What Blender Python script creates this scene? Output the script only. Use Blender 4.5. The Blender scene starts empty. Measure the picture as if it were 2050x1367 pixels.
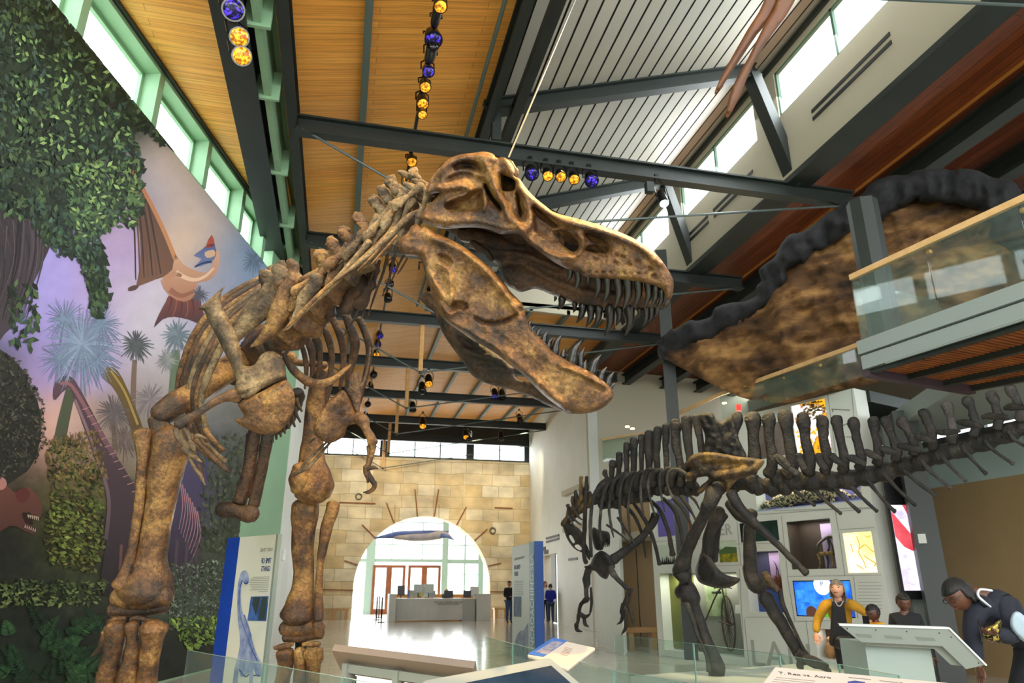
import bpy, math, random
import numpy as np
from mathutils import Vector, Matrix, noise, geometry
random.seed(7)
SC = bpy.context.scene
COL = SC.collection
# ------------------------------------------------------------------ survey: where the photographer stood, and how a sighted
# direction meets a real plane of the hall (used to lay out real walls, bones and furniture at their own depth)
F = 1424.0
PITCH, YAW = math.radians(19.22), math.radians(13.2)
CAM = Vector((0, 0, 1.3))
FW = Vector((math.sin(YAW)*math.cos(PITCH), math.cos(YAW)*math.cos(PITCH), math.sin(PITCH)))
RT = Vector((math.cos(YAW), -math.sin(YAW), 0))
UP = RT.cross(FW)
def ray(x, y): return FW + RT*((x-1025)/F) - UP*((y-683.5)/F)
def aY(x, y, Y): r = ray(x, y); return CAM + r*(Y/r.y)
def aX(x, y, X): r = ray(x, y); return CAM + r*(X/r.x)
def aZ(x, y, Z): r = ray(x, y); return CAM + r*((Z-CAM.z)/r.z)
def aD(x, y, D): return CAM + ray(x, y)*D
def aP(x, y, o, n): r = ray(x, y); return CAM + r*((o-CAM).dot(n)/r.dot(n))
# ------------------------------------------------------------------ colours and materials
def lin(h):
    if isinstance(h, (tuple, list)): return tuple(h[:3])
    h = h.lstrip('#'); out = []
    for i in (0, 2, 4):
        c = int(h[i:i+2], 16)/255
        out.append(c/12.92 if c <= .04045 else ((c+.055)/1.055)**2.4)
    return tuple(out)
MATS = {}
def mat(name, col, rough=.6, metal=0, col2=None, scale=4, detail=6, mix=(.35, .65), bump=0, bscale=20, col3=None, spec=.5, stretch=None, emit=0, alpha=1, trans=0, coat=0):
    if name in MATS: return MATS[name]
    m = bpy.data.materials.new(name); m.use_nodes = True
    nt = m.node_tree; N = nt.nodes; L = nt.links
    b = N['Principled BSDF']
    b.inputs['Base Color'].default_value = (*lin(col), 1)
    b.inputs['Roughness'].default_value = rough
    b.inputs['Metallic'].default_value = metal
    b.inputs['Specular IOR Level'].default_value = spec
    if coat: b.inputs['Coat Weight'].default_value = coat; b.inputs['Coat Roughness'].default_value = .15
    if trans: b.inputs['Transmission Weight'].default_value = trans
    if alpha < 1: b.inputs['Alpha'].default_value = alpha
    tc = None
    if col2 or bump:
        tc = N.new('ShaderNodeTexCoord'); mp = N.new('ShaderNodeMapping'); L.new(tc.outputs['Object'], mp.inputs[0])
        if stretch: mp.inputs['Scale'].default_value = stretch
    if col2:
        n = N.new('ShaderNodeTexNoise'); n.inputs['Scale'].default_value = scale; n.inputs['Detail'].default_value = detail
        n.inputs['Roughness'].default_value = .62
        L.new(mp.outputs[0], n.inputs['Vector'])
        r = N.new('ShaderNodeValToRGB'); L.new(n.outputs['Fac'], r.inputs[0])
        r.color_ramp.elements[0].position = mix[0]; r.color_ramp.elements[0].color = (*lin(col), 1)
        r.color_ramp.elements[1].position = mix[1]; r.color_ramp.elements[1].color = (*lin(col2), 1)
        if col3:
            e = r.color_ramp.elements.new((mix[0]+mix[1])/2); e.color = (*lin(col3), 1)
        L.new(r.outputs[0], b.inputs['Base Color'])
        if emit: L.new(r.outputs[0], b.inputs['Emission Color'])
    elif emit: b.inputs['Emission Color'].default_value = (*lin(col), 1)
    if emit: b.inputs['Emission Strength'].default_value = emit
    if bump:
        n2 = N.new('ShaderNodeTexNoise'); n2.inputs['Scale'].default_value = bscale; n2.inputs['Detail'].default_value = 8
        L.new(mp.outputs[0], n2.inputs['Vector'])
        bp = N.new('ShaderNodeBump'); bp.inputs['Strength'].default_value = bump; bp.inputs['Distance'].default_value = .02
        L.new(n2.outputs['Fac'], bp.inputs['Height']); L.new(bp.outputs[0], b.inputs['Normal'])
    MATS[name] = m
    return m
def brickmat(name, c1, c2, mortar, axes, w, h, ms=.01, rough=.6, noise_amt=.35, offset=.5, grain=None, bump=.3, squash=1, sqf=2, warp=0):
    """planks / blocks; axes = (u axis, v axis) of object space"""
    m = bpy.data.materials.new(name); m.use_nodes = True
    nt = m.node_tree; N = nt.nodes; L = nt.links; b = N['Principled BSDF']; b.inputs['Roughness'].default_value = rough
    tc = N.new('ShaderNodeTexCoord'); sp = N.new('ShaderNodeSeparateXYZ'); cb = N.new('ShaderNodeCombineXYZ')
    L.new(tc.outputs['Object'], sp.inputs[0])
    L.new(sp.outputs[axes[0]], cb.inputs[0]); L.new(sp.outputs[axes[1]], cb.inputs[1])
    br = N.new('ShaderNodeTexBrick'); L.new(cb.outputs[0], br.inputs['Vector'])
    if warp:   # hand-cut blocks: courses wander a little
        wn_ = N.new('ShaderNodeTexNoise'); wn_.inputs['Scale'].default_value = .55; wn_.inputs['Detail'].default_value = 1; L.new(cb.outputs[0], wn_.inputs['Vector'])
        wa = N.new('ShaderNodeVectorMath'); wa.operation = 'MULTIPLY_ADD'; wa.inputs[1].default_value = (warp, warp*.9, 0); L.new(wn_.outputs['Color'], wa.inputs[0]); L.new(cb.outputs[0], wa.inputs[2]); L.new(wa.outputs[0], br.inputs['Vector'])
    br.inputs['Color1'].default_value = (*lin(c1), 1); br.inputs['Color2'].default_value = (*lin(c2), 1); br.inputs['Mortar'].default_value = (*lin(mortar), 1)
    br.inputs['Scale'].default_value = 1; br.inputs['Brick Width'].default_value = w; br.inputs['Row Height'].default_value = h
    br.inputs['Mortar Size'].default_value = ms; br.inputs['Mortar Smooth'].default_value = .3; br.offset = offset; br.squash = squash; br.squash_frequency = sqf
    n = N.new('ShaderNodeTexNoise'); n.inputs['Detail'].default_value = 6
    mp = N.new('ShaderNodeMapping'); L.new(cb.outputs[0], mp.inputs[0])
    mp.inputs['Scale'].default_value = grain or (1, 1, 1); n.inputs['Scale'].default_value = 3
    L.new(mp.outputs[0], n.inputs['Vector'])
    mr = N.new('ShaderNodeMapRange'); mr.inputs['From Min'].default_value = .3; mr.inputs['From Max'].default_value = .7
    mr.inputs['To Min'].default_value = 1-noise_amt; mr.inputs['To Max'].default_value = 1+noise_amt*.5
    L.new(n.outputs['Fac'], mr.inputs['Value'])
    mx = N.new('ShaderNodeMix'); mx.data_type = 'RGBA'; mx.blend_type = 'MULTIPLY'; mx.inputs['Factor'].default_value = 1
    L.new(br.outputs['Color'], mx.inputs[6]); L.new(mr.outputs[0], mx.inputs[7]); L.new(mx.outputs[2], b.inputs['Base Color'])
    if bump:
        bp = N.new('ShaderNodeBump'); bp.inputs['Strength'].default_value = bump; bp.inputs['Distance'].default_value = .02; bp.invert = True
        L.new(br.outputs['Fac'], bp.inputs['Height']); L.new(bp.outputs[0], b.inputs['Normal'])
    MATS[name] = m; return m
def glassmat(name, col='#f1f8f5', refl=.3, op=.035):
    """a thin pane: mostly clear, a little tint, a mirror sheen"""
    m = bpy.data.materials.new(name); m.use_nodes = True
    nt = m.node_tree; N = nt.nodes; L = nt.links; N.remove(N['Principled BSDF'])
    t = N.new('ShaderNodeBsdfTransparent'); t.inputs[0].default_value = (*lin(col), 1)
    d = N.new('ShaderNodeBsdfDiffuse'); d.inputs[0].default_value = (*lin('#cfe4dc'), 1)
    g = N.new('ShaderNodeBsdfGlossy'); g.inputs['Roughness'].default_value = .02
    lw = N.new('ShaderNodeLayerWeight'); lw.inputs[0].default_value = .5; pw = N.new('ShaderNodeMath'); pw.operation = 'POWER'; pw.inputs[1].default_value = 4; L.new(lw.outputs['Facing'], pw.inputs[0])
    fr = N.new('ShaderNodeMath'); fr.operation = 'MULTIPLY_ADD'; fr.inputs[1].default_value = refl; fr.inputs[2].default_value = .03; L.new(pw.outputs[0], fr.inputs[0])
    m1 = N.new('ShaderNodeMixShader'); m1.inputs[0].default_value = op; L.new(t.outputs[0], m1.inputs[1]); L.new(d.outputs[0], m1.inputs[2])
    m2 = N.new('ShaderNodeMixShader'); L.new(fr.outputs[0], m2.inputs[0]); L.new(m1.outputs[0], m2.inputs[1]); L.new(g.outputs[0], m2.inputs[2])
    L.new(m2.outputs[0], N['Material Output'].inputs[0]); MATS[name] = m; return m
def vcolmat(name, rough=.6, emit=0, spec=.4):
    m = bpy.data.materials.new(name); m.use_nodes = True
    nt = m.node_tree; N = nt.nodes; L = nt.links; b = N['Principled BSDF']; b.inputs['Roughness'].default_value = rough; b.inputs['Specular IOR Level'].default_value = spec
    a = N.new('ShaderNodeVertexColor'); a.layer_name = 'Col'; L.new(a.outputs[0], b.inputs['Base Color'])
    if emit: L.new(a.outputs[0], b.inputs['Emission Color']); b.inputs['Emission Strength'].default_value = emit
    MATS[name] = m; return m
# ------------------------------------------------------------------ objects
def tag(o, label=None, cat=None, group=None, kind=None):
    if label: o['label'] = label
    if cat: o['category'] = cat
    if group: o['group'] = group
    if kind: o['kind'] = kind
    return o
def root(name, loc, label, cat, group=None):
    o = bpy.data.objects.new(name, None); COL.objects.link(o); o.location = loc; o.empty_display_size = .1
    o['_w'] = list(loc); return tag(o, label, cat, group)
class MB:
    def __init__(s): s.v = []; s.f = []; s.mi = []; s.m = 0; s.col = None
    def add(s, vs, fs):
        k = len(s.v); s.v.extend([tuple(v) for v in vs]); s.f.extend([tuple(i+k for i in f) for f in fs]); s.mi.extend([s.m]*len(fs)); return s
    def box(s, c, d, rz=0, rot=None):
        R = rot or Matrix.Rotation(rz, 3, 'Z'); c = Vector(c)
        vs = [c + R @ Vector((sx*d[0]/2, sy*d[1]/2, sz*d[2]/2)) for sx in (-1, 1) for sy in (-1, 1) for sz in (-1, 1)]
        return s.add(vs, [(0, 1, 3, 2), (4, 6, 7, 5), (0, 4, 5, 1), (2, 3, 7, 6), (0, 2, 6, 4), (1, 5, 7, 3)])
    def beam(s, a, b, w, h, up=(0, 0, 1)):
        a, b = Vector(a), Vector(b); t = (b-a).normalized(); u = Vector(up); u = (u - t*u.dot(t)).normalized(); x = t.cross(u)
        vs = [p + x*(i*w/2) + u*(j*h/2) for p in (a, b) for i in (-1, 1) for j in (-1, 1)]
        return s.add(vs, [(0, 1, 3, 2), (4, 6, 7, 5), (0, 4, 5, 1), (2, 3, 7, 6), (0, 2, 6, 4), (1, 5, 7, 3)])
    def ibeam(s, a, b, w, h, t=.03, up=(0, 0, 1)):
        """a rolled steel I section"""
        a, b = Vector(a), Vector(b); d = (b-a).normalized(); u = Vector(up); u = (u - d*u.dot(d)).normalized()
        s.beam(a+u*(h/2-t/2), b+u*(h/2-t/2), w, t, up); s.beam(a-u*(h/2-t/2), b-u*(h/2-t/2), w, t, up); s.beam(a, b, t, h-2*t, up); return s
    def quad(s, a, b, c, d): return s.add([a, b, c, d], [(0, 1, 2, 3)])
    def slab(s, pts, off):
        """a polygon pushed out by vector off: a solid sheet"""
        off = Vector(off); n = len(pts); vs = [Vector(p) for p in pts] + [Vector(p)+off for p in pts]
        fs = [tuple(range(n)), tuple(range(2*n-1, n-1, -1))] + [(i, n+i, n+(i+1) % n, (i+1) % n) for i in range(n)]
        return s.add(vs, fs)
    def cyl(s, a, b, r, n=12, r2=None):
        return s.tube([a, b], [r, r if r2 is None else r2], n, cap=0, smooth=0)
    def tube(s, pts, rad, n=10, cap=1, smooth=4, k=1.0, vd=None, amp=0, fs=6.0, twist=0):
        """swept limb. rad: half widths; k: thickness along the line of sight / width"""
        P = [Vector(p) for p in pts]; R = [r if isinstance(r, (tuple, list)) else (r, r*k) for r in rad]
        if smooth and len(P) > 2:
            Q = []; S = []
            for i in range(len(P)-1):
                p0, p1, p2, p3 = P[max(i-1, 0)], P[i], P[i+1], P[min(i+2, len(P)-1)]
                for j in range(smooth):
                    t = j/smooth
                    Q.append(.5*((2*p1) + (p2-p0)*t + (2*p0-5*p1+4*p2-p3)*t*t + (3*p1-p0-3*p2+p3)*t**3))
                    q = t*t*(3-2*t); S.append((R[i][0]*(1-q)+R[i+1][0]*q, R[i][1]*(1-q)+R[i+1][1]*q))
            Q.append(P[-1]); S.append(R[-1]); P, R = Q, S
        if cap:
            t0 = (P[0]-P[1]).normalized(); t1 = (P[-1]-P[-2]).normalized(); A = []; B = []
            for f, q in ((.0, .25), (.35, .72), (.7, .95)):
                A.append((P[0] + t0*R[0][0]*cap*(1-f), (R[0][0]*q, R[0][1]*q)))
                B.append((P[-1] + t1*R[-1][0]*cap*(1-f), (R[-1][0]*q, R[-1][1]*q)))
            P = [a[0] for a in A] + P + [x[0] for x in reversed(B)]; R = [a[1] for a in A] + R + [x[1] for x in reversed(B)]
        vs = []; fs_ = []; m = len(P)
        ref = None
        for i in range(m):
            t = (P[min(i+1, m-1)] - P[max(i-1, 0)]).normalized()
            if vd is None:
                if ref is None: ref = t.orthogonal().normalized()
                u = (ref - t*ref.dot(t)).normalized(); ref = u; w = t.cross(u)
            else:
                v = (P[i]-CAM).normalized() if vd == 'view' else Vector(vd)
                u = t.cross(v)
                u = u.normalized() if u.length > 1e-4 else t.orthogonal().normalized()
                w = u.cross(t)
            for j in range(n):
                a = 2*math.pi*j/n + twist
                p = P[i] + u*(math.cos(a)*R[i][0]) + w*(math.sin(a)*R[i][1])
                if amp:
                    d = (p-P[i]); q = noise.noise(p*fs)+.5*noise.noise(p*fs*2.3)
                    p = p + d.normalized()*q*amp*min(1, R[i][0]*20) if d.length > 1e-6 else p
                vs.append(p)
        for i in range(m-1):
            for j in range(n):
                fs_.append((i*n+j, i*n+(j+1) % n, (i+1)*n+(j+1) % n, (i+1)*n+j))
        fs_.append(tuple(range(n-1, -1, -1))); fs_.append(tuple((m-1)*n+j for j in range(n)))
        return s.add(vs, fs_)
    def ball(s, c, r, n=12, m=8, rot=None):
        r = (r, r, r) if not isinstance(r, (tuple, list)) else r; c = Vector(c); R = rot or Matrix.Identity(3)
        vs = [c + R @ Vector((0, 0, r[2]))]
        for i in range(1, m):
            a = math.pi*i/m
            for j in range(n):
                b = 2*math.pi*j/n; vs.append(c + R @ Vector((r[0]*math.sin(a)*math.cos(b), r[1]*math.sin(a)*math.sin(b), r[2]*math.cos(a))))
        vs.append(c - R @ Vector((0, 0, r[2]))); fs = [(0, 1+j, 1+(j+1) % n) for j in range(n)]
        for i in range(m-2):
            for j in range(n): fs.append((1+i*n+j, 1+(i+1)*n+j, 1+(i+1)*n+(j+1) % n, 1+i*n+(j+1) % n))
        k = 1+(m-2)*n; fs += [(k+j, len(vs)-1, k+(j+1) % n) for j in range(n)]
        return s.add(vs, fs)
    def build(s, name, m, parent=None, smooth=False, bevel=0, sub=0, label=None, cat=None, group=None, kind=None):
        me = bpy.data.meshes.new(name); me.from_pydata(s.v, [], s.f)
        ms = m if isinstance(m, (list, tuple)) else [m]
        for q in ms: me.materials.append(q)
        if len(ms) > 1: me.polygons.foreach_set('material_index', s.mi)
        me.update()
        import bmesh
        bm = bmesh.new(); bm.from_mesh(me); bmesh.ops.recalc_face_normals(bm, faces=bm.faces); bm.to_mesh(me); bm.free()
        if s.col is not None:
            ca = me.color_attributes.new('Col', 'FLOAT_COLOR', 'POINT'); ca.data.foreach_set('color', np.asarray(s.col, dtype=np.float32).ravel())
        if smooth: me.polygons.foreach_set('use_smooth', [True]*len(me.polygons))
        o = bpy.data.objects.new(name, me); COL.objects.link(o)
        if parent is not None:
            o.parent = parent
            if '_w' in parent: o.matrix_parent_inverse = Matrix.Translation(-Vector(parent['_w']))
        if bevel:
            md = o.modifiers.new('bevel', 'BEVEL'); md.width = bevel; md.segments = 2; md.limit_method = 'ANGLE'
        if sub: md = o.modifiers.new('sub', 'SUBSURF'); md.levels = sub; md.render_levels = sub
        return tag(o, label, cat, group, kind)
def struct(name, mb, m, smooth=False, bevel=0): return mb.build(name, m, None, smooth, bevel, kind='structure')
def text(name, s, m, origin, xdir, ydir, size, parent=None, ext=.003, align='LEFT', sx=1.0):
    """raised lettering lying in the plane (xdir, ydir), turned into mesh"""
    cu = bpy.data.curves.new(name, 'FONT'); cu.body = s; cu.size = size; cu.extrude = ext; cu.align_x = align; cu.resolution_u = 2
    o = bpy.data.objects.new(name, cu); COL.objects.link(o)
    bpy.context.view_layer.update()
    me = bpy.data.meshes.new_from_object(o.evaluated_get(bpy.context.evaluated_depsgraph_get()))
    COL.objects.unlink(o); bpy.data.objects.remove(o)
    x = Vector(xdir).normalized(); y = Vector(ydir).normalized(); z = x.cross(y); og = Vector(origin)
    mb = MB(); mb.v = [tuple(og + x*v.co.x*sx + y*v.co.y + z*v.co.z) for v in me.vertices]; mb.f = [tuple(p.vertices) for p in me.polygons]; mb.mi = [0]*len(mb.f)
    return mb, m
# ------------------------------------------------------------------ outlines and inflated plates (bones, figures)
def cr(poly, sub=3, closed=True):
    """smooth a polygon / polyline"""
    P = [np.array(p, float) for p in poly]; n = len(P); out = []
    for i in range(n if closed else n-1):
        if closed: p0, p1, p2, p3 = P[i-1], P[i], P[(i+1) % n], P[(i+2) % n]
        else: p0, p1, p2, p3 = P[max(i-1, 0)], P[i], P[i+1], P[min(i+2, n-1)]
        for j in range(sub):
            t = j/sub
            out.append(.5*(2*p1 + (p2-p0)*t + (2*p0-5*p1+4*p2-p3)*t*t + (3*p1-p0-3*p2+p3)*t**3))
    if not closed: out.append(P[-1])
    return np.array(out)
def inside(pts, poly):
    x, y = pts[:, 0], pts[:, 1]; r = np.zeros(len(pts), bool); q = np.roll(poly, 1, 0)
    for (x1, y1), (x2, y2) in zip(poly, q):
        if y1 == y2: continue
        c = ((y1 > y) != (y2 > y)) & (x < (x2-x1)*(y-y1)/(y2-y1)+x1); r ^= c
    return r
def dist(pts, poly, closed=True):
    d = np.full(len(pts), 1e9); n = len(poly)
    for i in range(n if closed else n-1):
        a = poly[i]; b = poly[(i+1) % n]; ab = b-a; L = ab.dot(ab)+1e-9
        t = np.clip(((pts-a)@ab)/L, 0, 1); q = a+t[:, None]*ab
        d = np.minimum(d, np.hypot(*(pts-q).T))
    return d
def plate(mb, outline, depth, T, R=14, step=6, holes=(), dents=(), ridges=(), back=1.0, amp=0, fs=9.0, sub=3):
    """a solid bone sheet: outline (sighted), depth(x, y) metres, T half thickness at R px from the rim; dents and ridges carve its face"""
    ol = cr(outline, sub) if sub > 1 else np.array(outline, float); hs = [cr(h, 2) for h in holes]
    x0, y0 = ol.min(0); x1, y1 = ol.max(0)
    g = np.array([(x + (step/2 if (j % 2) else 0), y) for j, y in enumerate(np.arange(y0, y1, step*.87)) for x in np.arange(x0, x1, step)])
    ok = inside(g, ol) & (dist(g, ol) > step*.55)
    for h in hs: ok &= ~inside(g, h) & (dist(g, h) > step*.55)
    g = g[ok]
    loops = [ol]+hs; allp = []; edges = []
    for lp in loops:
        L = np.hypot(*(np.roll(lp, -1, 0)-lp).T); s = []
        for p, q, l in zip(lp, np.roll(lp, -1, 0), L):
            k = max(1, int(round(l/step))); s += [p+(q-p)*i/k for i in range(k)]
        k0 = len(allp); allp += s; edges += [(k0+i, k0+(i+1) % len(s)) for i in range(len(s))]
    allp = np.array(allp + list(g))
    v2, _, fc, _, _, _ = geometry.delaunay_2d_cdt([Vector(p) for p in allp], edges, [], 0, .01)
    V = np.array([(v.x, v.y) for v in v2]); fc = [f for f in fc if len(f) == 3]
    cen = np.array([V[list(f)].mean(0) for f in fc]); keep = inside(cen, ol)
    for h in hs: keep &= ~inside(cen, h)
    fc = [f for f, k in zip(fc, keep) if k]
    d = dist(V, ol)
    for h in hs: d = np.minimum(d, dist(V, h))
    rim = d < step*.06
    u = np.clip(d/R, 0, 1); h = T*np.sqrt(np.clip(1-(1-u)**2, 0, 1)); hb = h*back
    for poly, dep, soft in dents:
        p = cr(poly, 2); dd = dist(V, p)*np.where(inside(V, p), 1, -1); h = h - dep*np.clip(dd/soft, 0, 1)**.8*(~rim)
    for line, w, hh in ridges:
        p = cr(line, 3, False) if len(line) > 2 else np.array(line, float); dd = dist(V, p, False); h = h + hh*np.exp(-(dd/w)**2)*np.clip(d/(step*2), 0, 1)
    h = np.maximum(h, -hb*.85)
    k = len(mb.v); n = len(V); front = []; bk = []
    for i, (x, y) in enumerate(V):
        D = depth(x, y); p = aD(x, y, D); r = (p-CAM).normalized()
        q = (noise.noise(p*fs)+.6*noise.noise(p*fs*2.7)+.35*noise.noise(p*fs*6))*amp if amp else 0
        rm = min(1, d[i]/(step*1.5))
        front.append(p - r*(h[i]+q*rm)); bk.append(p + r*hb[i])
    mb.v.extend([tuple(p) for p in front]+[tuple(p) for p in bk])
    for f in fc:
        mb.f.append(tuple(k+i for i in f)); mb.f.append(tuple(k+n+i for i in reversed(f))); mb.mi += [mb.m]*2
    cnt = {}
    for f in fc:
        for a, b in ((f[0], f[1]), (f[1], f[2]), (f[2], f[0])): cnt[(a, b)] = 1
    for (a, b) in cnt:
        if (b, a) not in cnt: mb.f.append((k+b, k+a, k+n+a, k+n+b)); mb.mi.append(mb.m)
    return mb
def sight(ox, oy, s): return lambda *p: (ox+p[0]*s, oy+p[1]*s, *(q*s for q in p[2:3]), *p[3:])
# ================================================================== the hall
STEEL = mat('dark_green_steel', '#252c28', .5, 0, '#1e2421', 1.5, bump=.05, bscale=6)
LSTEEL = mat('grey_purlin_paint', '#5f6d66', .5, .1)
GREEN = mat('sage_green_paint', '#8fb58f', .6, 0, '#86ab88', .7)
WHITEW = mat('white_wall_paint', '#e3e3da', .7, 0, '#d8d8cd', .5)
BEIGE = mat('warm_grey_plaster', '#c2b99f', .8, 0, '#bfb7a2', .6)
BROWNW = mat('brown_wall_paint', '#a2875f', .8, 0, '#957b55', .5)
DECKM = mat('ribbed_roof_deck', '#b3afa2', .6, 0, '#a8a497', .4)
GROOVE = mat('deck_groove', '#57564e', .7)
BLACK = mat('black_metal', '#17181a', .4, .3)
WOODC = brickmat('pine_ceiling_boards', '#fdb855', '#f3a644', '#b06a24', (0, 1), 3.1, .13, .004, .5, .27, grain=(.35, 9, 1), bump=.15)
WOODR = brickmat('cedar_soffit_boards', '#8c4722', '#733515', '#3d1a08', (1, 0), 3.1, .16, .006, .5, .4, grain=(.35, 9, 1), bump=.15)
STONE = brickmat('cream_ashlar', '#f1e6c9', '#d9bf8d', '#c2ae82', (0, 2), 1.5, .58, .016, .85, .34, grain=(.3, .4, 1), bump=.5, squash=.55, sqf=2, warp=.22)
FLOORM = brickmat('polished_terrazzo', '#cdc8bb', '#c6c1b3', '#a8a497', (0, 1), 3, 3, .008, .13, .12, offset=0, bump=0)
RUST = mat('rust_iron', '#8d5226', .8)
GLASS = glassmat('clear_glass')
WINGL = glassmat('window_glass', '#f6fbfa', .1, .02)
struct('floor', MB().box((6, 24, -.15), (46, 66, .3)), FLOORM)

TY = [4.6, 10.4, 14.55, 18.9, 23.1, 27.3, 31.6, 35.7]
YE = 19.6                                   # where the raised roof stops
def zc(x): return 8.84 + (x+1.3)*.2          # slope of the board ceiling
# board ceiling on the left of the raised roof, and right across beyond it
m = MB()
m.slab([(-1.4, -10, zc(-1.4)), (2.05, -10, zc(2.05)), (2.05, YE, zc(2.05)), (-1.4, YE, zc(-1.4))], (0, 0, .12))
m.slab([(-1.4, YE, zc(-1.4)), (2.05, YE, zc(2.05)), (9.6, YE, 9.5), (9.6, 36.4, 9.5), (2.05, 36.4, zc(2.05)), (-1.4, 36.4, zc(-1.4))], (0, 0, .12))
struct('ceiling', m, WOODC)
# splayed soffit between mural wall and main beam
SO, SD = Vector((-3.33, 8.53, 0)), Vector((1.46, 5.64, 0)).normalized()
SN = Vector((SD.y, -SD.x, 0))                # faces the hall
def W(s, z, off=0): p = SO + SD*s + SN*off; return Vector((p.x, p.y, z))
struct('ceiling_soffit', MB().slab([W(-4, 8.72, -.3), W(6.2, 8.72, -.3), W(6.2, 8.72, .35), Vector((-1.75, 3.0, 8.72)), W(-4, 8.72, 1.2), W(-13, 8.72, 3), W(-13, 8.72, -.3)], (0, 0, .12)), WOODC)
# mural wall, sill, fins, windows
struct('wall_left', MB().slab([W(-13, 0, -.12), W(6.35, 0, -.12), W(6.35, 0, -.7), W(-13, 0, -.7)], (0, 0, 7.74)), GREEN)
FS = [-4.0, -2.3, -.55, 1.27, 2.98, 4.55, 5.75]
for i, s in enumerate(FS):
    a = W(s, 0, -.12); b = W(s, 0, -.62); m = MB()
    m.slab([W(s-.07, 7.74, -.1), W(s+.07, 7.74, -.1), W(s+.07, 7.74, -.42), W(s-.07, 7.74, -.42)], (0, 0, .98))
    struct('trim_%d' % (i+1), m, GREEN)
struct('trim_30', MB().slab([W(-5, 8.6, -.1), W(6.35, 8.6, -.1), W(6.35, 8.6, -.42), W(-5, 8.6, -.42)], (0, 0, .12)), GREEN)
struct('trim_31', MB().beam(W(-5, 8.70, -.07), W(6.2, 8.70, -.07), .06, .07), STEEL)
for i in range(len(FS)-1):
    f = MB(); a, b = FS[i]+.07, FS[i+1]-.07
    fr = MB()
    for s0, s1, z0, z1 in ((a, a+.06, 7.74, 8.6), (b-.06, b, 7.74, 8.6), (a, b, 7.74, 7.8), (a, b, 8.54, 8.6)):
        fr.slab([W(s0, z0, -.34), W(s1, z0, -.34), W(s1, z1, -.34), W(s0, z1, -.34)], SN*-.06)
    o = struct('window_%d' % (i+1), fr, GREEN)
    f.slab([W(a+.05, 7.79, -.37), W(b-.05, 7.79, -.37), W(b-.05, 8.55, -.37), W(a+.05, 8.55, -.37)], SN*-.012)
    f.build('pane', WINGL, o)
# green corner pier and white side wall to the stone wall
e0 = W(6.35, 0, -.12)
struct('column_left', MB().slab([e0, (-1.28, 17.0, 0), (-2.4, 17.4, 0), W(6.35, 0, -.7)], (0, 0, 8.72)), GREEN)
struct('wall_left_far', MB().slab([(-1.28, 17.0, 0), (-1.28, 36.2, 0), (-1.6, 36.2, 0), (-1.6, 17.0, 0)], (0, 0, 8.85)), WHITEW)
# main longitudinal beams on the left with a green upstand between
struct('beam_left', MB().ibeam((-1.9, 2.5, 8.47), (-1.86, 15.3, 8.47), .42, .5, .05), STEEL)
struct('wall_left_upstand', MB().slab([(-1.6, 2, 8.3), (-1.6, 17, 8.3), (-1.5, 17, 8.3), (-1.5, 2, 8.3)], (0, 0, .7)), GREEN)
struct('ceiling_eave', MB().box((-1.6, 9.5, 8.98), (.9, 16, .08)), GREEN)
for k, y in enumerate((6.0, 8.0, 9.5, 11.6, 13.6, 15.6)):
    struct('trim_%d' % (40+k), MB().box((-1.55, y, 8.5), (.34, .05, .5)), GREEN)
struct('beam_left_eave', MB().ibeam((-1.25, 2.5, 8.66), (-1.25, 36, 8.66), .16, .34, .03), STEEL)
# trusses: bottom chord, rafter under the raised roof, raking post, tie rods, timber king posts
def zd(x): return 9.55 + (x-2.0)*.335        # underside of the raised deck
for i, y in enumerate(TY):
    m = MB().ibeam((-1.2, y, 8.5), (9.3, y, 8.5), .2, .32, .035)
    struct('beam_%d' % (i+1), m, STEEL)
    if y < YE:
        struct('beam_rafter_%d' % (i+1), MB().ibeam((1.95, y, zd(1.95)-.17), (7.55, y, zd(7.55)-.17), .2, .3, .03), STEEL)
        struct('beam_post_%d' % (i+1), MB().beam((7.42, y, zd(7.4)-.25), (8.1, y, 8.62), .2, .3, (0, 1, 0)), STEEL)
        struct('beam_strut_%d' % (i+1), MB().beam((2.15, y, 8.7), (2.15, y, zd(2.1)-.1), .16, .16, (0, 1, 0)), STEEL)
struct('beam_ridge', MB().ibeam((2.02, 1, 9.26), (2.02, YE, 9.26), .16, .4, .03), STEEL)
struct('beam_ridge_inner', MB().beam((2.52, 1, 9.42), (2.52, YE, 9.42), .18, .2), STEEL)
struct('trim_50', MB().tube([(1.72, 1, 9.2), (1.72, YE, 9.2)], [.035]*2, 8, 0, 0), LSTEEL)
for i, x in enumerate((-.15, 2.75, 4.0, 5.2, 6.4, 7.6, 8.7)):
    y0 = 1 if x < 2 else YE
    z = zc(x)-.09 if x < 2 else zc(2.05)-.1
    struct('trim_%d' % (51+i), MB().beam((x, y0, z), (x, 36, z), .11, .16), LSTEEL)
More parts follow.
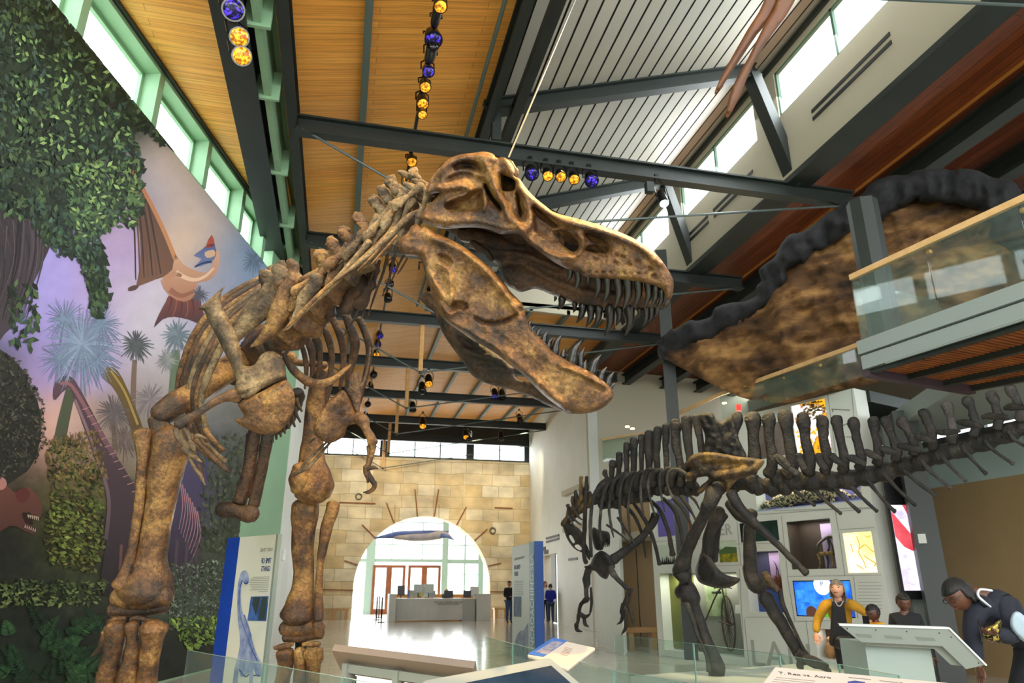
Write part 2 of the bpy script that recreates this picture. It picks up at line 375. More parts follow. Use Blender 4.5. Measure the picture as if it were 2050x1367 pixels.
# raised roof: ribbed deck, gable end, clerestory wall with windows and air slots
m = MB(); x = 2.0; prof = []
while x < 7.95:
    prof += [(x, zd(x), 0), (x+.245, zd(x+.245), 0), (x+.25, zd(x+.25)+.07, 1), (x+.28, zd(x+.28)+.07, 1)]; x += .285
for k in range(len(prof)-1):
    (xa, za, ka), (xb, zb, kb) = prof[k], prof[k+1]; m.m = 1 if ka or kb else 0
    m.quad((xa, -10, za), (xb, -10, zb), (xb, YE, zb), (xa, YE, za))
m.m = 0; m.slab([(2, -10, zd(2)+.1), (8.05, -10, zd(8.05)+.1), (8.05, YE, zd(8.05)+.1), (2, YE, zd(2)+.1)], (0, 0, .05))
m.build('ceiling_raised_deck', [DECKM, GROOVE], kind='structure')
struct('wall_gable', MB().slab([(2.02, YE, 9.45), (7.95, YE, 9.3), (7.95, YE, zd(7.95)), (2.02, YE, zd(2.02))], (0, .12, 0)), BEIGE)
XW = 7.92; ZS, ZT = 10.2, 11.26
bays = [(2.0, 6.2), (6.2, 10.4), (10.4, 14.55), (14.55, 18.9)]
bays.sort()
wins = [(1.035*(a+.42), 1.035*(b-.35)) for a, b in bays]
slots = [(a+.55, a+1.75) for a, b in bays]+[(a+2.25, a+3.75) for a, b in bays]
m = MB()
def wr(y0, y1, z0, z1): m.slab([(XW, y0, z0), (XW, y1, z0), (XW, y1, z1), (XW, y0, z1)], (.14, 0, 0))
wr(-10, YE, 8.64, ZS); wr(-10, YE, ZT, 11.75); q = -10
for a, b in wins: wr(q, a, ZS, ZT); q = b
wr(q, YE, ZS, ZT)
struct('wall_right_clerestory', m, BEIGE)
struct('trim_60', MB().beam((XW-.04, 0, 11.42), (XW-.04, YE, 11.42), .06, .1), STEEL)
for i, (a, b) in enumerate(wins):
    fr = MB()
    for y0, y1, z0, z1 in ((a, a+.05, ZS, ZT), (b-.05, b, ZS, ZT), (a, b, ZS, ZS+.05), (a, b, ZT-.05, ZT), ((a+b)/2-.03, (a+b)/2+.03, ZS, ZT)):
        fr.slab([(XW+.03, y0, z0), (XW+.03, y1, z0), (XW+.03, y1, z1), (XW+.03, y0, z1)], (.06, 0, 0))
    o = struct('window_%d' % (10+i), fr, mat('pale_green_frame', '#5f8470', .5))
    MB().slab([(XW+.06, a, ZS), (XW+.06, b, ZS), (XW+.06, b, ZT), (XW+.06, a, ZT)], (.01, 0, 0)).build('pane', WINGL, o)
n = 0
for y0, y1 in [(3.3, 5.1), (7.2, 9.15), (11.1, 12.75), (13.0, 14.0), (15.3, 16.9)]:
    y0, y1 = y0*1.035, y1*1.035
    for z in (9.48, 9.64):
        n += 1; tag(MB().box((XW-.004, (y0+y1)/2, z), (.02, y1-y0, .075)).build('air_slot', BLACK),
                    'long black air slot in the beige wall beneath the high right windows', 'air vent', 'air slots under the high windows')
# eave beam, lower cedar roof and its beams on the right
struct('beam_right_eave', MB().beam((8.12, -10, 8.86), (8.12, 24, 8.86), .36, .4).beam((8.06, -10, 8.64), (8.06, 24, 8.64), .5, .05), STEEL)
struct('wall_light_block', MB().box((4.5, -9.5, 1.9), (22, .2, 3.8)), WHITEW)  # unseen wall behind the camera, added to cut low light from the open end
struct('trim_61', MB().beam((7.9, -10, 8.7), (7.9, 24, 8.7), .1, .14), STEEL)
struct('trim_62', MB().beam((9.75, 0, 9.0), (9.75, 24, 9.0), .03, .05), mat('amber_trim', '#c98438', .5))
struct('ceiling_right', MB().slab([(8.2, -10, 9.06), (15, -10, 8.9), (15, 24, 8.9), (8.2, 24, 9.06)], (0, 0, .1)), WOODR)
for i, x in enumerate((9.7, 11.2, 12.6, 14.0)):
    struct('beam_right_%d' % (i+1), MB().ibeam((x+.3, 0, 8.72-.06*i), (x+.3, 24, 8.72-.06*i), .3, .4, .05), STEEL)
for i, y in enumerate((6.2, 10.4, 14.55, 18.9)):
    struct('beam_right_cross_%d' % (i+1), MB().ibeam((10, y, 8.5), (15, y, 8.3), .2, .4, .05), STEEL)
# stone wall with the great arch
A0, A1 = aY(707, 1180, 36), aY(981, 1180, 36); ax, ar = (A0.x+A1.x)/2, (A1.x-A0.x)/2; az = 1.35
arch = [(ax+ar*math.cos(t), az+ar*1.03*math.sin(t)) for t in [math.pi*k/40 for k in range(41)]]
out = [(ax+ar, 0)] + arch + [(ax-ar, 0), (-1.6, 0), (-1.6, 7.55), (9.5, 7.55), (9.5, 0)]
m = MB().slab([(x, 36, z) for x, z in out], (0, .75, 0))
m.m = 1
def bar(x0, y0, x1, y1): m.beam(aY(x0, y0, 35.99), aY(x1, y1, 35.99), .05, .09, (0, 1, 0))
tz = sight(620, 860, .2439)
for a, b, c, d in ((863, 490, 885, 715), (1058, 490, 1022, 715), (630, 600, 692, 765), (1285, 635, 1205, 785), (430, 780, 540, 890), (1458, 815, 1352, 910), (285, 1075, 395, 1110), (1568, 1095, 1462, 1120), (240, 597, 540, 607), (1520, 640, 1665, 645), (80, 1312, 360, 1318), (1478, 1330, 1650, 1330)):
    bar(*tz(a, b)[:2], *tz(c, d)[:2])
m.build('wall_back', [STONE, RUST], kind='structure')
for lx, ly, wd in ((403, 548, 'left'), (1502, 828, 'right')):
    p = aY(*tz(lx, ly)[:2], 35.95)
    tag(MB().tube([p + Vector((math.cos(t)*.14, 0, math.sin(t)*.14)) for t in [k*math.pi/8 for k in range(16)]] + [p+Vector((.14, 0, 0))], [.03]*17, 6, 0, 0).build('iron_ring', mat('dull_iron', '#6e6350', .5, .6)),
        'small round iron ring on the stone wall %s' % ('high at the left of the arch' if wd == 'left' else 'beside the arch on its right'), 'wall ring')
# back clerestory strip
cw = [655, 706, 762, 778, 830, 881, 935, 948, 1000, 1053]
fr = MB()
X0, X1 = -1.4, 9.4
for z0, z1 in ((7.55, 7.66), (8.62, 9.6)): fr.box(((X0+X1)/2, 36.2, (z0+z1)/2), (X1-X0, .2, z1-z0))
zs = []
for px, w in ((655, .06), (706, .06), (770, .5), (830, .06), (881, .06), (941, .4), (1000, .06), (1054, .25), (604, .5), (556, .06)):
    p = aY(px, 910, 36.2); fr.box((p.x, 36.2, 8.15), (w, .16, 1.0))
o = struct('window_20', fr, STEEL)
MB().box(((X0+X1)/2, 36.2, 8.13), (X1-X0, .012, 1.0)).build('pane', WINGL, o)
# white side wall on the right, doorway, pier, transverse wall
RA, RB = Vector((9.4, 36.3, 0)), Vector((8.45, 24, 0)); RD = (RB-RA).normalized(); RN = Vector((-RD.y, RD.x, 0))
RN = RN if RN.x > 0 else -RN
def RW(s, z, off=0): p = RA+RD*s+RN*off; return Vector((p.x, p.y, z))
def rs(x, y): return (aP(x, y, RA, RN)-RA).dot(RD)
m = MB(); d0, d1 = rs(1090, 1200), rs(1116, 1200); Lw = (RB-RA).length
for s0, s1, z0, z1 in ((0, d0, 0, 9.5), (d1, Lw, 0, 9.5), (d0, d1, 2.75, 9.5)): m.slab([RW(s0, z0), RW(s1, z0), RW(s1, z1), RW(s0, z1)], RN*.35)
struct('wall_right_white', m, WHITEW)
struct('wall_passage', MB().slab([RW(d0-1, 0, 1.2), RW(d1+2.5, 0, 1.2), RW(d1+2.5, 3, 1.2), RW(d0-1, 3, 1.2)], RN*.1), mat('ochre_passage', '#b98a5c', .8))
dd = MB(); dd.slab([RW(d1-.95, .02, -.05), RW(d1-.05, .02, -.05), RW(d1-.05, 2.72, -.05), RW(d1-.95, 2.72, -.05)], RN*.05)
dd = dd.build('door_1', mat('grey_green_door', '#6f7363', .6), kind='structure')
MB().cyl(RW(d1-.85, 1.05, -.1), RW(d1-.85, 1.3, -.1), .015, 8).build('handle', BLACK, dd)
m = MB()
for x0, x1, z0, z1 in ((8.45, 20, 0, 3.6), (8.45, 9.75, 3.6, 9.5), (9.75, 20, 4.75, 9.5)):
    m.slab([(x0, 24, z0), (x1, 24, z0), (x1, 24, z1), (x0, 24, z1)], (0, .2, 0))
struct('wall_back_right', m, BEIGE)
struct('wall_back_upper', MB().box((15, 27.5, 5), (12, .1, 5)), mat('dim_brown_wall', '#5c4f3c', .8))
struct('floor_upper', MB().box((14.5, 25.9, 3.5), (12, 3.4, .2)), BEIGE)
struct('ceiling_upper', MB().box((14.5, 25.9, 4.9), (12, 3.4, .2)), BEIGE)
# lobby beyond the arch: glazed wall with two pairs of timber doors
YL = 43.0
def L(px, py): return aY(px, py, YL)
FRM = mat('grey_green_frame', '#7d938b', .5)
fr = MB()
zt = 6.0
for px, w in ((740, .5), (890, .35), (1000, .3), (930, .08), (962, .3), (700, .2)):
    p = L(px, 1150); fr.box((p.x, YL, zt/2), (w, .2, zt))
for py, h in ((1122, .18), (1090, .06), (1046, .06)):
    p = L(820, py); fr.box(((L(690, py).x+L(1010, py).x)/2, YL, p.z), (L(1010, py).x-L(690, py).x, .12, h))
for px in (785, 846): p = L(px, 1090); fr.box((p.x, YL, (L(px, 1046).z+L(px, 1122).z)/2), (.06, .1, L(px, 1046).z-L(px, 1122).z))
for py in (1150, 1127): p = L(900, py); fr.box(((L(890, py).x+L(1000, py).x)/2, YL, p.z), (L(1000, py).x-L(890, py).x, .1, .06))
o = struct('window_21', fr, FRM)
MB().box((L(850, 1100).x, YL+.08, 3), (14, .012, 6)).build('pane', WINGL, o)
DW = mat('red_brown_door_wood', '#74390f', .5, 0, '#5a2a0a', 3)
dx = [L(px, 1180).x for px in (744, 777, 810, 815, 848, 881)]
for k, (a, b) in enumerate(((0, 1), (1, 2), (3, 4), (4, 5))):
    x0, x1 = dx[a], dx[b]; h = L(800, 1131).z; d = MB(); w = .16
    for c, s in (((x0+w/2, YL-.1, h/2), (w, .08, h)), ((x1-w/2, YL-.1, h/2), (w, .08, h)), (((x0+x1)/2, YL-.1, h-w/2), (x1-x0-2*w, .08, w)), (((x0+x1)/2, YL-.1, .14), (x1-x0-2*w, .08, .28))): d.box(c, s)
    o = tag(d.build('door_%d' % (k+2), DW), kind='structure')
    MB().box(((x0+x1)/2, YL-.1, h/2), (x1-x0-.2, .012, h-.3)).build('pane', WINGL, o)
    MB().cyl((x1-.12 if k % 2 == 0 else x0+.12, YL-.17, .85), (x1-.12 if k % 2 == 0 else x0+.12, YL-.17, 1.35), .02, 8).build('handle', mat('dark_handle', '#3a352c', .4, .8), o)
struct('ceiling_lobby', MB().box((4, 40.2, 6.1), (16, 6.6, .15)), WHITEW)
struct('wall_lobby_right', MB().box((9.6, 40, 3), (.2, 7, 6)), WHITEW)
struct('ground_outside', MB().box((4, 75, -.4), (120, 62, .3)), mat('sunlit_paving', '#d9d5c4', .9))

tag(MB().tube([aY(1735, -4, 5.2), aY(2120, 14, 5.2)], [.022]*2, 6, 0, 0).build('hanging_tie_rod', mat('grey_rod', '#4d5854', .4, .4)), 'thin grey tie rod crossing the top right corner', 'tie rod')  # rod_front
# ================================================================== the printed jungle mural on the left wall (its own flat picture)
MO = W(0, 0, -.115)
class Mural:
    def __init__(s): s.v = []; s.f = []; s.c = []
    def pt(s, x, y, l):
        p = aP(x, y, MO + SN*(.0012*l), SN); t = (p-MO).dot(SD)
        t = min(6.34, max(-2.9, t)); q = W(t, min(7.735, max(.02, p.z)), -.115+.0012*l); return q
    def poly(s, pts, col, l=2, col2=None, sm=2, jit=0):
        P = cr(pts, sm) if sm > 1 else np.array(pts, float); k = len(s.v); a, b = np.array(lin(col)), np.array(lin(col2 or col)); y0, y1 = P[:, 1].min(), P[:, 1].max()+1e-6
        tri = geometry.tessellate_polygon([[Vector((x, y, 0)) for x, y in P]])
        for x, y in P: s.v.append(tuple(s.pt(x, y, l))); t = (y-y0)/(y1-y0); s.c.append((*(a*(1-t)+b*t)*(1+random.uniform(-jit, jit)), 1))
        s.f += [(k+i[0], k+i[1], k+i[2]) for i in tri]
    def leaf(s, x, y, L, ang, col, l=5, w=.42):
        c, n = math.cos(ang), math.sin(ang); k = len(s.v)
        for u, v in ((-.5, 0), (0, -w/2), (.5, 0), (0, w/2)): s.v.append(tuple(s.pt(x+L*(u*c-v*n), y+L*(u*n+v*c), l))); s.c.append((*col, 1))
        s.f.append((k, k+1, k+2, k+3))
    def strip(s, pts, w0, w1, col, l=3, col2=None):
        P = cr(pts, 4, False); n = len(P); a = []; b = []
        for i in range(n):
            t = P[min(i+1, n-1)]-P[max(i-1, 0)]; t = t/(np.hypot(*t)+1e-9); w = (w0+(w1-w0)*i/(n-1))/2; q = np.array((-t[1], t[0]))*w; a.append(P[i]+q); b.append(P[i]-q)
        s.poly(a+b[::-1], col, l, col2, 1)
MU = Mural()
CP = [  # underpainting: place, colour
 (0, 20, '4a5a52'), (100, 60, '2c3a2c'), (60, 200, '2a3526'), (180, 200, '2e3c2c'), (60, 330, '262f24'), (230, 280, '33402f'), (300, 260, '3a463a'), (150, 400, '3a4636'), (330, 320, 'd4bca8'), (380, 360, 'd8c0ac'), (340, 380, 'b9a7a2'), (290, 350, '9a93a4'), (310, 400, '8f8a9c'),
 (430, 450, 'd9bca4'), (400, 420, 'd4b8a4'), (460, 470, '7e93b0'), (490, 500, '7a94b4'), (520, 530, '7c98b8'), (470, 560, '7f9abc'), (430, 400, '8b93a8'), (440, 540, 'b9a8a8'), (380, 470, 'dcbda6'), (240, 480, 'b49ac0'), (220, 540, 'b6a0cc'), (250, 600, 'c4b2cc'), (300, 620, 'd0c6d2'),
 (60, 600, 'a79bdc'), (100, 560, 'aa9de0'), (50, 660, 'a498d6'), (180, 640, 'b3a2d8'), (120, 720, 'a996d2'), (60, 760, 'b09ad0'), (200, 720, 'b5a3cc'), (300, 680, 'c7bfcc'), (330, 650, 'd2cbd8'), (390, 660, 'bdb4cc'), (420, 620, '9fa5c4'), (340, 740, 'c0b6bd'), (290, 780, 'a99a98'),
 (90, 840, 'dfae9e'), (60, 880, 'd99f92'), (130, 860, 'e0b8a8'), (30, 820, '4a4844'), (20, 720, '3a3b36'), (20, 900, '32302a'), (50, 950, '3a382c'), (170, 860, 'a78c86'), (230, 860, '8b7a6c'), (300, 850, '8c8276'), (360, 800, '9c948c'), (420, 780, '8a8680'), (450, 850, '6b6a66'), (400, 900, '57506a'),
 (120, 960, '6a5c3e'), (180, 960, '6b5f3c'), (110, 1020, '4a4a28'), (160, 1060, '454a26'), (60, 1020, '2a2a1e'), (20, 1100, '1d1d18'), (90, 1110, '2a2f1e'), (180, 1130, '32381f'), (250, 1050, '2f2830'), (240, 1150, '262327'), (330, 1050, '45395a'), (390, 1000, '554a70'), (370, 1120, '3c343e'),
 (440, 960, '3c4430'), (480, 900, '4a4e42'), (480, 1040, '2f3626'), (440, 1080, '3a4430'), (500, 980, '3a4030'), (60, 1190, '20251b'), (150, 1180, '3c442c'), (30, 1240, '171c17'), (120, 1240, '181b1c'), (60, 1320, '1c2a1c'), (150, 1330, '1c2618'), (220, 1250, '1b1d18'), (380, 1180, '4d584a'), (400, 1220, '566252'), (430, 1180, '48523c'), (380, 1290, '1f221a'), (420, 1320, '191b15'), (340, 1320, '1b1e17'), (450, 1130, '39422f')]
cx_ = np.array([(a, b) for a, b, _ in CP], float); cc_ = np.array([lin(c) for *_, c in CP])
ss = np.arange(-2.9, 6.341, .033); zs_ = np.arange(.02, 7.74, .033); S_, Z_ = np.meshgrid(ss, zs_)
pts = np.stack([MO.x+SD.x*S_, MO.y+SD.y*S_, Z_], -1).reshape(-1, 3)-np.array(CAM)
dz = pts@np.array(FW); PXS = np.stack([1025+F*(pts@np.array(RT))/dz, 683.5-F*(pts@np.array(UP))/dz], 1)
d2 = ((PXS[:, None]-cx_[None])**2).sum(2); wt = np.exp(-d2/(2*38**2))+1e-7/(1+d2/4e3); colr = (wt@cc_)/wt.sum(1)[:, None]
nz_ = np.array([noise.noise(Vector((x/26, y/26, 0)))+.6*noise.noise(Vector((x/11, y/11, 3)))+.5*noise.noise(Vector((x/5, y/5, 7))) for x, y in PXS])
dark = np.clip((.22-colr.mean(1))/.2, 0, 1); cl = noise
fl = np.clip((PXS[:, 1]-300)/900, 0, 1)
colr *= (1+nz_*(.06+.5*dark))[:, None]
base_n = len(pts); MU.v = [tuple(p+np.array(CAM)) for p in pts]; MU.c = [(*np.clip(c, .004, 1), 1) for c in colr]
nx, ny = len(ss), len(zs_); MU.f = [(j*nx+i, j*nx+i+1, (j+1)*nx+i+1, (j+1)*nx+i) for j in range(ny-1) for i in range(nx-1)]
R_ = random.Random(11)
def scatter(poly, n, cols, L0, L1, ang=(1.2, 1.0), l=6, w=.45, keep=None):
    P = np.array(poly, float); x0, y0 = P.min(0); x1, y1 = P.max(0); k = 0; t = 0
    while k < n and t < n*6:
        t += 1; x, y = R_.uniform(x0, x1), R_.uniform(y0, y1)
        if not inside(np.array([[x, y]]), P)[0]: continue
        g = noise.noise(Vector((x/30, y/30, l)))
        if keep is not None and g < keep: continue
        c = np.array(lin(R_.choice(cols)))*R_.uniform(.6, 1.25)*(1+.5*g)
        MU.leaf(x, y, R_.uniform(L0, L1), R_.gauss(*ang), np.clip(c, .003, 1), l+R_.random()*3, w); k += 1
# winged reptile
MU.poly([(244, 318), (262, 322), (290, 378), (322, 440), (346, 498), (354, 520), (350, 545), (310, 560), (280, 572), (273, 570), (281, 530), (280, 470), (270, 400), (256, 350)], '4a362f', 3, '7a5644')
MU.strip([(252, 320), (290, 385), (325, 455), (352, 520)], 7, 9, 'a8663f', 4, 'c98d60')
MU.poly([(257, 576), (268, 571), (278, 572), (272, 580), (258, 583)], '5a3f38', 4)
MU.poly([(338, 592), (360, 588), (388, 578), (400, 600), (410, 648), (378, 640), (348, 634), (325, 640), (308, 656), (318, 630), (332, 604)], '8a4c40', 3, '46353f')
MU.poly([(350, 508), (366, 528), (388, 540), (410, 546), (425, 532), (434, 500), (440, 512), (434, 545), (415, 563), (396, 566), (390, 592), (368, 604), (340, 592), (322, 562), (345, 540)], 'd8a888', 4, 'b07a62')
MU.poly([(424, 470), (430, 490), (420, 496), (412, 494)], 'b0503e', 5)
MU.poly([(430, 490), (432, 512), (420, 526), (388, 536), (404, 518), (388, 512), (404, 500), (416, 490)], '4d5f92', 5, '7c84a8')
MU.poly([(410, 505), (428, 500), (430, 512), (414, 516)], 'd8b090', 6)
MU.strip([(390, 534), (408, 526), (424, 524)], 3, 5, '2c3a66', 6)
for i in range(7):   # wing rays and body shading
    t = i/6; MU.strip([(255+40*t, 340+60*t), (268+44*t, 440+50*t), (272+50*t, 560-12*t)], 5, 2, ('3f2d28', '6a4a3c')[i % 2], 3.5)
for i in range(5): MU.strip([(345+9*i, 592-2*i), (340+12*i, 615), (330+14*i, 636)], 4, 1.5, ('5b3434', '9a5a48')[i % 2], 3.6)
MU.strip([(352, 545), (372, 556), (392, 560), (412, 552), (428, 536)], 10, 4, 'e8c2a4', 4.6); MU.strip([(340, 580), (362, 592), (386, 584)], 12, 6, '9a6450', 4.6); MU.strip([(330, 560), (348, 548), (364, 552)], 14, 6, 'c08c70', 4.6)
# palms
def palm(cx, cy, r, col, n, tr, l=4, w=2.2):
    if tr: MU.strip(tr[0], tr[1], tr[2], tr[3], l-1, tr[4] if len(tr) > 4 else None)
    for i in range(n):
        a = 2*math.pi*i/n+R_.uniform(-.1, .1); q = r*R_.uniform(.7, 1.1); ex, ey = cx+q*math.cos(a), cy+q*math.sin(a)*1.1+q*.12
        c = np.clip(np.array(lin(col))*R_.uniform(.7, 1.25)+np.array((.03, .02, .05)), 0, 1)
        h = ''.join('%02x' % int(255*max(0, min(1, (v*12.92 if v < .0031 else 1.055*v**(1/2.4)-.055)))) for v in c)
        MU.strip([(cx, cy), ((cx+ex)/2, (cy+ey)/2-r*.05), (ex, ey)], w, .8, h, l+R_.random()*2)
palm(165, 690, 80, '8193a8', 120, ([(142, 780), (128, 840), (116, 900)], 20, 26, '4f5440'), 4, 4)
for dx, dy in ((130, 640), (205, 650), (120, 720), (195, 720)): palm(dx, dy, 44, '71869a', 46, None, 5, 2)
palm(272, 690, 34, '4a5546', 40, ([(270, 720), (268, 760), (266, 830)], 9, 11, '7a6458'), 4, 5)
palm(355, 672, 34, '6f8285', 30, ([(352, 700), (350, 760), (345, 820)], 16, 24, '68785e'), 4, 7)
palm(335, 720, 24, '8a8f84', 24, None, 4, 5)
palm(228, 826, 38, '60584a', 40, ([(228, 850), (230, 900)], 8, 10, '6a5a4a'), 4, 4); palm(300, 800, 36, '857a74', 36, None, 4, 4)
palm(400, 590, 20, '4c565a', 18, None, 4, 4); palm(508, 520, 26, '5d7688', 22, None, 4, 4); palm(150, 905, 40, '7d6a48', 40, None, 4, 4); palm(250, 880, 34, '6a5b46', 30, None, 4, 4)
# long necks
MU.poly([(206, 748), (216, 733), (236, 742), (256, 780), (280, 838), (298, 900), (300, 960), (282, 960), (268, 880), (244, 806), (224, 772), (210, 760)], '6f5a2e', 5, '4a3a30')
MU.strip([(222, 742), (250, 785), (276, 850)], 4, 5, 'a88a4c', 6)
MU.poly([(106, 794), (110, 766), (128, 752), (148, 758), (176, 808), (208, 868), (244, 930), (276, 985), (300, 1060), (296, 1180), (205, 1190), (210, 1100), (218, 1030), (205, 965), (186, 905), (166, 850), (150, 802), (140, 778), (124, 786), (112, 800)], '5d4650', 5, '241f24')
MU.strip([(150, 800), (175, 860), (200, 930), (218, 1000), (212, 1080)], 5, 8, '8d7078', 6, '5a4a50')
MU.strip([(120, 768), (138, 768), (156, 790), (185, 840), (230, 915)], 5, 10, '94646a', 6, '6a4a54')
for i in range(12): x = 165+i*9; y = 820+i*15; MU.strip([(x, y), (x+14, y-5)], 2, 1, 'b58a84', 7)
MU.poly([(342, 1010), (362, 940), (386, 905), (412, 900), (414, 960), (404, 1040), (392, 1110), (350, 1140), (334, 1090)], '4d4468', 5, '33293a')
for i in range(8): MU.strip([(360+i*5, 960+i*9), (366+i*5, 1010+i*9), (358+i*4, 1060+i*8)], 2.4, 1, 'b27f84', 6)
for x in (355, 375, 395): MU.strip([(x, 1080), (x-4, 1140), (x-6, 1190)], 7, 4, '4e3d48', 6)
MU.strip([(243, 1090), (240, 1140), (236, 1180)], 6, 4, '6d4a48', 6)
# meat eater at the edge
MU.poly([(-40, 950), (4, 962), (28, 985), (52, 974), (74, 990), (84, 1012), (82, 1034), (70, 1036), (58, 1024), (50, 1032), (60, 1050), (74, 1058), (66, 1070), (44, 1060), (20, 1052), (-40, 1075)], '70443a', 5, '4a2e28')
MU.poly([(30, 985), (52, 976), (60, 990), (50, 1006), (36, 1004)], '5b2c2a', 6); MU.poly([(44, 1026), (60, 1030), (66, 1050), (50, 1046)], '2a1512', 6)
for i in range(6): MU.strip([(56+i*4, 1030+i*.8), (57+i*4, 1037+i)], 2, .6, 'e0d0b8', 7); MU.strip([(50+i*4, 1056+i*1.6), (51+i*4, 1050+i*1.6)], 2, .6, 'd8c8b0', 7)
MU.poly([(-10, 960), (6, 955), (14, 968), (6, 980), (-10, 978)], 'b07a74', 6)
# near tree: trunk, limbs, leaves
MU.poly([(-60, 380), (0, 420), (44, 430), (60, 400), (96, 440), (104, 480), (84, 530), (56, 590), (34, 640), (10, 668), (-60, 720)], '332b30', 6, '4a4046')
for i in range(10): MU.strip([(-20+i*9, 440), (10+i*7, 520), (-10+i*5, 640)], 3, 2, R_.choice(['3d353a', '2c2529', '463d42']), 7)
MU.strip([(60, 440), (80, 380), (60, 330), (110, 250)], 34, 14, '2c2628', 6); MU.strip([(110, 300), (190, 230), (240, 205), (290, 195)], 16, 5, '2b2624', 6)
MU.strip([(100, 430), (140, 390), (200, 350)], 20, 7, '2f292a', 6)
can = [(-60, -20), (128, -20), (205, 85), (300, 205), (352, 300), (325, 292), (290, 258), (268, 262), (288, 330), (290, 400), (270, 452), (232, 440), (205, 470), (214, 560), (218, 608), (196, 640), (182, 600), (170, 540), (140, 510), (95, 500), (60, 440), (-60, 420)]
GL = ['2c3a26', '36492e', '223020', '44583a', '1c271b', '52683f', '3d5246']
scatter(can, 1500, ['1d281c', '243022', '2a3826'], 16, 34, l=7, w=.6, keep=-.32)
scatter(can, 2300, GL, 9, 21, (1.3, .8), 10, keep=-.3)
scatter([(130, 330), (280, 320), (285, 440), (200, 470), (150, 480)], 240, ['5c7a4a', '6c8a50', '4a6440', '88a060'], 9, 18, (1.3, .9), 13)
scatter([(20, 60), (200, 120), (290, 260), (200, 330), (40, 300)], 130, ['7d9a5c', '8fae6a', '6a8a58'], 10, 17, (1.2, .9), 14)
scatter([(150, 480), (220, 560), (218, 612), (190, 645), (165, 560)], 130, GL+['4f6f5c'], 10, 20, (1.4, .7), 10); scatter([(20, 560), (72, 570), (80, 650), (62, 700), (24, 690)], 70, GL, 14, 26, (1.4, .7), 10)
scatter([(48, 380), (110, 420), (215, 400), (205, 500), (120, 520)], 160, ['3a5040', '46624c', '2a3a30'], 10, 20, (1.4, .7), 11)
MU.poly([(-60, 700), (20, 712), (60, 770), (84, 840), (70, 920), (30, 960), (-60, 985)], '33332c', 5, '25261f')
scatter([(-30, 690), (40, 720), (88, 800), (92, 880), (70, 930), (-30, 970)], 900, ['2d2d28', '3c3a32', '23241f', '4a463c', '5a5648'], 5, 12, (0, 3), 7)
for i in range(26): x0 = R_.uniform(-20, 70); MU.strip([(x0+20, 440+R_.uniform(-20, 20)), (x0+18+R_.uniform(-8, 8), 530), (x0-14+R_.uniform(-10, 10), 640)], R_.uniform(1.5, 5), 1, R_.choice(['4d434a', '261f23', '5c5158', '3a3236']), 7+R_.random())
# undergrowth
scatter([(95, 900), (130, 870), (205, 940), (208, 1090), (190, 1150), (100, 1130), (86, 1060), (100, 1000)], 700, ['4a5226', '303818', '5c6430', '22280f', '6e6c36', '46381c'], 5, 15, (.4, .7), 8)
scatter([(100, 1000), (205, 1000), (200, 1120), (100, 1130)], 170, ['6a7636', '7c8840', '525e2a'], 7, 16, (.5, .5), 11)
scatter([(90, 880), (200, 860), (215, 960), (100, 960)], 300, ['7a6440', '5c4c2c', '8f7448'], 6, 14, (1.5, .6), 7)
scatter([(330, 1130), (450, 1120), (455, 1240), (340, 1260)], 700, ['5f6c5c', '6f7c6a', '46523f', '39442f', '7f8a78'], 4, 10, (0, 3), 8)
scatter([(400, 880), (525, 860), (512, 1100), (400, 1110)], 600, ['4a5236', '2f3824', '3d472e', '596244'], 5, 14, (1.3, .8), 7)
scatter([(0, 1160), (215, 1160), (200, 1210), (0, 1215)], 380, ['3d4a2c', '56643a', '222a1a', '6d7a48'], 6, 15, (.3, .8), 8)
scatter([(340, 1240), (455, 1230), (440, 1290), (370, 1300)], 160, ['6f8a3a', '4f6a30', '88a04a'], 7, 16, (.6, .7), 10)
for i in range(34):
    fx, fy = R_.uniform(-10, 205), R_.uniform(1250, 1390); a0 = R_.uniform(-2.6, -.5); Lf = R_.uniform(40, 80); g = R_.choice(['22422a', '1c3620', '2c4c2c', '365a34'])
    for j in range(12):
        t = j/12; x, y = fx+Lf*t*math.cos(a0), fy+Lf*t*math.sin(a0)+20*t*t
        for sg in (-1, 1): MU.leaf(x+math.cos(a0+sg*1.2)*9*(1-t), y+math.sin(a0+sg*1.2)*9*(1-t), 17*(1-t)+4, a0+sg*1.2, np.array(lin(g))*R_.uniform(.5, 1.2), 10+i*.2, .3)
m = MB(); m.v = MU.v; m.f = MU.f; m.mi = [0]*len(m.f); m.col = MU.c
me = bpy.data.meshes.new('wall_mural'); me.from_pydata(m.v, [], m.f); me.materials.append(vcolmat('printed_mural', .55, 0, .3))
ca = me.color_attributes.new('Col', 'FLOAT_COLOR', 'POINT'); ca.data.foreach_set('color', np.array(MU.c, dtype=np.float32).ravel())
mural = bpy.data.objects.new('wall_mural', me); COL.objects.link(mural)
mural.name = 'mural'; me.name = 'mural'
tag(mural, 'large printed jungle mural of long-necked dinosaurs, palms and a winged reptile', 'mural')
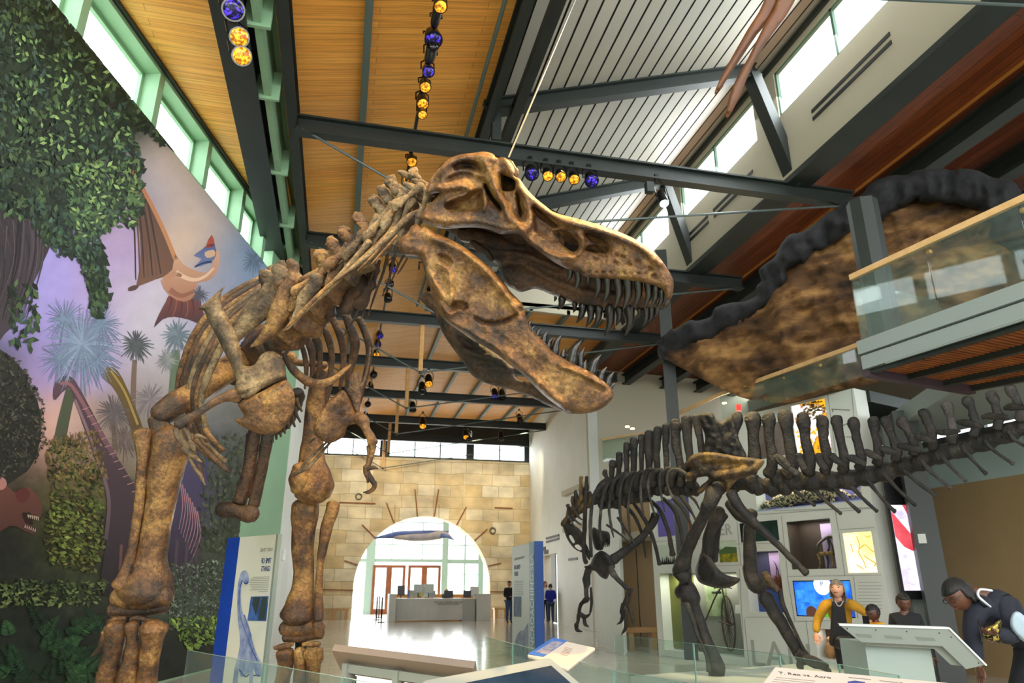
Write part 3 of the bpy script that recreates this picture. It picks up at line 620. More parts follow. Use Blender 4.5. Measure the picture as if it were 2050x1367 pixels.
# ================================================================== the big skeleton
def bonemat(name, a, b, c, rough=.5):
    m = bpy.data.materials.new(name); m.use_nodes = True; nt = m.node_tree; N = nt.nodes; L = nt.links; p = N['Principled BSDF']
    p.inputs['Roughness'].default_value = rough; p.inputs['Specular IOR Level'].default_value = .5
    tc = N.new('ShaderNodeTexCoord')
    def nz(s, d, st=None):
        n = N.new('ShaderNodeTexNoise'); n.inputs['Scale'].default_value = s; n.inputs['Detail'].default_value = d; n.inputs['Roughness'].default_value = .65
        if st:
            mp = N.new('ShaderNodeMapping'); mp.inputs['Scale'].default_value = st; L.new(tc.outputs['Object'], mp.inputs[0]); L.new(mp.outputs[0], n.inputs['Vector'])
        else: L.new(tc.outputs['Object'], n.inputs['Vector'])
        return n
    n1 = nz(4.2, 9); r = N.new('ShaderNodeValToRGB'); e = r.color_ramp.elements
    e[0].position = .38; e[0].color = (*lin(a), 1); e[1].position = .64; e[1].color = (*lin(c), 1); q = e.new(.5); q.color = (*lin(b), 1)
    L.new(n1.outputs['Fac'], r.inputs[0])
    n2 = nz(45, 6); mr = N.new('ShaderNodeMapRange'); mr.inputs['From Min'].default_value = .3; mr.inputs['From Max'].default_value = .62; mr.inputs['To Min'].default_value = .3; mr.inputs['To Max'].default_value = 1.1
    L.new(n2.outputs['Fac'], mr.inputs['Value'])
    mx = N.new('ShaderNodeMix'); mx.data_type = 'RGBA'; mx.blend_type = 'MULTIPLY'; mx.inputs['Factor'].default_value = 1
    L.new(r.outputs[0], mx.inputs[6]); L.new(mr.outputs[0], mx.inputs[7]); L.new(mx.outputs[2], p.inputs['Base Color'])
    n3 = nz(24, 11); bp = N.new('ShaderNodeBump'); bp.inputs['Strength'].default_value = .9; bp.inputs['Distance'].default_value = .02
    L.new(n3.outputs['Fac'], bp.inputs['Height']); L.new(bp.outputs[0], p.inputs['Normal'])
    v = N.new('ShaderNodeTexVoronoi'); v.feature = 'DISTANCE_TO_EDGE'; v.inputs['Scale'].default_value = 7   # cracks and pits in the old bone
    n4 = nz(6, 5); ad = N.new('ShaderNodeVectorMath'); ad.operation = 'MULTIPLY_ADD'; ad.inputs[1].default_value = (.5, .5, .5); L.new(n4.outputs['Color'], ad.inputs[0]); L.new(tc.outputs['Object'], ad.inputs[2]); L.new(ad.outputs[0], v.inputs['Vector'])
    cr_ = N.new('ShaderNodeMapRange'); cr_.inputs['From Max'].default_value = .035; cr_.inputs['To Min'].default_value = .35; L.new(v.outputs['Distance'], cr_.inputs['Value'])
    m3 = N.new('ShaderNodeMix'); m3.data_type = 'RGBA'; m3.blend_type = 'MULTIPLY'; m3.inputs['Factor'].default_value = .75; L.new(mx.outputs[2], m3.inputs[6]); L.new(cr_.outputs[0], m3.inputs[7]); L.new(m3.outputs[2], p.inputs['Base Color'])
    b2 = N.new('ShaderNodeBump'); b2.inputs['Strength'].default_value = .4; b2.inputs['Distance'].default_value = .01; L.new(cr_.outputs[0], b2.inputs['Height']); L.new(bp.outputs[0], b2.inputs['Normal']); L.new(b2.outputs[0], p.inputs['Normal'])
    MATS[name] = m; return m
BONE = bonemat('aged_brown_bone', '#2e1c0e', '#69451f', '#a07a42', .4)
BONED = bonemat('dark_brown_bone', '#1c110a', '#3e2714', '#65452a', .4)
BONEG = bonemat('grey_tan_bone', '#3a2c1c', '#6d573a', '#9c8660', .48)
SHEET = bonemat('tan_infill', '#5a3f2a', '#7e5c3e', '#96744f', .6)
TOOTH = mat('black_brown_tooth', '#0c0b0a', .3, 0, '#221d17', 14, bump=.15, bscale=60)
POST = mat('black_support_steel', '#1b1c1d', .4, .6)
RX = root('tyrannosaur_skeleton', aD(420, 1440, 5.6).to_2d().to_3d(), 'huge brown dinosaur skeleton with gaping toothed jaws, rearing beside the jungle mural', 'dinosaur skeleton')
def bone(z, pts, D0, D1=None, k=.8, n=10, amp=.006, mb=None, sm=4, fs=9, cap=.6):
    D1 = D0 if D1 is None else D1; mb = mb or MB(); P = []; R = []; N = len(pts)
    for i, p in enumerate(pts):
        D = p[3] if len(p) > 3 else D0+(D1-D0)*i/(N-1)
        x, y, r = z(*p[:3]); P.append(aD(x, y, D)); R.append(r*D/F)
    return mb.tube(P, R, n, cap, sm, k, 'view', amp, fs)
def part(name, mb, m=None, par=None, label=None): return mb.build(name, m or BONE, par or RX, True, label=label)
Z5, Z6, Z7, Z8 = sight(780, 280, .2927), sight(780, 480, .2927), sight(300, 320, .2927), sight(300, 620, .2927)
Z2, Z3, PX = sight(0, 430, .3438), sight(0, 880, .3562), sight(0, 0, 1)
def zz(z, pts): return [z(*p)[:2] for p in pts]
def dsk(x, y): return 4.45 - .5*(x-850)/500          # near flank of the skull
def dsf(x, y): return dsk(x, y) + .46 - .16*(x-850)/500   # far flank
# ---- skull
out = zz(Z5, [(205, 535), (225, 490), (275, 440), (318, 395), (340, 360), (262, 372), (248, 340), (268, 290), (303, 235), (350, 180), (400, 132), (480, 100), (560, 90), (640, 80), (700, 92), (740, 122), (790, 122), (838, 165), (857, 215), (852, 245), (890, 268), (920, 310), (960, 360), (1010, 408), (1060, 447), (1120, 490), (1200, 517), (1290, 540), (1400, 570), (1500, 605), (1600, 642), (1700, 692), (1790, 750), (1850, 810), (1900, 880), (1935, 945), (1943, 1000), (1935, 1060), (1915, 1095), (1888, 1080), (1880, 1045), (1850, 1012), (1780, 990), (1700, 970), (1600, 956), (1500, 950), (1400, 945), (1330, 930), (1270, 900), (1210, 880), (1130, 840), (1060, 790), (990, 740), (930, 690), (895, 650), (840, 640), (760, 645), (700, 622), (620, 602), (500, 600), (400, 608), (330, 602), (270, 582), (222, 560)])
holes = [zz(Z5, h) for h in (
    [(772, 345), (765, 290), (770, 240), (800, 250), (845, 268), (862, 300), (850, 345), (815, 352)],
    [(648, 300), (672, 330), (705, 385), (740, 430), (765, 470), (760, 480), (715, 440), (678, 390), (655, 345)],
    [(868, 365), (885, 385), (893, 440), (903, 500), (896, 530), (882, 490), (872, 430)],
    [(1150, 622), (1195, 632), (1250, 665), (1288, 702), (1288, 742), (1255, 765), (1205, 735), (1160, 690), (1140, 650)],
    [(985, 470), (1020, 490), (1080, 535), (1150, 590), (1130, 600), (1070, 570), (1015, 520)],
    [(1345, 748), (1380, 726), (1440, 722), (1500, 746), (1472, 775), (1430, 778), (1390, 765)],
    [(1345, 650), (1400, 662), (1450, 690), (1482, 722), (1440, 712), (1385, 690)])]
dents = [(zz(Z5, p), d, s) for p, d, s in (
    ([(372, 455), (400, 425), (455, 405), (520, 380), (565, 345), (640, 330), (648, 400), (640, 470), (600, 492), (500, 497), (420, 492), (385, 478)], .085, 10),
    ([(428, 178), (470, 148), (560, 140), (618, 160), (642, 195), (636, 238), (590, 232), (540, 212), (480, 205), (438, 208)], .085, 9),
    ([(560, 205), (600, 240), (650, 260), (640, 300), (600, 325), (560, 300), (520, 270), (430, 285), (380, 300), (400, 250), (480, 215)], .045, 10),
    ([(980, 500), (1040, 545), (1110, 590), (1160, 640), (1170, 700), (1130, 715), (1060, 680), (1000, 640), (970, 600)], .06, 10),
    ([(660, 350), (740, 450), (810, 520), (780, 530), (700, 470), (650, 420)], .03, 8),
    ([(770, 360), (860, 360), (880, 520), (840, 520), (790, 440)], .035, 8),
    ([(300, 250), (350, 230), (350, 290), (290, 340), (262, 340)], .03, 6))]
ridges = [(zz(Z5, l), w, h) for l, w, h in (
    ([(345, 335), (420, 325), (500, 315), (560, 338)], 7, .04), ([(390, 420), (450, 395), (520, 372), (560, 340)], 4, .05),
    ([(650, 150), (690, 230), (720, 320), (760, 420), (820, 530), (900, 590)], 10, .055), ([(880, 280), (930, 400), (960, 500), (955, 590), (900, 620)], 9, .05),
    ([(230, 530), (400, 550), (600, 560), (760, 590), (900, 640)], 10, .03), ([(920, 650), (1010, 740), (1120, 800), (1250, 800)], 8, .045),
    ([(960, 370), (1080, 480), (1200, 550), (1330, 590), (1500, 640), (1700, 720), (1850, 840)], 8, .04), ([(1290, 640), (1320, 700), (1290, 780)], 6, .04),
    ([(1330, 660), (1400, 700), (1340, 735)], 4, .03), ([(800, 140), (840, 200), (850, 240)], 9, .05), ([(360, 190), (450, 120), (600, 105), (720, 130)], 6, .03), ([(640, 480), (660, 420), (650, 340)], 4, .03))]
for i in range(9): holes_x = 1360+i*48; ridges.append(([Z5(holes_x, 905+.2*i*i)[:2], Z5(holes_x+12, 907+.2*i*i)[:2]], 2.2, -.02))
for bx, by in ((1400, 810), (1470, 800), (1550, 790), (1590, 800), (1630, 850), (1540, 840), (1690, 830), (1740, 790), (1780, 880), (1800, 930)): ridges.append(([Z5(bx, by)[:2], Z5(bx+14, by+6)[:2]], 3.5, -.03))
skull = part('skull', plate(MB(), out, dsk, .065, 15, 3.8, holes, dents, ridges, .6, .011, 13), BONE)
# infill sheets behind the side openings, far flank with palate, roof
mb = MB()
plate(mb, zz(Z5, [(360, 440), (420, 400), (640, 310), (655, 400), (650, 500), (400, 505)]), lambda x, y: dsk(x, y)+.075, .012, 8, 8)
plate(mb, zz(Z5, [(420, 170), (470, 135), (640, 150), (655, 240), (540, 235), (425, 215)]), lambda x, y: dsk(x, y)+.075, .012, 8, 8)
plate(mb, zz(Z5, [(970, 500), (1170, 640), (1190, 730), (1130, 730), (970, 620)]), lambda x, y: dsk(x, y)+.07, .012, 8, 8)
part('infill_sheet', mb, SHEET, skull)
far = zz(Z5, [(330, 540), (420, 300), (700, 180), (960, 400), (1400, 620), (1750, 800), (1900, 960), (1918, 1095), (1890, 1150), (1800, 1168), (1700, 1165), (1600, 1160), (1500, 1165), (1400, 1150), (1290, 1135), (1200, 1095), (1110, 1060), (1040, 1030), (980, 1020), (900, 1042), (850, 1020), (800, 988), (760, 920), (742, 855), (700, 830), (620, 770), (560, 740), (450, 660)])
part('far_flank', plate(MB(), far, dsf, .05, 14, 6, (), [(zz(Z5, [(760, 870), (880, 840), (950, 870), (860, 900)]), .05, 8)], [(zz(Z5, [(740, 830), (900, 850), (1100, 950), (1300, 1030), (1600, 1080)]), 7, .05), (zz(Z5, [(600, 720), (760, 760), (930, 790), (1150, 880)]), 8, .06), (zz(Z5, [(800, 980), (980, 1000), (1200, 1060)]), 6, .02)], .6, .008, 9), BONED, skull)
top = cr(zz(Z5, [(255, 350), (303, 235), (400, 132), (560, 92), (700, 96), (838, 170), (857, 240), (960, 360), (1060, 447), (1200, 517), (1400, 570), (1600, 642), (1790, 750), (1900, 880), (1937, 960), (1937, 1060)]), 3, False)
mb = MB(); n = len(top); vs = []
lat = Vector((FW.x, FW.y, 0)).normalized()
for i, (x, y) in enumerate(top):
    a = aD(x, y, dsk(x, y)); wd = .5-.24*(x-850)/500
    for j in range(7): t = j/6; vs.append(a + lat*(wd*t) + Vector((0, 0, .06*math.sin(math.pi*t))) + Vector((noise.noise(a*9+Vector((j, 0, 0))),)*3)*.012*(0 < j < 6))
mb.add(vs, [(i*7+j, i*7+j+1, (i+1)*7+j+1, (i+1)*7+j) for i in range(n-1) for j in range(6)])
part('skull_roof', mb, BONE, skull)
mb = MB()
bone(Z5, [(745, 150, 30, 4.42), (800, 165, 36, 4.36), (840, 220, 34, 4.32), (850, 260, 20, 4.3)], 4.4, mb=mb, amp=.03, fs=14)
bone(Z5, [(800, 260, 34, 4.5), (850, 300, 30, 4.45), (880, 330, 22, 4.42)], 4.5, mb=mb, amp=.03, fs=14)
part('brow_boss', mb, BONED, skull)
mb = MB()
bone(Z5, [(560, 700, 20, 4.65), (600, 730, 26, 4.6), (660, 770, 24, 4.6), (700, 825, 16, 4.6)], 4.6, mb=mb, amp=.02, fs=20)
bone(Z5, [(480, 640, 40, 4.7), (640, 680, 60, 4.7), (820, 740, 60, 4.65), (1000, 800, 50, 4.6)], 4.6, mb=mb, amp=.02)
bone(Z5, [(250, 330, 44, 4.75), (180, 360, 40, 4.75), (100, 420, 36, 4.75)], 4.75, mb=mb, amp=.02)
part('braincase', mb, BONED, skull)
def tooth(x0, y0, x1, y1, w, Df, par, z):
    X0, Y0 = z(x0, y0)[:2]; X1, Y1 = z(x1, y1)[:2]; bx, by = (X0+X1)/2-(Y1-Y0)*-.10, (Y0+Y1)/2+(X1-X0)*-.10
    D = Df(X0, Y0); r = w*.2927*.66*D/F
    m = MB().tube([aD(X0-(X1-X0)*.15, Y0-(Y1-Y0)*.15, D), aD(X0, Y0, D), aD(bx, by, D), aD(X1, Y1, D)], [r*.9, r, r*.72, r*.12], 8, .3, 3, 1.15, 'view')
    part('tooth', m, TOOTH, par)
for t in ((1238, 892, 1212, 968, 34), (1288, 908, 1262, 1035, 40), (1357, 938, 1347, 992, 26), (1425, 950, 1405, 1085, 46), (1490, 955, 1460, 1120, 46), (1560, 955, 1540, 1150, 52), (1628, 960, 1598, 1160, 54), (1700, 972, 1675, 1140, 50), (1770, 988, 1742, 1150, 46), (1822, 1010, 1785, 1150, 42), (1862, 1040, 1832, 1150, 36), (1888, 1062, 1868, 1130, 26)):
    tooth(*t, lambda x, y: dsk(x, y)+.02, skull, Z5)
for t in ((1135, 1078, 1125, 1105, 18), (1180, 1090, 1152, 1160, 42), (1265, 1125, 1256, 1182, 28), (1322, 1140, 1278, 1252, 46), (1378, 1152, 1342, 1282, 46), (1432, 1155, 1396, 1284, 46), (1508, 1160, 1472, 1342, 56), (1572, 1160, 1548, 1272, 44), (1640, 1158, 1612, 1336, 58), (1708, 1160, 1700, 1206, 30), (1755, 1158, 1732, 1276, 42), (1792, 1155, 1772, 1246, 36), (1830, 1145, 1810, 1215, 32)):
    tooth(*t, lambda x, y: dsf(x, y)-.02, skull, Z5)
# ---- lower jaw
def dj(x, y): return 4.45 - .42*(x-800)/430
def djf(x, y): return dj(x, y) + .5*max(0, 1-(x-800)/420)**.8+.03
o5 = zz(Z5, [(60, 700), (90, 660), (122, 638), (148, 592), (186, 578), (215, 600), (252, 595), (320, 638), (420, 680), (520, 738), (600, 800), (690, 878), (760, 950), (830, 1040), (900, 1110), (925, 1165)])
o6 = zz(Z6, [(932, 520), (960, 590), (1010, 650), (1070, 710), (1120, 768), (1200, 820), (1300, 868), (1380, 908), (1450, 958), (1502, 1000), (1530, 1050), (1520, 1092), (1470, 1142), (1400, 1176), (1320, 1190), (1240, 1186), (1170, 1150), (1100, 1100), (1040, 1050), (980, 990), (900, 912), (830, 860), (760, 802), (690, 752), (620, 712), (540, 660), (460, 612), (390, 560), (332, 490), (300, 400), (270, 310), (240, 220), (218, 140), (165, 112), (95, 104), (62, 70)])
jd = [(zz(Z6, p), d, s) for p, d, s in (([(420, 452), (432, 420), (480, 415), (530, 432), (540, 465), (512, 488), (470, 484), (432, 500)], .06, 5), ([(330, 90), (400, 110), (440, 160), (390, 190), (340, 150)], .04, 7), ([(420, 200), (560, 180), (760, 320), (800, 460), (700, 540), (560, 500), (440, 400)], .012, 12), ([(760, 740), (800, 770), (810, 790), (770, 770)], .03, 4))]
jr = [(zz(Z6, l), w, h) for l, w, h in (
    ([(350, 440), (400, 500), (425, 510), (455, 470), (480, 478)], 3.5, .03), ([(590, 540), (650, 568), (740, 570), (830, 540), (865, 510)], 3.5, -.045), ([(240, 80), (260, 200), (330, 330), (410, 420), (420, 300), (400, 200), (330, 160)], 7, .03),
    ([(300, -10), (480, 60), (640, 180), (760, 320), (860, 450)], 9, .04), ([(400, 560), (560, 640), (760, 760), (960, 930), (1160, 1110)], 9, .03), ([(1200, 890), (1320, 950), (1460, 1030)], 4, -.02), ([(1180, 870), (1320, 920), (1480, 1000)], 4, .025), ([(830, 330), (850, 420), (900, 480)], 4, -.03))]
jaw = part('lower_jaw', plate(MB(), o5+o6, dj, .06, 17, 3.8, (), jd, jr, .7, .012, 12), BONE)
of = zz(Z6, [(204, 400), (228, 366), (285, 355), (360, 420), (520, 640), (760, 800), (1000, 980), (1260, 1120), (1330, 1170), (1240, 1190), (1180, 1172), (1080, 1132), (980, 1082), (880, 1042), (750, 1006), (640, 972), (560, 922), (500, 832), (440, 752), (372, 652), (332, 562), (300, 492), (262, 462)])
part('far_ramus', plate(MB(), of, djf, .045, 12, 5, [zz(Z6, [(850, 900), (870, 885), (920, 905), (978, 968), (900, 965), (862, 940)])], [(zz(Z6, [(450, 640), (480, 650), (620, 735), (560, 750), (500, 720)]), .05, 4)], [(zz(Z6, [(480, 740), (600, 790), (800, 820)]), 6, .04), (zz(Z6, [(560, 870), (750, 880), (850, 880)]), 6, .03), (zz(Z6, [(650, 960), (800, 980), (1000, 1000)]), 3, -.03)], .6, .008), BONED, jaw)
for t in ((950, 592, 978, 545, 26), (972, 615, 1000, 588, 22), (1008, 655, 1040, 603, 30), (1052, 695, 1085, 620, 36), (1085, 735, 1120, 664, 36), (1130, 770, 1180, 645, 46), (1185, 795, 1203, 740, 34), (1245, 835, 1312, 688, 56), (1335, 885, 1346, 820, 34), (1382, 910, 1446, 785, 52), (1440, 955, 1486, 870, 42), (1490, 992, 1534, 905, 40), (1512, 1012, 1550, 980, 22)): tooth(*t, lambda x, y: dj(x, y)+.03, jaw, Z6)
for t in ((1300, 870, 1332, 735, 48), (1240, 830, 1290, 770, 30)): tooth(*t, lambda x, y: dj(x, y)+.16, jaw, Z6)
# ---- neck: centra, arches with spines, neck ribs
nk = [(1850, 330), (1720, 430), (1590, 545), (1460, 665), (1330, 790), (1210, 905), (1100, 1010), (985, 1100)]
sp = [(1790, 90, 1880, 200), (1640, 140, 1760, 250), (1580, 200, 1690, 330), (1525, 265, 1600, 420), (1415, 385, 1500, 520), (1310, 480, 1380, 610), (1235, 555, 1270, 720), (1150, 640, 1180, 800)]
zy = [(1690, 300, 1850, 390), (1610, 430, 1700, 500), (1490, 520, 1610, 580), (1350, 640, 1480, 640), (1230, 720, 1360, 720), (1120, 830, 1240, 800), (1000, 900, 1100, 880), (890, 860, 990, 960)]
for i, ((cx, cy), (sx, sy, bx, by), (ax_, ay_, ex, ey)) in enumerate(zip(nk, sp, zy)):
    D = 4.62+.05*i; nx, ny = nk[min(i+1, 7)] if i < 7 else (900, 1180)
    m = MB(); r = 92+10*i
    bone(Z7, [(cx, cy, r*.9), ((cx*.5+nx*.5), (cy*.5+ny*.5), r*.66), (nx, ny, r*.9)], D+.1, mb=m, amp=.025, fs=11, n=14, cap=.2)
    bone(Z7, [(sx-12, sy-10, 22), (sx+12, sy+6, 44), ((sx*.6+bx*.4), (sy*.6+by*.4), 24), (bx, by, 30), (cx*.5+bx*.5, cy*.5+by*.5, 58)], D-.02, D+.05, mb=m, amp=.03, fs=17, k=.6)
    bone(Z7, [(sx+6, sy+50, 16), (sx+52, sy+66, 38), (bx+10, by-10, 18), (bx+24, by+14, 36)], D-.08, mb=m, amp=.03, fs=17, k=.5)
    bone(Z7, [(bx-25, by-16, 44), ((bx+ax_)/2-16, (by+ay_)/2-6, 17), (ax_, ay_, 40), (ax_-10, ay_+44, 14)], D-.12, mb=m, amp=.02, fs=18, k=.55)
    bone(Z7, [(bx+30, by+20, 38), ((bx+ex)/2+12, (by+ey)/2, 15), (ex, ey, 36), (ex-30, ey+70, 16)], D-.14, mb=m, amp=.02, fs=18, k=.55)
    j = random.Random(i); e = lambda a: j.uniform(-a, a)
    plate(m, zz(Z7, [(sx-34+e(10), sy+6), (sx+14, sy-22+e(8)), (sx+66, sy+26+e(10)), (sx*.7+bx*.3+44, sy*.7+by*.3+26), (bx+52, by-6+e(12)), (bx+70+e(10), by+56), (bx+8, by+34), (bx-52+e(10), by+52), (bx-34, by-14), (sx*.65+bx*.35-12, sy*.65+by*.35+8), (sx-10, sy+56)]), lambda x, y: D-.05, .034, 7, 4, amp=.02, fs=18)
    part('neck_vertebra', m, BONEG if i < 4 else BONE)
for pts, D, mt in (
    ([(1700, 80, 12), (1740, 95, 22), (1830, 150, 24), (1900, 220, 20)], 4.6, BONEG), ([(1740, 160, 16), (1800, 190, 28), (1880, 230, 22)], 4.52, BONEG),
    ([(1860, 345, 18), (1760, 400, 26), (1640, 520, 20), (1460, 680, 14), (1250, 840, 6)], 4.5, BONEG), ([(1660, 470, 18), (1600, 540, 16), (1400, 720, 14), (1180, 900, 15), (1000, 1080, 13), (910, 1172, 5)], 4.52, BONE),
    ([(1500, 560, 26), (1400, 680, 20), (1280, 820, 22), (1160, 950, 14), (1000, 1090, 9), (940, 1145, 4)], 4.58, BONEG),
    ([(1600, 560, 12), (1540, 640, 10), (1420, 760, 5)], 4.5, BONE), ([(1690, 520, 10), (1600, 620, 9), (1515, 712, 4)], 4.48, BONE)):
    part('neck_rib', bone(Z7, pts, D), mt)
Q = sight(680, 380, .2927)
for pts in ([(395, 385, 10), (360, 520, 10), (330, 640, 8), (290, 725, 3)], [(440, 440, 10), (400, 520, 7), (365, 600, 5), (345, 640, 3)], [(465, 462, 6), (420, 540, 7), (395, 578, 3)], [(330, 430, 12), (300, 560, 10), (240, 720, 8), (192, 868, 3)], [(275, 480, 12), (240, 600, 10), (190, 760, 9), (150, 880, 4)], [(230, 560, 12), (170, 720, 9), (90, 900, 8), (20, 1010, 3)]):
    part('neck_rib', bone(Q, pts, 4.95, 5.05), BONED)
# ---- shoulder vertebrae with broad side wings, and the trunk
for pts, D, mt in (
    ([(760, 770, 26), (830, 800, 36), (800, 900, 44), (700, 1010, 46), (620, 1110, 40), (560, 1200, 26)], 5.0, BONEG),
    ([(860, 740, 40), (900, 790, 55), (860, 920, 46), (760, 1030, 66), (670, 1110, 62), (610, 1180, 50), (580, 1230, 34)], 4.92, BONEG),
    ([(980, 830, 50), (930, 900, 62), (890, 1040, 70), (830, 1150, 50), (760, 1230, 26), (690, 1278, 7)], 4.84, BONE),
    ([(1140, 800, 50), (1130, 850, 44), (1050, 950, 44), (1020, 1040, 34), (960, 1130, 16), (912, 1170, 5)], 4.74, BONEG)):
    part('shoulder_rib', bone(Z7, pts, D, k=.45), mt)
for i, (x, y, tx, ty) in enumerate(((1010, 860, 960, 690), (940, 880, 900, 700), (880, 900, 830, 735), (820, 960, 770, 775))):
    m = MB(); bone(Z7, [(tx, ty, 26), (tx+20, ty+60, 42), (x, y, 60), (x+60, y+90, 80)], 5.0+.14*i, mb=m, amp=.03, fs=14); part('back_vertebra', m, BONED if i % 2 else BONE)
for i, pts in enumerate(([(1130, 960, 110), (1100, 1050, 140), (1060, 1130, 130)], [(1030, 1090, 110), (950, 1180, 120), (900, 1230, 110)], [(900, 1210, 105), (850, 1270, 100)], [(850, 1270, 96), (790, 1320, 92)])):
    part('back_vertebra', bone(Z7, pts, 5.05+.2*i, k=.8, amp=.03, fs=9, n=16), BONED if i > 1 else BONE)
for pts in ([(1250, 820, 60), (1200, 950, 80), (1230, 1050, 60)], [(1400, 700, 60), (1420, 830, 75), (1370, 950, 60), (1330, 1030, 40)], [(1480, 640, 40), (1530, 720, 46), (1500, 850, 40), (1420, 1000, 46)]):
    part('neck_vertebra', bone(Z7, pts, 5.0, amp=.035, fs=12, n=14), BONED)
# ribs of its right side (they bow out past the mural) and of its left side
outer = [(526, 554), (447, 598), (395, 664), (366, 729), (356, 780), (364, 840), (395, 890), (459, 944)]
inner = [(530, 600), (462, 660), (428, 722), (410, 774), (402, 808), (410, 850), (424, 880), (444, 902)]
for i in range(7):
    t = i/6; D = 5.9-.75*t; L_ = len(outer); pts = []
    for j in range(L_ - (1 if i in (1, 4) else 2 if i in (2, 5) else 0)):
        x = outer[j][0]*(1-t)+inner[j][0]*t + random.uniform(-2.5, 2.5); y = outer[j][1]*(1-t)+inner[j][1]*t
        pts.append((x, y, (6.2, 6.4, 6.6, 6.4, 6, 5.4, 5, 4)[j]*random.uniform(.85, 1.15), D+(.12, .02, -.05, -.06, -.05, 0, .05, .12)[j]))
    part('rib', bone(PX, pts, D, k=.6), (BONE, BONED, BONE, BONEG, BONED, BONE, BONEG)[i])
for pts in ([(1430, 60, 24), (1490, 200, 26), (1500, 300, 24), (1480, 430, 20), (1430, 640, 16)], [(1340, 40, 28), (1400, 200, 34), (1390, 330, 28), (1350, 480, 16)], [(1250, 60, 24), (1310, 200, 26), (1325, 360, 20), (1300, 540, 12)], [(1160, 60, 24), (1220, 190, 26), (1245, 340, 20), (1215, 560, 14), (1205, 640, 8)],
            [(1090, 100, 22), (1150, 220, 26), (1165, 350, 18), (1140, 520, 10)], [(1040, 130, 20), (1095, 250, 24), (1115, 380, 18), (1100, 460, 8)], [(1000, 170, 16), (1050, 280, 18), (1070, 400, 16), (1060, 540, 8)]):
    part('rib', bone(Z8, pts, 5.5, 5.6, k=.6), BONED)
part('back_vertebra', bone(Z8, [(900, 150, 100), (800, 250, 120), (720, 330, 130), (680, 420, 120)], 5.6, 6.2, amp=.03), BONED)
part('pelvis', plate(MB(), zz(Z8, [(620, 260), (700, 120), (860, 90), (960, 160), (900, 330), (800, 420), (660, 420), (600, 400)]), lambda x, y: 6.2, .08, 14, 8, amp=.02), BONED)
for pts in ([(650, 420, 50), (600, 480, 40), (520, 460, 36)], [(920, 300, 30), (970, 320, 30), (1000, 360, 24), (1130, 370, 20), (1200, 380, 26)]): part('hip_bone', bone(Z8, pts, 6.0), BONE)
# ---- shoulder girdle and the small arms
sc = [(450.7, 573), (443, 586), (442, 601), (446, 618), (458, 639), (470, 662), (478, 686), (484, 712), (489, 729), (497, 733), (511, 728), (522, 711), (537, 703), (552, 705), (565, 717), (571, 731), (573, 749), (571, 757), (549, 766), (523, 779), (500, 796), (482, 797), (473, 787), (470, 775), (473, 760), (466, 742), (458, 722), (446, 699), (432, 670), (417, 643), (408, 622), (397, 618), (411, 606), (432, 587)]
part('shoulder_blade', plate(MB(), sc, lambda x, y: 4.95-.2*(y-580)/200, .03, 10, 5, (), [], [([(480, 782), (510, 775), (560, 752)], 6, .03), ([(425, 610), (460, 690), (480, 740)], 10, .02), ([(478, 792), (520, 772), (566, 756)], 2.5, -.03)], 1, .007), BONEG)
co = zz(Z8, [(605, 640), (690, 592), (780, 552), (870, 502), (930, 480), (972, 530), (992, 600), (986, 680), (950, 760), (900, 822), (840, 850), (760, 850), (680, 822), (620, 790), (580, 755), (602, 745), (632, 740), (642, 718), (625, 690)])
part('coracoid', plate(MB(), co, lambda x, y: 4.74, .045, 30, 5, (), [(zz(Z8, [(740, 590), (765, 590), (765, 620), (745, 620)]), .03, 3)], [], .8, .008), BONE)
part('shoulder_suture', bone(Z8, [(598, 628, 14), (690, 585, 16), (780, 546, 16), (870, 496, 16), (932, 472, 12)], 4.8, k=.6), BONED)
part('wishbone', bone(Z8, [(915, 290, 14), (935, 350, 20), (1000, 430, 28), (1080, 490, 32), (1160, 508, 30), (1250, 480, 24), (1320, 425, 18), (1372, 380, 9)], 4.8, 5.2), BONE)
cl = zz(Z8, [(1328, 552), (1362, 605), (1392, 680), (1422, 742), (1402, 772), (1350, 800), (1335, 855), (1290, 890), (1230, 912), (1170, 892), (1130, 852), (1118, 800), (1150, 730), (1200, 650), (1260, 590), (1300, 556)])
part('coracoid', plate(MB(), cl, lambda x, y: 5.2+.1*(x-680)/60, .04, 16, 5, (), [(zz(Z8, [(1310, 705), (1340, 705), (1338, 732), (1315, 732)]), .03, 3)], [], .8, .008), BONE)
sl = zz(Z8, [(1328, 550), (1345, 490), (1370, 440), (1405, 420), (1430, 450), (1440, 500), (1480, 400), (1500, 260), (1512, 260), (1510, 330), (1480, 480), (1445, 620), (1425, 735), (1390, 680), (1360, 605)])
part('shoulder_blade', plate(MB(), sl, lambda x, y: 5.3+.3*(800-y)/250, .025, 8, 5, (), [], [], 1, .006), BONED)
def limb(name, z, pts, D0, D1=None, m=None, k=.8): return part(name, bone(z, pts, D0, D1, k), m)
limb('upper_arm_bone', Z8, [(600, 600, 40), (560, 585, 42), (480, 612, 28), (400, 660, 25), (320, 712, 28), (240, 760, 38), (190, 790, 34)], 4.75, 4.6)
limb('forearm_bone', Z8, [(175, 815, 20), (200, 870, 24), (240, 920, 20), (265, 955, 24)], 4.58, 4.55, BONEG)
limb('forearm_bone', Z8, [(225, 800, 18), (262, 850, 18), (272, 900, 16), (272, 940, 16)], 4.62, 4.57, BONEG)
h = limb('hand_bone', Z8, [(225, 950, 18), (260, 965, 34), (290, 985, 28)], 4.54, 4.54, BONEG)
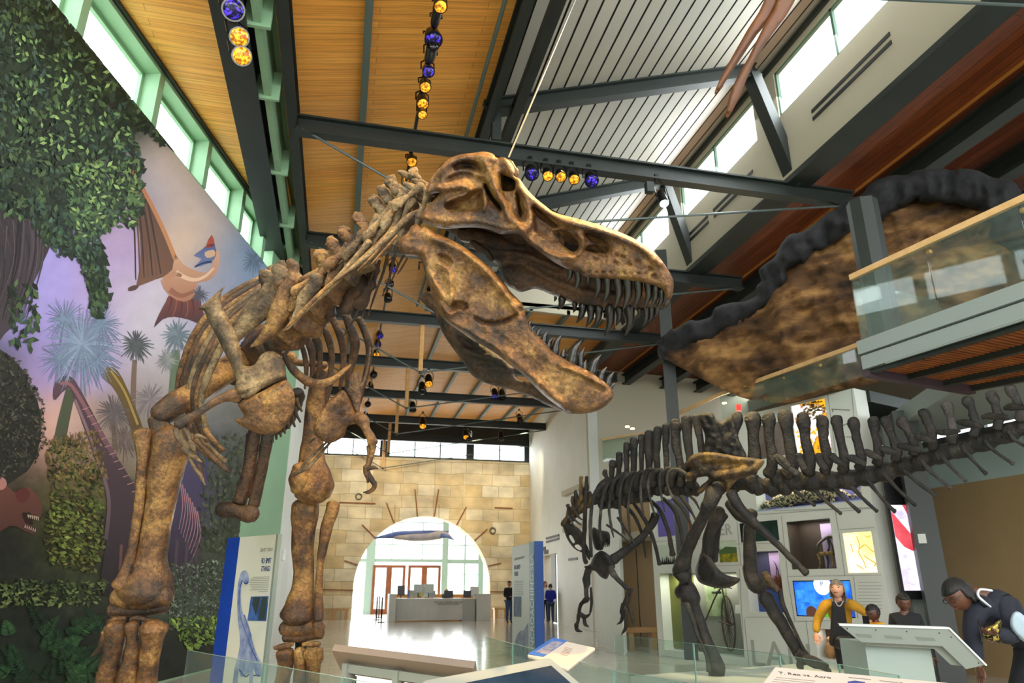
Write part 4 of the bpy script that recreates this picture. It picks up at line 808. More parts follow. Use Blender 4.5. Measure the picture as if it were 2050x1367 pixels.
for p in ([(300, 880, 8), (320, 862, 16), (350, 868, 14), (385, 882, 4)], [(275, 1000, 18), (310, 1010, 16), (335, 1030, 12), (358, 1042, 4)], [(270, 1010, 14), (300, 1070, 12), (340, 1130, 12), (380, 1200, 4)], [(270, 900, 14), (290, 925, 22), (300, 960, 14)]):
    part('claw', bone(Z8, p, 4.52), BONEG, h)
limb('upper_arm_bone', Z8, [(1420, 730, 40), (1455, 760, 44), (1480, 820, 28), (1510, 870, 30), (1525, 910, 38)], 5.25, 5.15)
limb('forearm_bone', Z8, [(1530, 930, 22), (1515, 1000, 17), (1485, 1080, 20)], 5.15, 5.1)
limb('forearm_bone', Z8, [(1500, 935, 20), (1500, 1000, 13), (1490, 1070, 16)], 5.18, 5.12)
h = limb('hand_bone', Z8, [(1475, 1070, 16), (1485, 1110, 24), (1500, 1150, 20)], 5.1)
for p in ([(1490, 1090, 12), (1530, 1078, 14), (1562, 1088, 5)], [(1500, 1130, 16), (1520, 1165, 18), (1535, 1190, 16)], [(1535, 1180, 18), (1535, 1215, 16), (1500, 1245, 14), (1460, 1248, 4)], [(1480, 1120, 14), (1495, 1150, 16), (1490, 1180, 8)]):
    part('claw', bone(Z8, p, 5.08), BONE, h)
for p in ([(1235, 905, 9), (1170, 980, 12), (1090, 1070, 13), (1000, 1120, 13), (968, 1138, 8)], [(1210, 905, 8), (1150, 960, 10), (1060, 1050, 10), (1030, 1100, 10), (980, 1128, 6)], [(1130, 875, 6), (1100, 900, 10), (1072, 925, 3)]): part('belly_rib', bone(Z8, p, 5.2), BONEG)
for p in ([(390, 878, 5), (420, 908, 5.5), (445, 932, 6), (459, 944, 4)], [(410, 860, 5), (430, 885, 5), (447, 901, 4)], [(383, 870, 5), (390, 900, 4), (408, 965, 2)]): part('belly_rib', bone(PX, p, 5.05), BONE)
# ---- hind limbs, pubis, tail chevrons seen between them
limb('thigh_bone', PX, [(520, 700, 30, 6.0), (470, 730, 26, 5.85), (405, 778, 24, 5.6), (350, 812, 27, 5.4), (318, 832, 22, 5.3)], 5.5)
limb('thigh_bone', PX, [(312, 838, 15), (326, 868, 24), (345, 880, 30)], 5.3, 5.25)
limb('shin_bone', PX, [(340, 872, 34), (340, 905, 36), (330, 945, 35), (322, 1000, 30), (312, 1055, 29), (303, 1105, 30), (298, 1135, 36), (296, 1160, 46), (292, 1184, 54)], 5.25, 5.1)
limb('calf_bone', PX, [(285, 868, 19), (288, 895, 14), (284, 950, 11), (279, 1010, 10), (271, 1060, 9), (262, 1110, 10), (250, 1150, 13), (240, 1172, 17)], 5.2, 5.0)
limb('ankle_bone', PX, [(232, 1192, 17), (262, 1200, 19), (300, 1200, 20), (334, 1192, 19)], 5.05)
limb('ankle_bone', PX, [(224, 1220, 14), (262, 1219, 15), (300, 1217, 15), (332, 1212, 14)], 5.06, None, BONED)
for p in ([(217, 1246, 6), (232, 1240, 7), (250, 1238, 5)], [(262, 1240, 5), (276, 1237, 6), (290, 1240, 5)], [(290, 1241, 5), (312, 1246, 7), (334, 1253, 5)]): limb('ankle_bone', PX, p, 5.02)
part('support_post', MB().cyl(aD(272, 1205, 5.2), aD(268, 1275, 5.2), .055), POST)
for p in ([(232, 1256, 22), (230, 1280, 20), (222, 1325, 19), (212, 1367, 22), (200, 1430, 22), (190, 1470, 24)], [(263, 1252, 14), (266, 1275, 12), (264, 1310, 15), (258, 1345, 21), (253, 1400, 24), (250, 1470, 26)], [(308, 1258, 28), (304, 1285, 21), (297, 1330, 19), (294, 1367, 20), (292, 1420, 22), (292, 1470, 24)]): limb('foot_bone', PX, p, 4.95)
limb('dewclaw', PX, [(210, 1266, 7), (205, 1288, 7), (196, 1302, 5), (182, 1314, 2)], 4.93)
for dx, dy in ((-.22, -.35), (0, -.5), (.22, -.4)):
    b0 = aD(245, 1478, 4.95); b0.z = .42; e = b0+Vector((dx+.1, dy*.9, -.1)); part('toe_bone', MB().tube([b0+Vector((dx*.3, 0, .08)), b0+Vector((dx*.7, dy*.5, .0)), e, e+Vector((dx*.3, dy*.3, -.02))], [.07, .055, .05, .015], 10, .5, 4))
limb('thigh_bone', PX, [(648, 745, 24, 6.1), (634, 810, 21, 6.05), (627, 870, 21, 6), (625, 915, 25, 5.95), (626, 950, 36, 5.9), (627, 972, 42, 5.9), (626, 988, 36, 5.9)], 6)
limb('knee_boss', PX, [(602, 935, 16), (600, 960, 22), (596, 982, 14)], 5.8)
part('support_post', MB().cyl(aD(618, 985, 5.95), aD(617, 1040, 5.95), .052), POST)
limb('shin_bone', PX, [(611, 1012, 27), (610, 1032, 27), (607, 1065, 23), (606, 1100, 22), (608, 1140, 20), (607, 1170, 21), (601, 1205, 28), (596, 1232, 35)], 5.95, 5.85)
limb('calf_bone', PX, [(667, 1010, 13), (664, 1026, 13), (654, 1055, 12), (647, 1095, 10), (641, 1130, 7), (638, 1180, 8), (638, 1220, 10), (637, 1240, 10)], 5.95, 5.8)
limb('ankle_bone', PX, [(566, 1258, 13), (590, 1258, 16), (620, 1256, 15), (644, 1254, 13)], 5.82)
limb('ankle_bone', PX, [(570, 1276, 9), (600, 1274, 11), (642, 1266, 12)], 5.82, None, BONED)
limb('ankle_bone', PX, [(636, 1250, 11), (640, 1268, 11)], 5.75)
part('support_post', MB().cyl(aD(604, 1270, 5.9), aD(602, 1305, 5.9), .05), POST)
for p in ([(550, 1297, 4), (566, 1294, 6), (586, 1289, 4)], [(606, 1290, 4), (624, 1288, 5), (640, 1289, 4)]): limb('ankle_bone', PX, p, 5.76)
for p in ([(570, 1306, 18), (572, 1330, 15), (566, 1360, 15), (556, 1420, 18), (548, 1450, 19)], [(600, 1302, 12), (602, 1330, 12), (600, 1367, 14), (598, 1450, 18)], [(624, 1304, 18), (628, 1325, 15), (627, 1360, 13), (630, 1420, 16), (634, 1450, 18)]): limb('foot_bone', PX, p, 5.78)
limb('dewclaw', PX, [(641, 1300, 6), (641, 1318, 6), (636, 1334, 2)], 5.7)
for dx, dy in ((-.2, -.3), (0, -.45), (.2, -.35)):
    b0 = aD(595, 1455, 5.78); b0.z = .42; e = b0+Vector((dx+.12, dy*.9, -.1)); part('toe_bone', MB().tube([b0+Vector((dx*.3, 0, .08)), b0+Vector((dx*.7, dy*.5, .0)), e, e+Vector((dx*.3, dy*.3, -.02))], [.07, .055, .05, .015], 10, .5, 4))
m = MB(); bone(PX, [(520, 800, 14), (508, 880, 13), (496, 950, 13), (480, 1005, 14)], 6.3, 6.1, mb=m); bone(PX, [(548, 800, 14), (535, 880, 12), (522, 950, 11), (508, 1010, 12)], 6.3, 6.1, mb=m)
bone(PX, [(505, 870, 12), (500, 940, 13), (492, 990, 14)], 6.25, 6.15, mb=m); bone(PX, [(440, 1018, 14), (452, 1020, 17), (476, 1024, 14), (498, 1028, 18), (510, 1030, 15)], 6.05, mb=m)
part('pubis', m, BONED)
for i, (x0, y0, x1, y1) in enumerate(((808, 850, 814, 915), (836, 845, 842, 905), (862, 840, 866, 886), (890, 815, 896, 868), (916, 795, 924, 845), (945, 780, 952, 812), (972, 735, 992, 800), (1000, 712, 1030, 768), (1015, 650, 1040, 695))):
    part('tail_chevron', bone(Z8, [(x0-14, y0-40, 16), (x0, y0, 12), ((x0+x1)/2, (y0+y1)/2, 9), (x1, y1, 7)], 7.4-.05*i), BONED)
m = MB(); bone(Z8, [(760, 810, 60), (880, 790, 60), (960, 700, 55), (1010, 620, 46), (1020, 560, 40)], 7.5, 7.2, mb=m, amp=.03); part('tail_vertebra', m, BONED)
# ================================================================== the dark high-spined skeleton on the right
DARK = bonemat('black_brown_fossil', '#0e0c0a', '#1e1a16', '#393129', .5)
DARKG = bonemat('grey_black_fossil', '#171716', '#2e2c2a', '#545049', .55)
TAN = bonemat('tan_fossil', '#1f1710', '#4a3820', '#8a6a34', .5)
AC = root('high_spined_dinosaur_skeleton', Vector((5.9, 9.0, 0)), 'black-brown dinosaur skeleton with a row of tall back spines and long raised tail', 'dinosaur skeleton')
def da(x): return float(np.interp(x, [1100, 1130, 1430, 1800, 2050, 2200], [10.9, 10.8, 9.2, 7.9, 6.9, 6.4]))
ZA, ZB, ZC, ZD = sight(1100, 780, .2439), sight(1550, 760, .2439), sight(1100, 1040, .2439), sight(1550, 1040, .2439)
def ab(name, z, pts, off=0, m=None, k=.8, par=None, amp=.012, n=9, fs=9, mb=None):
    q = [(p[0], p[1], p[2], da(z(p[0], p[1])[0])+(p[3] if len(p) > 3 else off)) for p in pts]
    b = bone(z, q, 1, k=k, amp=amp, n=n, fs=fs, mb=mb)
    return None if mb is not None else b.build(name, m or DARK, par or AC, True)
# backbone: each vertebra = body + tall spine (+ side wing)
VA = [  # (spine top x, y, mid x, y, base x, y, half width) , (body x, y, r), all in the left survey frame
 ((455, 665), (462, 700), (468, 745), 18, (400, 900, 50)), ((515, 590), (512, 650), (508, 725), 25, (455, 930, 55)), ((573, 525), (570, 610), (566, 705), 25, (515, 925, 58)), ((630, 445), (630, 560), (632, 680), 25, (575, 900, 60)),
 ((692, 408), (690, 540), (690, 690), 30, (640, 870, 62)), ((755, 378), (755, 510), (755, 670), 22, (710, 845, 62)), ((815, 352), (815, 500), (818, 660), 34, (780, 830, 62)), ((885, 318), (880, 480), (880, 660), 32, (850, 815, 62)),
 ((955, 292), (955, 460), (962, 655), 28, (920, 810, 62)), ((1032, 262), (1038, 450), (1075, 650), 36, (995, 810, 62)), ((1122, 228), (1130, 400), (1152, 590), 38, (1075, 812, 64)), ((1205, 220), (1232, 400), (1250, 570), 30, (1160, 815, 66))]
for i, (t, md, bs, w, c) in enumerate(VA):
    mb = MB(); ab('', ZA, [(*t, w*1.1), (t[0]+2, t[1]+30, w*1.25), (*md, w*1.0), (*bs, w*.85), ((bs[0]+c[0])/2, (bs[1]+c[1])/2, w*.9)], mb=mb, k=.45, fs=16)
    nx = VA[min(i+1, 11)][4]; ab('', ZA, [(c[0]-26, c[1], c[2]), (c[0]+4, c[1], c[2]*.8), (c[0]+34, c[1]-4, c[2])], .05, mb=mb, n=12)
    ab('', ZA, [(bs[0], bs[1]-10, 16), ((bs[0]+c[0])/2-20, (bs[1]+c[1])/2-20, 34), (c[0], c[1]-30, 40)], -.04, mb=mb)
    mb.build('back_vertebra', DARK, AC, True)
VB = [  # hips and tail, (frame, spine top, mid, base, w, body)
 (ZA, (1532, 215), (1510, 380), (1490, 560), 40, (1450, 770, 70)), (ZA, (1665, 220), (1672, 380), (1682, 565), 50, (1620, 760, 74)), (ZA, (1795, 220), (1805, 400), (1830, 600), 42, (1760, 790, 72)), (ZA, (1925, 200), (1960, 380), (1992, 610), 46, (1880, 790, 76)),
 (ZB, (95, 290), (115, 480), (150, 690), 44, (85, 820, 82)), (ZB, (232, 300), (255, 480), (295, 690), 42, (235, 830, 80)), (ZB, (390, 325), (405, 480), (438, 670), 40, (385, 830, 78)), (ZB, (508, 320), (540, 480), (578, 660), 36, (525, 825, 78)), (ZB, (650, 335), (675, 480), (712, 640), 36, (680, 805, 76)),
 (ZB, (812, 330), (830, 470), (855, 600), 34, (835, 770, 74)), (ZB, (918, 325), (955, 440), (1005, 570), 34, (985, 735, 72)), (ZB, (1050, 325), (1095, 420), (1145, 520), 34, (1135, 690, 72)), (ZB, (1230, 265), (1270, 370), (1300, 480), 34, (1285, 640, 70)), (ZB, (1420, 205), (1445, 310), (1470, 425), 34, (1440, 585, 70)),
 (ZB, (1590, 160), (1625, 260), (1650, 370), 32, (1625, 535, 70)), (ZB, (1785, 115), (1815, 210), (1840, 310), 34, (1815, 475, 70)), (ZB, (1940, 65), (1980, 150), (2020, 240), 32, (2000, 405, 72)), (ZB, (2110, 20), (2150, 100), (2200, 190), 32, (2180, 340, 72))]
for i, (z, t, md, bs, w, c) in enumerate(VB):
    mb = MB(); ab('', z, [(t[0]-6, t[1]-4, w*1.2), (t[0]+4, t[1]+28, w*1.35), (*md, w*.95), (*bs, w*1.1), ((bs[0]+c[0])/2, (bs[1]+c[1])/2, w*1.2)], mb=mb, k=.5, fs=14, amp=.014)
    nx = VB[i+1][5] if i+1 < len(VB) and VB[i+1][0] is z else (c[0]+140, c[1]-(10 if i < 9 else 55)); hx, hy = (nx[0]-c[0])*.46, (nx[1]-c[1])*.46; c = (c[0], c[1], c[2]*1.12)
    ab('', z, [(c[0]-hx, c[1]-hy, c[2]), (c[0]-hx*.6, c[1]-hy*.6, c[2]*.95), (c[0], c[1], c[2]*.8), (c[0]+hx*.6, c[1]+hy*.6, c[2]*.95), (c[0]+hx, c[1]+hy, c[2])], .1, mb=mb, n=14, fs=7)
    mb.build('tail_vertebra' if i > 2 else 'hip_vertebra', DARKG if i > 12 else DARK, AC, True)
plate_m = plate(MB(), zz(ZA, [(1228, 215), (1280, 185), (1340, 190), (1365, 240), (1400, 250), (1440, 250), (1470, 215), (1500, 210), (1530, 300), (1560, 420), (1620, 560), (1480, 560), (1270, 545), (1280, 400), (1250, 300)]), lambda x, y: da(x)-.05, .05, 8, 4, amp=.035, fs=12)
plate_m.build('fused_hip_spine', DARK, AC, True)
for z, pts in ((ZA, [(1860, 545, 26), (1900, 590, 30), (1960, 640, 26), (2030, 690, 30)]), (ZB, [(20, 625, 12), (60, 650, 28), (120, 710, 24)]), (ZB, [(205, 620, 34), (215, 670, 32), (250, 730, 28)]), (ZB, [(365, 620, 34), (375, 670, 32), (420, 730, 26)]), (ZB, [(470, 625, 30), (510, 660, 32), (580, 700, 26)]),
               (ZB, [(600, 635, 22), (650, 650, 34), (740, 690, 24)]), (ZB, [(750, 590, 24), (790, 610, 34), (870, 650, 24)]), (ZB, [(868, 560, 22), (910, 575, 32), (1000, 600, 22)]), (ZB, [(1020, 540, 24), (1090, 555, 34), (1190, 575, 24)]), (ZB, [(1160, 465, 22), (1220, 480, 32), (1310, 510, 22)]), (ZB, [(1335, 430, 18), (1400, 435, 28), (1520, 420, 18)]),
               (ZB, [(1505, 350, 20), (1570, 355, 30), (1700, 380, 20)]), (ZB, [(1710, 310, 20), (1780, 300, 30), (1920, 310, 18)]), (ZB, [(1890, 235, 18), (1950, 225, 30), (2080, 230, 20)])):
    ab('side_process', z, pts, -.22, DARK, .35)
for i, (x0, y0, x1, y1) in enumerate(((170, 905, 330, 1030), (340, 910, 545, 1098), (500, 895, 698, 1082), (640, 880, 842, 1078), (785, 850, 990, 1080), (925, 800, 1158, 1028), (1080, 755, 1318, 948), (1245, 712, 1448, 888), (1395, 650, 1572, 828), (1575, 590, 1738, 770), (1765, 545, 1958, 690), (1955, 475, 2090, 570))):
    ab('tail_chevron', ZB, [(x0-30, y0-50, 26), (x0, y0, 22), (x0+(x1-x0)*.4, y0+(y1-y0)*.45, 14), (x1-20, y1-16, 15), (x1, y1, 18)], .05, DARKG if i > 5 else DARK)
# ribs: near side (pale front edges) and far side
for pts in ([(1120, 690, 14), (1050, 655, 16), (985, 670, 15), (965, 740, 13), (985, 830, 12), (1020, 895, 7)], [(990, 640, 12), (940, 662, 14), (910, 700, 13), (905, 780, 12), (920, 880, 10), (945, 1000, 6)], [(925, 650, 12), (880, 665, 14), (830, 690, 13), (810, 770, 12), (820, 870, 11), (850, 980, 9), (870, 1035, 5)],
            [(860, 650, 12), (805, 655, 14), (768, 700, 13), (750, 780, 12), (752, 900, 11), (775, 1050, 6)], [(760, 670, 12), (725, 685, 14), (680, 740, 13), (655, 860, 12), (645, 1000, 11), (662, 1180, 6)], [(700, 670, 12), (660, 685, 14), (608, 730, 13), (580, 840, 12), (578, 1000, 12), (598, 1130, 10), (622, 1190, 5)],
            [(640, 680, 12), (595, 695, 14), (535, 745, 14), (500, 860, 13), (490, 1000, 12), (508, 1130, 11), (526, 1210, 6)], [(600, 710, 12), (555, 722, 15), (480, 775, 15), (440, 880, 14), (420, 1000, 13), (413, 1150, 12), (425, 1240, 6)], [(540, 740, 12), (490, 752, 16), (400, 812, 17), (352, 920, 16), (335, 1100, 15), (336, 1240, 14), (345, 1370, 10)]):
    ab('rib', ZA, pts, -.45, DARKG, .6)
for pts in ([(600, 930, 14), (700, 1040, 16), (762, 1200, 14), (790, 1375, 8)], [(690, 930, 14), (790, 1080, 18), (860, 1250, 16), (890, 1380, 14), (905, 1430, 20)], [(800, 890, 14), (900, 980, 18), (970, 1150, 18), (1000, 1290, 20), (1010, 1353, 26)], [(930, 890, 14), (1020, 980, 18), (1072, 1130, 15), (1092, 1300, 8)], [(1010, 890, 12), (1090, 970, 15), (1150, 1080, 12), (1172, 1170, 6)], [(1060, 860, 12), (1140, 960, 14), (1195, 1060, 11), (1215, 1105, 6)], [(1150, 870, 10), (1200, 920, 12), (1232, 985, 6)]):
    ab('rib', ZA, pts, .45, DARK, .6)
for pts in ([(300, 840, 16), (292, 1000, 18), (285, 1200, 18), (282, 1353, 16), (300, 1420, 20)], [(560, 1050, 12), (620, 1140, 10), (680, 1230, 7), (715, 1330, 4)], [(470, 1110, 10), (570, 1180, 9), (640, 1240, 5), (680, 1290, 3)]): ab('rib', ZA, pts, -.2, DARK)
# neck and skull (seen from behind its far shoulder)
for i, (x, y, r, tx, ty) in enumerate(((345, 900, 42, 330, 840), (300, 930, 42, 305, 715), (262, 960, 42, 258, 715), (230, 985, 40, 215, 830), (200, 1010, 38, 190, 880), (180, 1040, 36, 150, 945))):
    mb = MB(); ab('', ZA, [(x, y+20, r), (x, y, r*.8), ((x+tx)/2, (y+ty)/2, 20), (tx, ty, 14)], .1, mb=mb, amp=.03, fs=16); ab('', ZA, [(x-30, y+60, 12), (x+10, y, 22), (x+30, y-40, 10)], 0, mb=mb, amp=.02); mb.build('neck_vertebra', DARK if i % 2 else TAN, AC, True)
for pts in ([(170, 980, 8), (200, 1060, 9), (260, 1110, 6)], [(200, 960, 8), (235, 1040, 9), (275, 1070, 5)], [(165, 1000, 8), (180, 1080, 9), (215, 1130, 5)]): ab('neck_rib', ZA, pts, -.05, DARKG)
sk = plate(MB(), zz(ZA, [(96, 1085), (112, 1070), (140, 1085), (200, 1110), (262, 1160), (292, 1240), (330, 1330), (330, 1400), (280, 1345), (205, 1305), (145, 1225), (115, 1140)]), lambda x, y: da(x), .05, 6, 3, [zz(ZA, [(160, 1200), (178, 1195), (205, 1240), (200, 1262), (175, 1235)]), zz(ZA, [(205, 1280), (235, 1270), (265, 1300), (255, 1318), (225, 1305)])], amp=.012).build('skull', DARK, AC, True)
plate(MB(), zz(ZA, [(150, 945), (172, 960), (165, 1010), (150, 1060), (140, 1110), (105, 1125), (90, 1100), (105, 1070), (130, 1040), (140, 990)]), lambda x, y: da(x)-.02, .04, 5, 3, amp=.02).build('cheek_bone', TAN, AC, True)
jw = plate(MB(), zz(ZA, [(355, 1130), (410, 1150), (480, 1165), (498, 1200), (492, 1245), (450, 1262), (440, 1310), (400, 1320), (370, 1300), (350, 1220)]), lambda x, y: da(x)+.1, .05, 6, 3, amp=.02).build('snout', DARK, AC, True)
for x in (440, 452, 466, 480, 492): ab('tooth', ZA, [(x, 1240, 7), (x-2, 1265, 6), (x-4, 1292, 2)], .1, TOOTH, par=jw)
# shoulder, arms
ab('shoulder_blade', ZC, [(870, -40, 34, .5), (850, 20, 36, .5), (770, 130, 30, .4), (680, 215, 30, .3), (590, 280, 36, .2), (520, 330, 44, .1)], 0, DARK, .5)
plate(MB(), zz(ZC, [(285, 385), (330, 370), (370, 290), (430, 255), (500, 300), (520, 340), (540, 390), (500, 430), (470, 488), (420, 470), (370, 420), (320, 420)]), lambda x, y: da(x), .08, 8, 4, amp=.02).build('coracoid', DARK, AC, True)
ab('upper_arm_bone', ZC, [(345, 385, 26), (315, 430, 30), (300, 490, 34), (305, 520, 32), (300, 570, 18), (305, 625, 18)], 0, DARKG)
ab('forearm_bone', ZC, [(310, 640, 22), (300, 660, 24), (262, 690, 16), (245, 740, 14), (245, 790, 16)], 0)
ab('forearm_bone', ZC, [(340, 560, 10), (345, 680, 12), (335, 760, 10)], .05)
for p in ([(240, 780, 16), (232, 840, 14), (220, 870, 20), (228, 905, 16), (270, 920, 4)], [(280, 780, 12), (288, 830, 14), (295, 860, 14), (325, 880, 3)], [(250, 765, 12), (280, 795, 18), (315, 790, 12), (342, 758, 3)]): ab('claw', ZC, p, -.02)
ab('upper_arm_bone', ZC, [(505, 390, 24), (515, 430, 28), (550, 480, 22), (600, 530, 18), (635, 562, 22)], -.3, DARKG)
for p in ([(660, 575, 16), (630, 640, 14), (608, 700, 14), (600, 750, 16)], [(672, 570, 14), (660, 640, 10), (640, 710, 12)]): ab('forearm_bone', ZC, p, -.3)
for p in ([(610, 740, 20), (600, 800, 16), (585, 840, 12), (552, 860, 3)], [(625, 760, 18), (628, 840, 16), (620, 900, 14), (588, 944, 3)], [(645, 700, 14), (665, 760, 14), (682, 820, 13), (690, 880, 6)], [(600, 690, 12), (590, 750, 14), (600, 790, 12)]): ab('claw', ZC, p, -.3)
# hips and hind limbs
il = zz(ZA, [(1122, 600), (1165, 542), (1240, 514), (1340, 514), (1450, 530), (1560, 550), (1680, 560), (1762, 582), (1742, 632), (1680, 692), (1600, 722), (1540, 742), (1490, 800), (1455, 852), (1448, 790), (1405, 752), (1345, 760), (1300, 800), (1245, 852), (1214, 840), (1240, 790), (1300, 740), (1292, 712), (1220, 722), (1150, 752), (1110, 722), (1122, 682), (1200, 662), (1130, 632)])
plate(MB(), il, lambda x, y: da(x)-.35, .06, 10, 4, (), [(zz(ZA, [(1230, 600), (1400, 580), (1600, 600), (1540, 640), (1400, 660), (1300, 650)]), .05, 6)], [(zz(ZA, [(1130, 600), (1240, 525), (1450, 540), (1700, 580)]), 5, .04), (zz(ZA, [(1300, 740), (1400, 690), (1560, 680), (1680, 650)]), 8, .05)], .8, .03, 12).build('hip_blade', TAN, AC, True)
ab('thigh_bone', ZA, [(1395, 800, 60, -.2), (1350, 850, 66, -.4), (1310, 940, 56, -.5), (1260, 1050, 46, -.5), (1190, 1180, 48, -.5), (1130, 1310, 52, -.5), (1090, 1440, 64, -.5), (1075, 1500, 66, -.5), (1120, 1540, 60, -.5)], -.5, DARK, n=14)
ab('ischium', ZA, [(1490, 850, 48), (1530, 920, 44), (1620, 1030, 38), (1760, 1160, 30), (1930, 1330, 26), (2060, 1460, 26), (2110, 1500, 32)], -.3, DARK, n=12)
ab('ischium', ZA, [(1480, 930, 48), (1560, 1030, 44), (1640, 1080, 34), (1760, 1180, 24)], -.1, DARK, n=12)
ab('pubis', ZC, [(1400, -80, 46), (1370, 0, 52), (1310, 130, 46), (1290, 260, 44), (1270, 360, 50)], -.1, DARK, n=12)
ab('pubis', ZC, [(1430, -40, 36), (1380, 60, 34), (1360, 200, 34), (1350, 330, 36)], .2, DARK, n=12)
plate(MB(), zz(ZC, [(1250, 260), (1320, 300), (1375, 390), (1450, 452), (1555, 478), (1560, 500), (1545, 520), (1480, 556), (1400, 566), (1300, 545), (1220, 505), (1195, 420), (1215, 350)]), lambda x, y: da(x)-.1, .1, 12, 5, amp=.012).build('pubic_boot', DARK, AC, True)
ab('thigh_bone', ZC, [(1655, -60, 50), (1650, 40, 50), (1640, 160, 50), (1648, 300, 56), (1650, 430, 62), (1690, 520, 74), (1740, 562, 58)], .5, DARK, n=14)
ab('support_post', ZC, [(1130, 480, 12), (1140, 560, 12)], -.45, POST, amp=0)
ab('shin_bone', ZC, [(1060, 600, 46), (1120, 590, 90), (1165, 640, 70), (1190, 720, 48), (1235, 850, 48), (1290, 1000, 52), (1345, 1130, 58), (1368, 1210, 74), (1370, 1270, 64)], -.45, DARK, n=14)
ab('calf_bone', ZC, [(1130, 690, 26), (1170, 800, 20), (1220, 960, 16), (1290, 1120, 16), (1310, 1240, 24)], -.55, DARKG)
ab('foot_bone', ZC, [(1340, 1290, 40), (1365, 1340, 36), (1380, 1420, 34), (1390, 1480, 38)], -.45)
ab('shin_bone', ZC, [(1760, 620, 52), (1780, 650, 62), (1840, 750, 56), (1920, 880, 50), (1990, 1000, 46), (2060, 1110, 52), (2090, 1160, 52)], .35, DARK, n=14)
ab('calf_bone', ZC, [(1895, 590, 20), (1910, 680, 20), (1960, 800, 17), (2030, 950, 14), (2090, 1080, 16)], .3)
ab('ankle_bone', ZD, [(200, 1090, 40), (250, 1120, 44), (270, 1160, 40)], .3)
for p in ([(215, 1150, 26), (212, 1200, 30), (230, 1220, 18)], [(250, 1140, 40), (310, 1175, 36), (380, 1200, 30), (430, 1225, 24), (462, 1245, 12)], [(270, 1130, 30), (350, 1160, 26), (440, 1200, 14)]): ab('toe_bone', ZD, p, .2)
ab('toe_bone', ZC, [(1380, 1490, 36), (1440, 1530, 34), (1520, 1560, 20)], -.45)
ab('knee_bone', ZC, [(1770, 440, 30), (1800, 500, 34), (1850, 560, 26), (1900, 600, 20)], .4, TAN)
MB().slab([(3.9, 7.3, 0), (7.4, 8.5, 0), (6.9, 10.0, 0), (3.6, 9.0, 0)], (0, 0, .3)).build('plinth', mat('pale_plinth', '#c9c8c0', .5), AC)
MB().slab([(-2.1, 4.3, 0), (.5, 4.3, 0), (.5, 7.2, 0), (-1.5, 7.2, 0)], (0, 0, .34)).build('plinth', MATS['pale_plinth'], RX)
# ================================================================== white exhibit wall with its lit niches
EO, ED = Vector((6.58, 14.83, 0)), Vector((.32, -.947, 0)).normalized(); EN = Vector((-ED.y, ED.x, 0))
EN = EN if EN.x < 0 else -EN                      # faces the hall
def EW(s, z, off=0): p = EO+ED*s+EN*off; return Vector((p.x, p.y, z))
def es(x, y): q = aP(x, y, EO, EN); return (q-EO).dot(ED), q.z
ZR = sight(1320, 840, .2927); Z6D = sight(1550, 1040, .2439)
CASEW = mat('white_case_laminate', '#dfe2d9', .45, 0, '#d6d9d0', .6)
def rect(z, pts):
    q = [es(*z(*p)[:2]) for p in pts]; s = sorted(a for a, _ in q); t = sorted(b for _, b in q); return ((s[0]+s[1])/2, (s[2]+s[3])/2, (t[0]+t[1])/2, (t[2]+t[3])/2)
N_ = {}
N_['chair'] = rect(ZR, [(870, 695), (1165, 678), (1215, 1020), (905, 1022)])
N_['amber'] = rect(ZR, [(1248, 775), (1448, 765), (1492, 1045), (1297, 1048)])
N_['screen'] = rect(Z6D, [(143, 500), (628, 497), (660, 800), (180, 800)])
N_['cat'] = rect(ZR, [(640, 420), (1370, 380), (1385, 555), (675, 625)])
N_['picture'] = rect(ZB, [(135, 205), (420, 160), (470, 600), (190, 640)])
N_['night'] = rect(ZR, [(543, 710), (805, 685), (822, 825), (560, 838)])
N_['violet'] = rect(ZR, [(592, 900), (825, 895), (848, 1310), (612, 1325)])
N_['meadow'] = rect(ZR, [(405, 830), (525, 820), (535, 970), (405, 980)])
N_['cycle'] = rect(ZC, [(905, 440), (1530, 430), (1605, 1140), (940, 1060)])
N_['figure'] = rect(ZA, [(865, 905), (1140, 890), (1165, 1180), (885, 1215)])
N_['reeds'] = rect(ZC, [(880, 215), (1130, 190), (1190, 360), (900, 370)])
N_['bowl'] = (es(*ZA(1700, 500)[:2])[0], es(*ZA(1960, 330)[:2])[0], es(*ZA(1800, 560)[:2])[1], es(*ZA(1800, 280)[:2])[1])
N_['low'] = rect(Z6D, [(340, 895), (470, 900), (520, 1150), (350, 1130)])
SE, ZE = 5.16, 4.5
# wall face cut around the niches
xs = sorted({0, SE, *[v for n in N_.values() for v in n[:2]]}); zs2 = sorted({0, ZE, *[v for n in N_.values() for v in n[2:]]})
m = MB()
for i in range(len(xs)-1):
    for j in range(len(zs2)-1):
        c = ((xs[i]+xs[i+1])/2, (zs2[j]+zs2[j+1])/2)
        if any(a < c[0] < b and z0 < c[1] < z1 for a, b, z0, z1 in N_.values()): continue
        m.quad(EW(xs[i], zs2[j]), EW(xs[i+1], zs2[j]), EW(xs[i+1], zs2[j+1]), EW(xs[i], zs2[j+1]))
for a, b, z0, z1 in N_.values():
    for p, q in (((a, z0), (a, z1)), ((b, z0), (b, z1)), ((a, z0), (b, z0)), ((a, z1), (b, z1))): m.quad(EW(*p), EW(*q), EW(*q, -.32), EW(*p, -.32))
for p, q in (((0, 0), (0, ZE)), ((SE, 0), (SE, ZE)), ((0, ZE), (SE, ZE))): m.quad(EW(*p), EW(*q), EW(*q, -.34), EW(*p, -.34))
m.quad(EW(0, 0, -.34), EW(SE, 0, -.34), EW(SE, ZE, -.34), EW(0, ZE, -.34))
m.m = 1
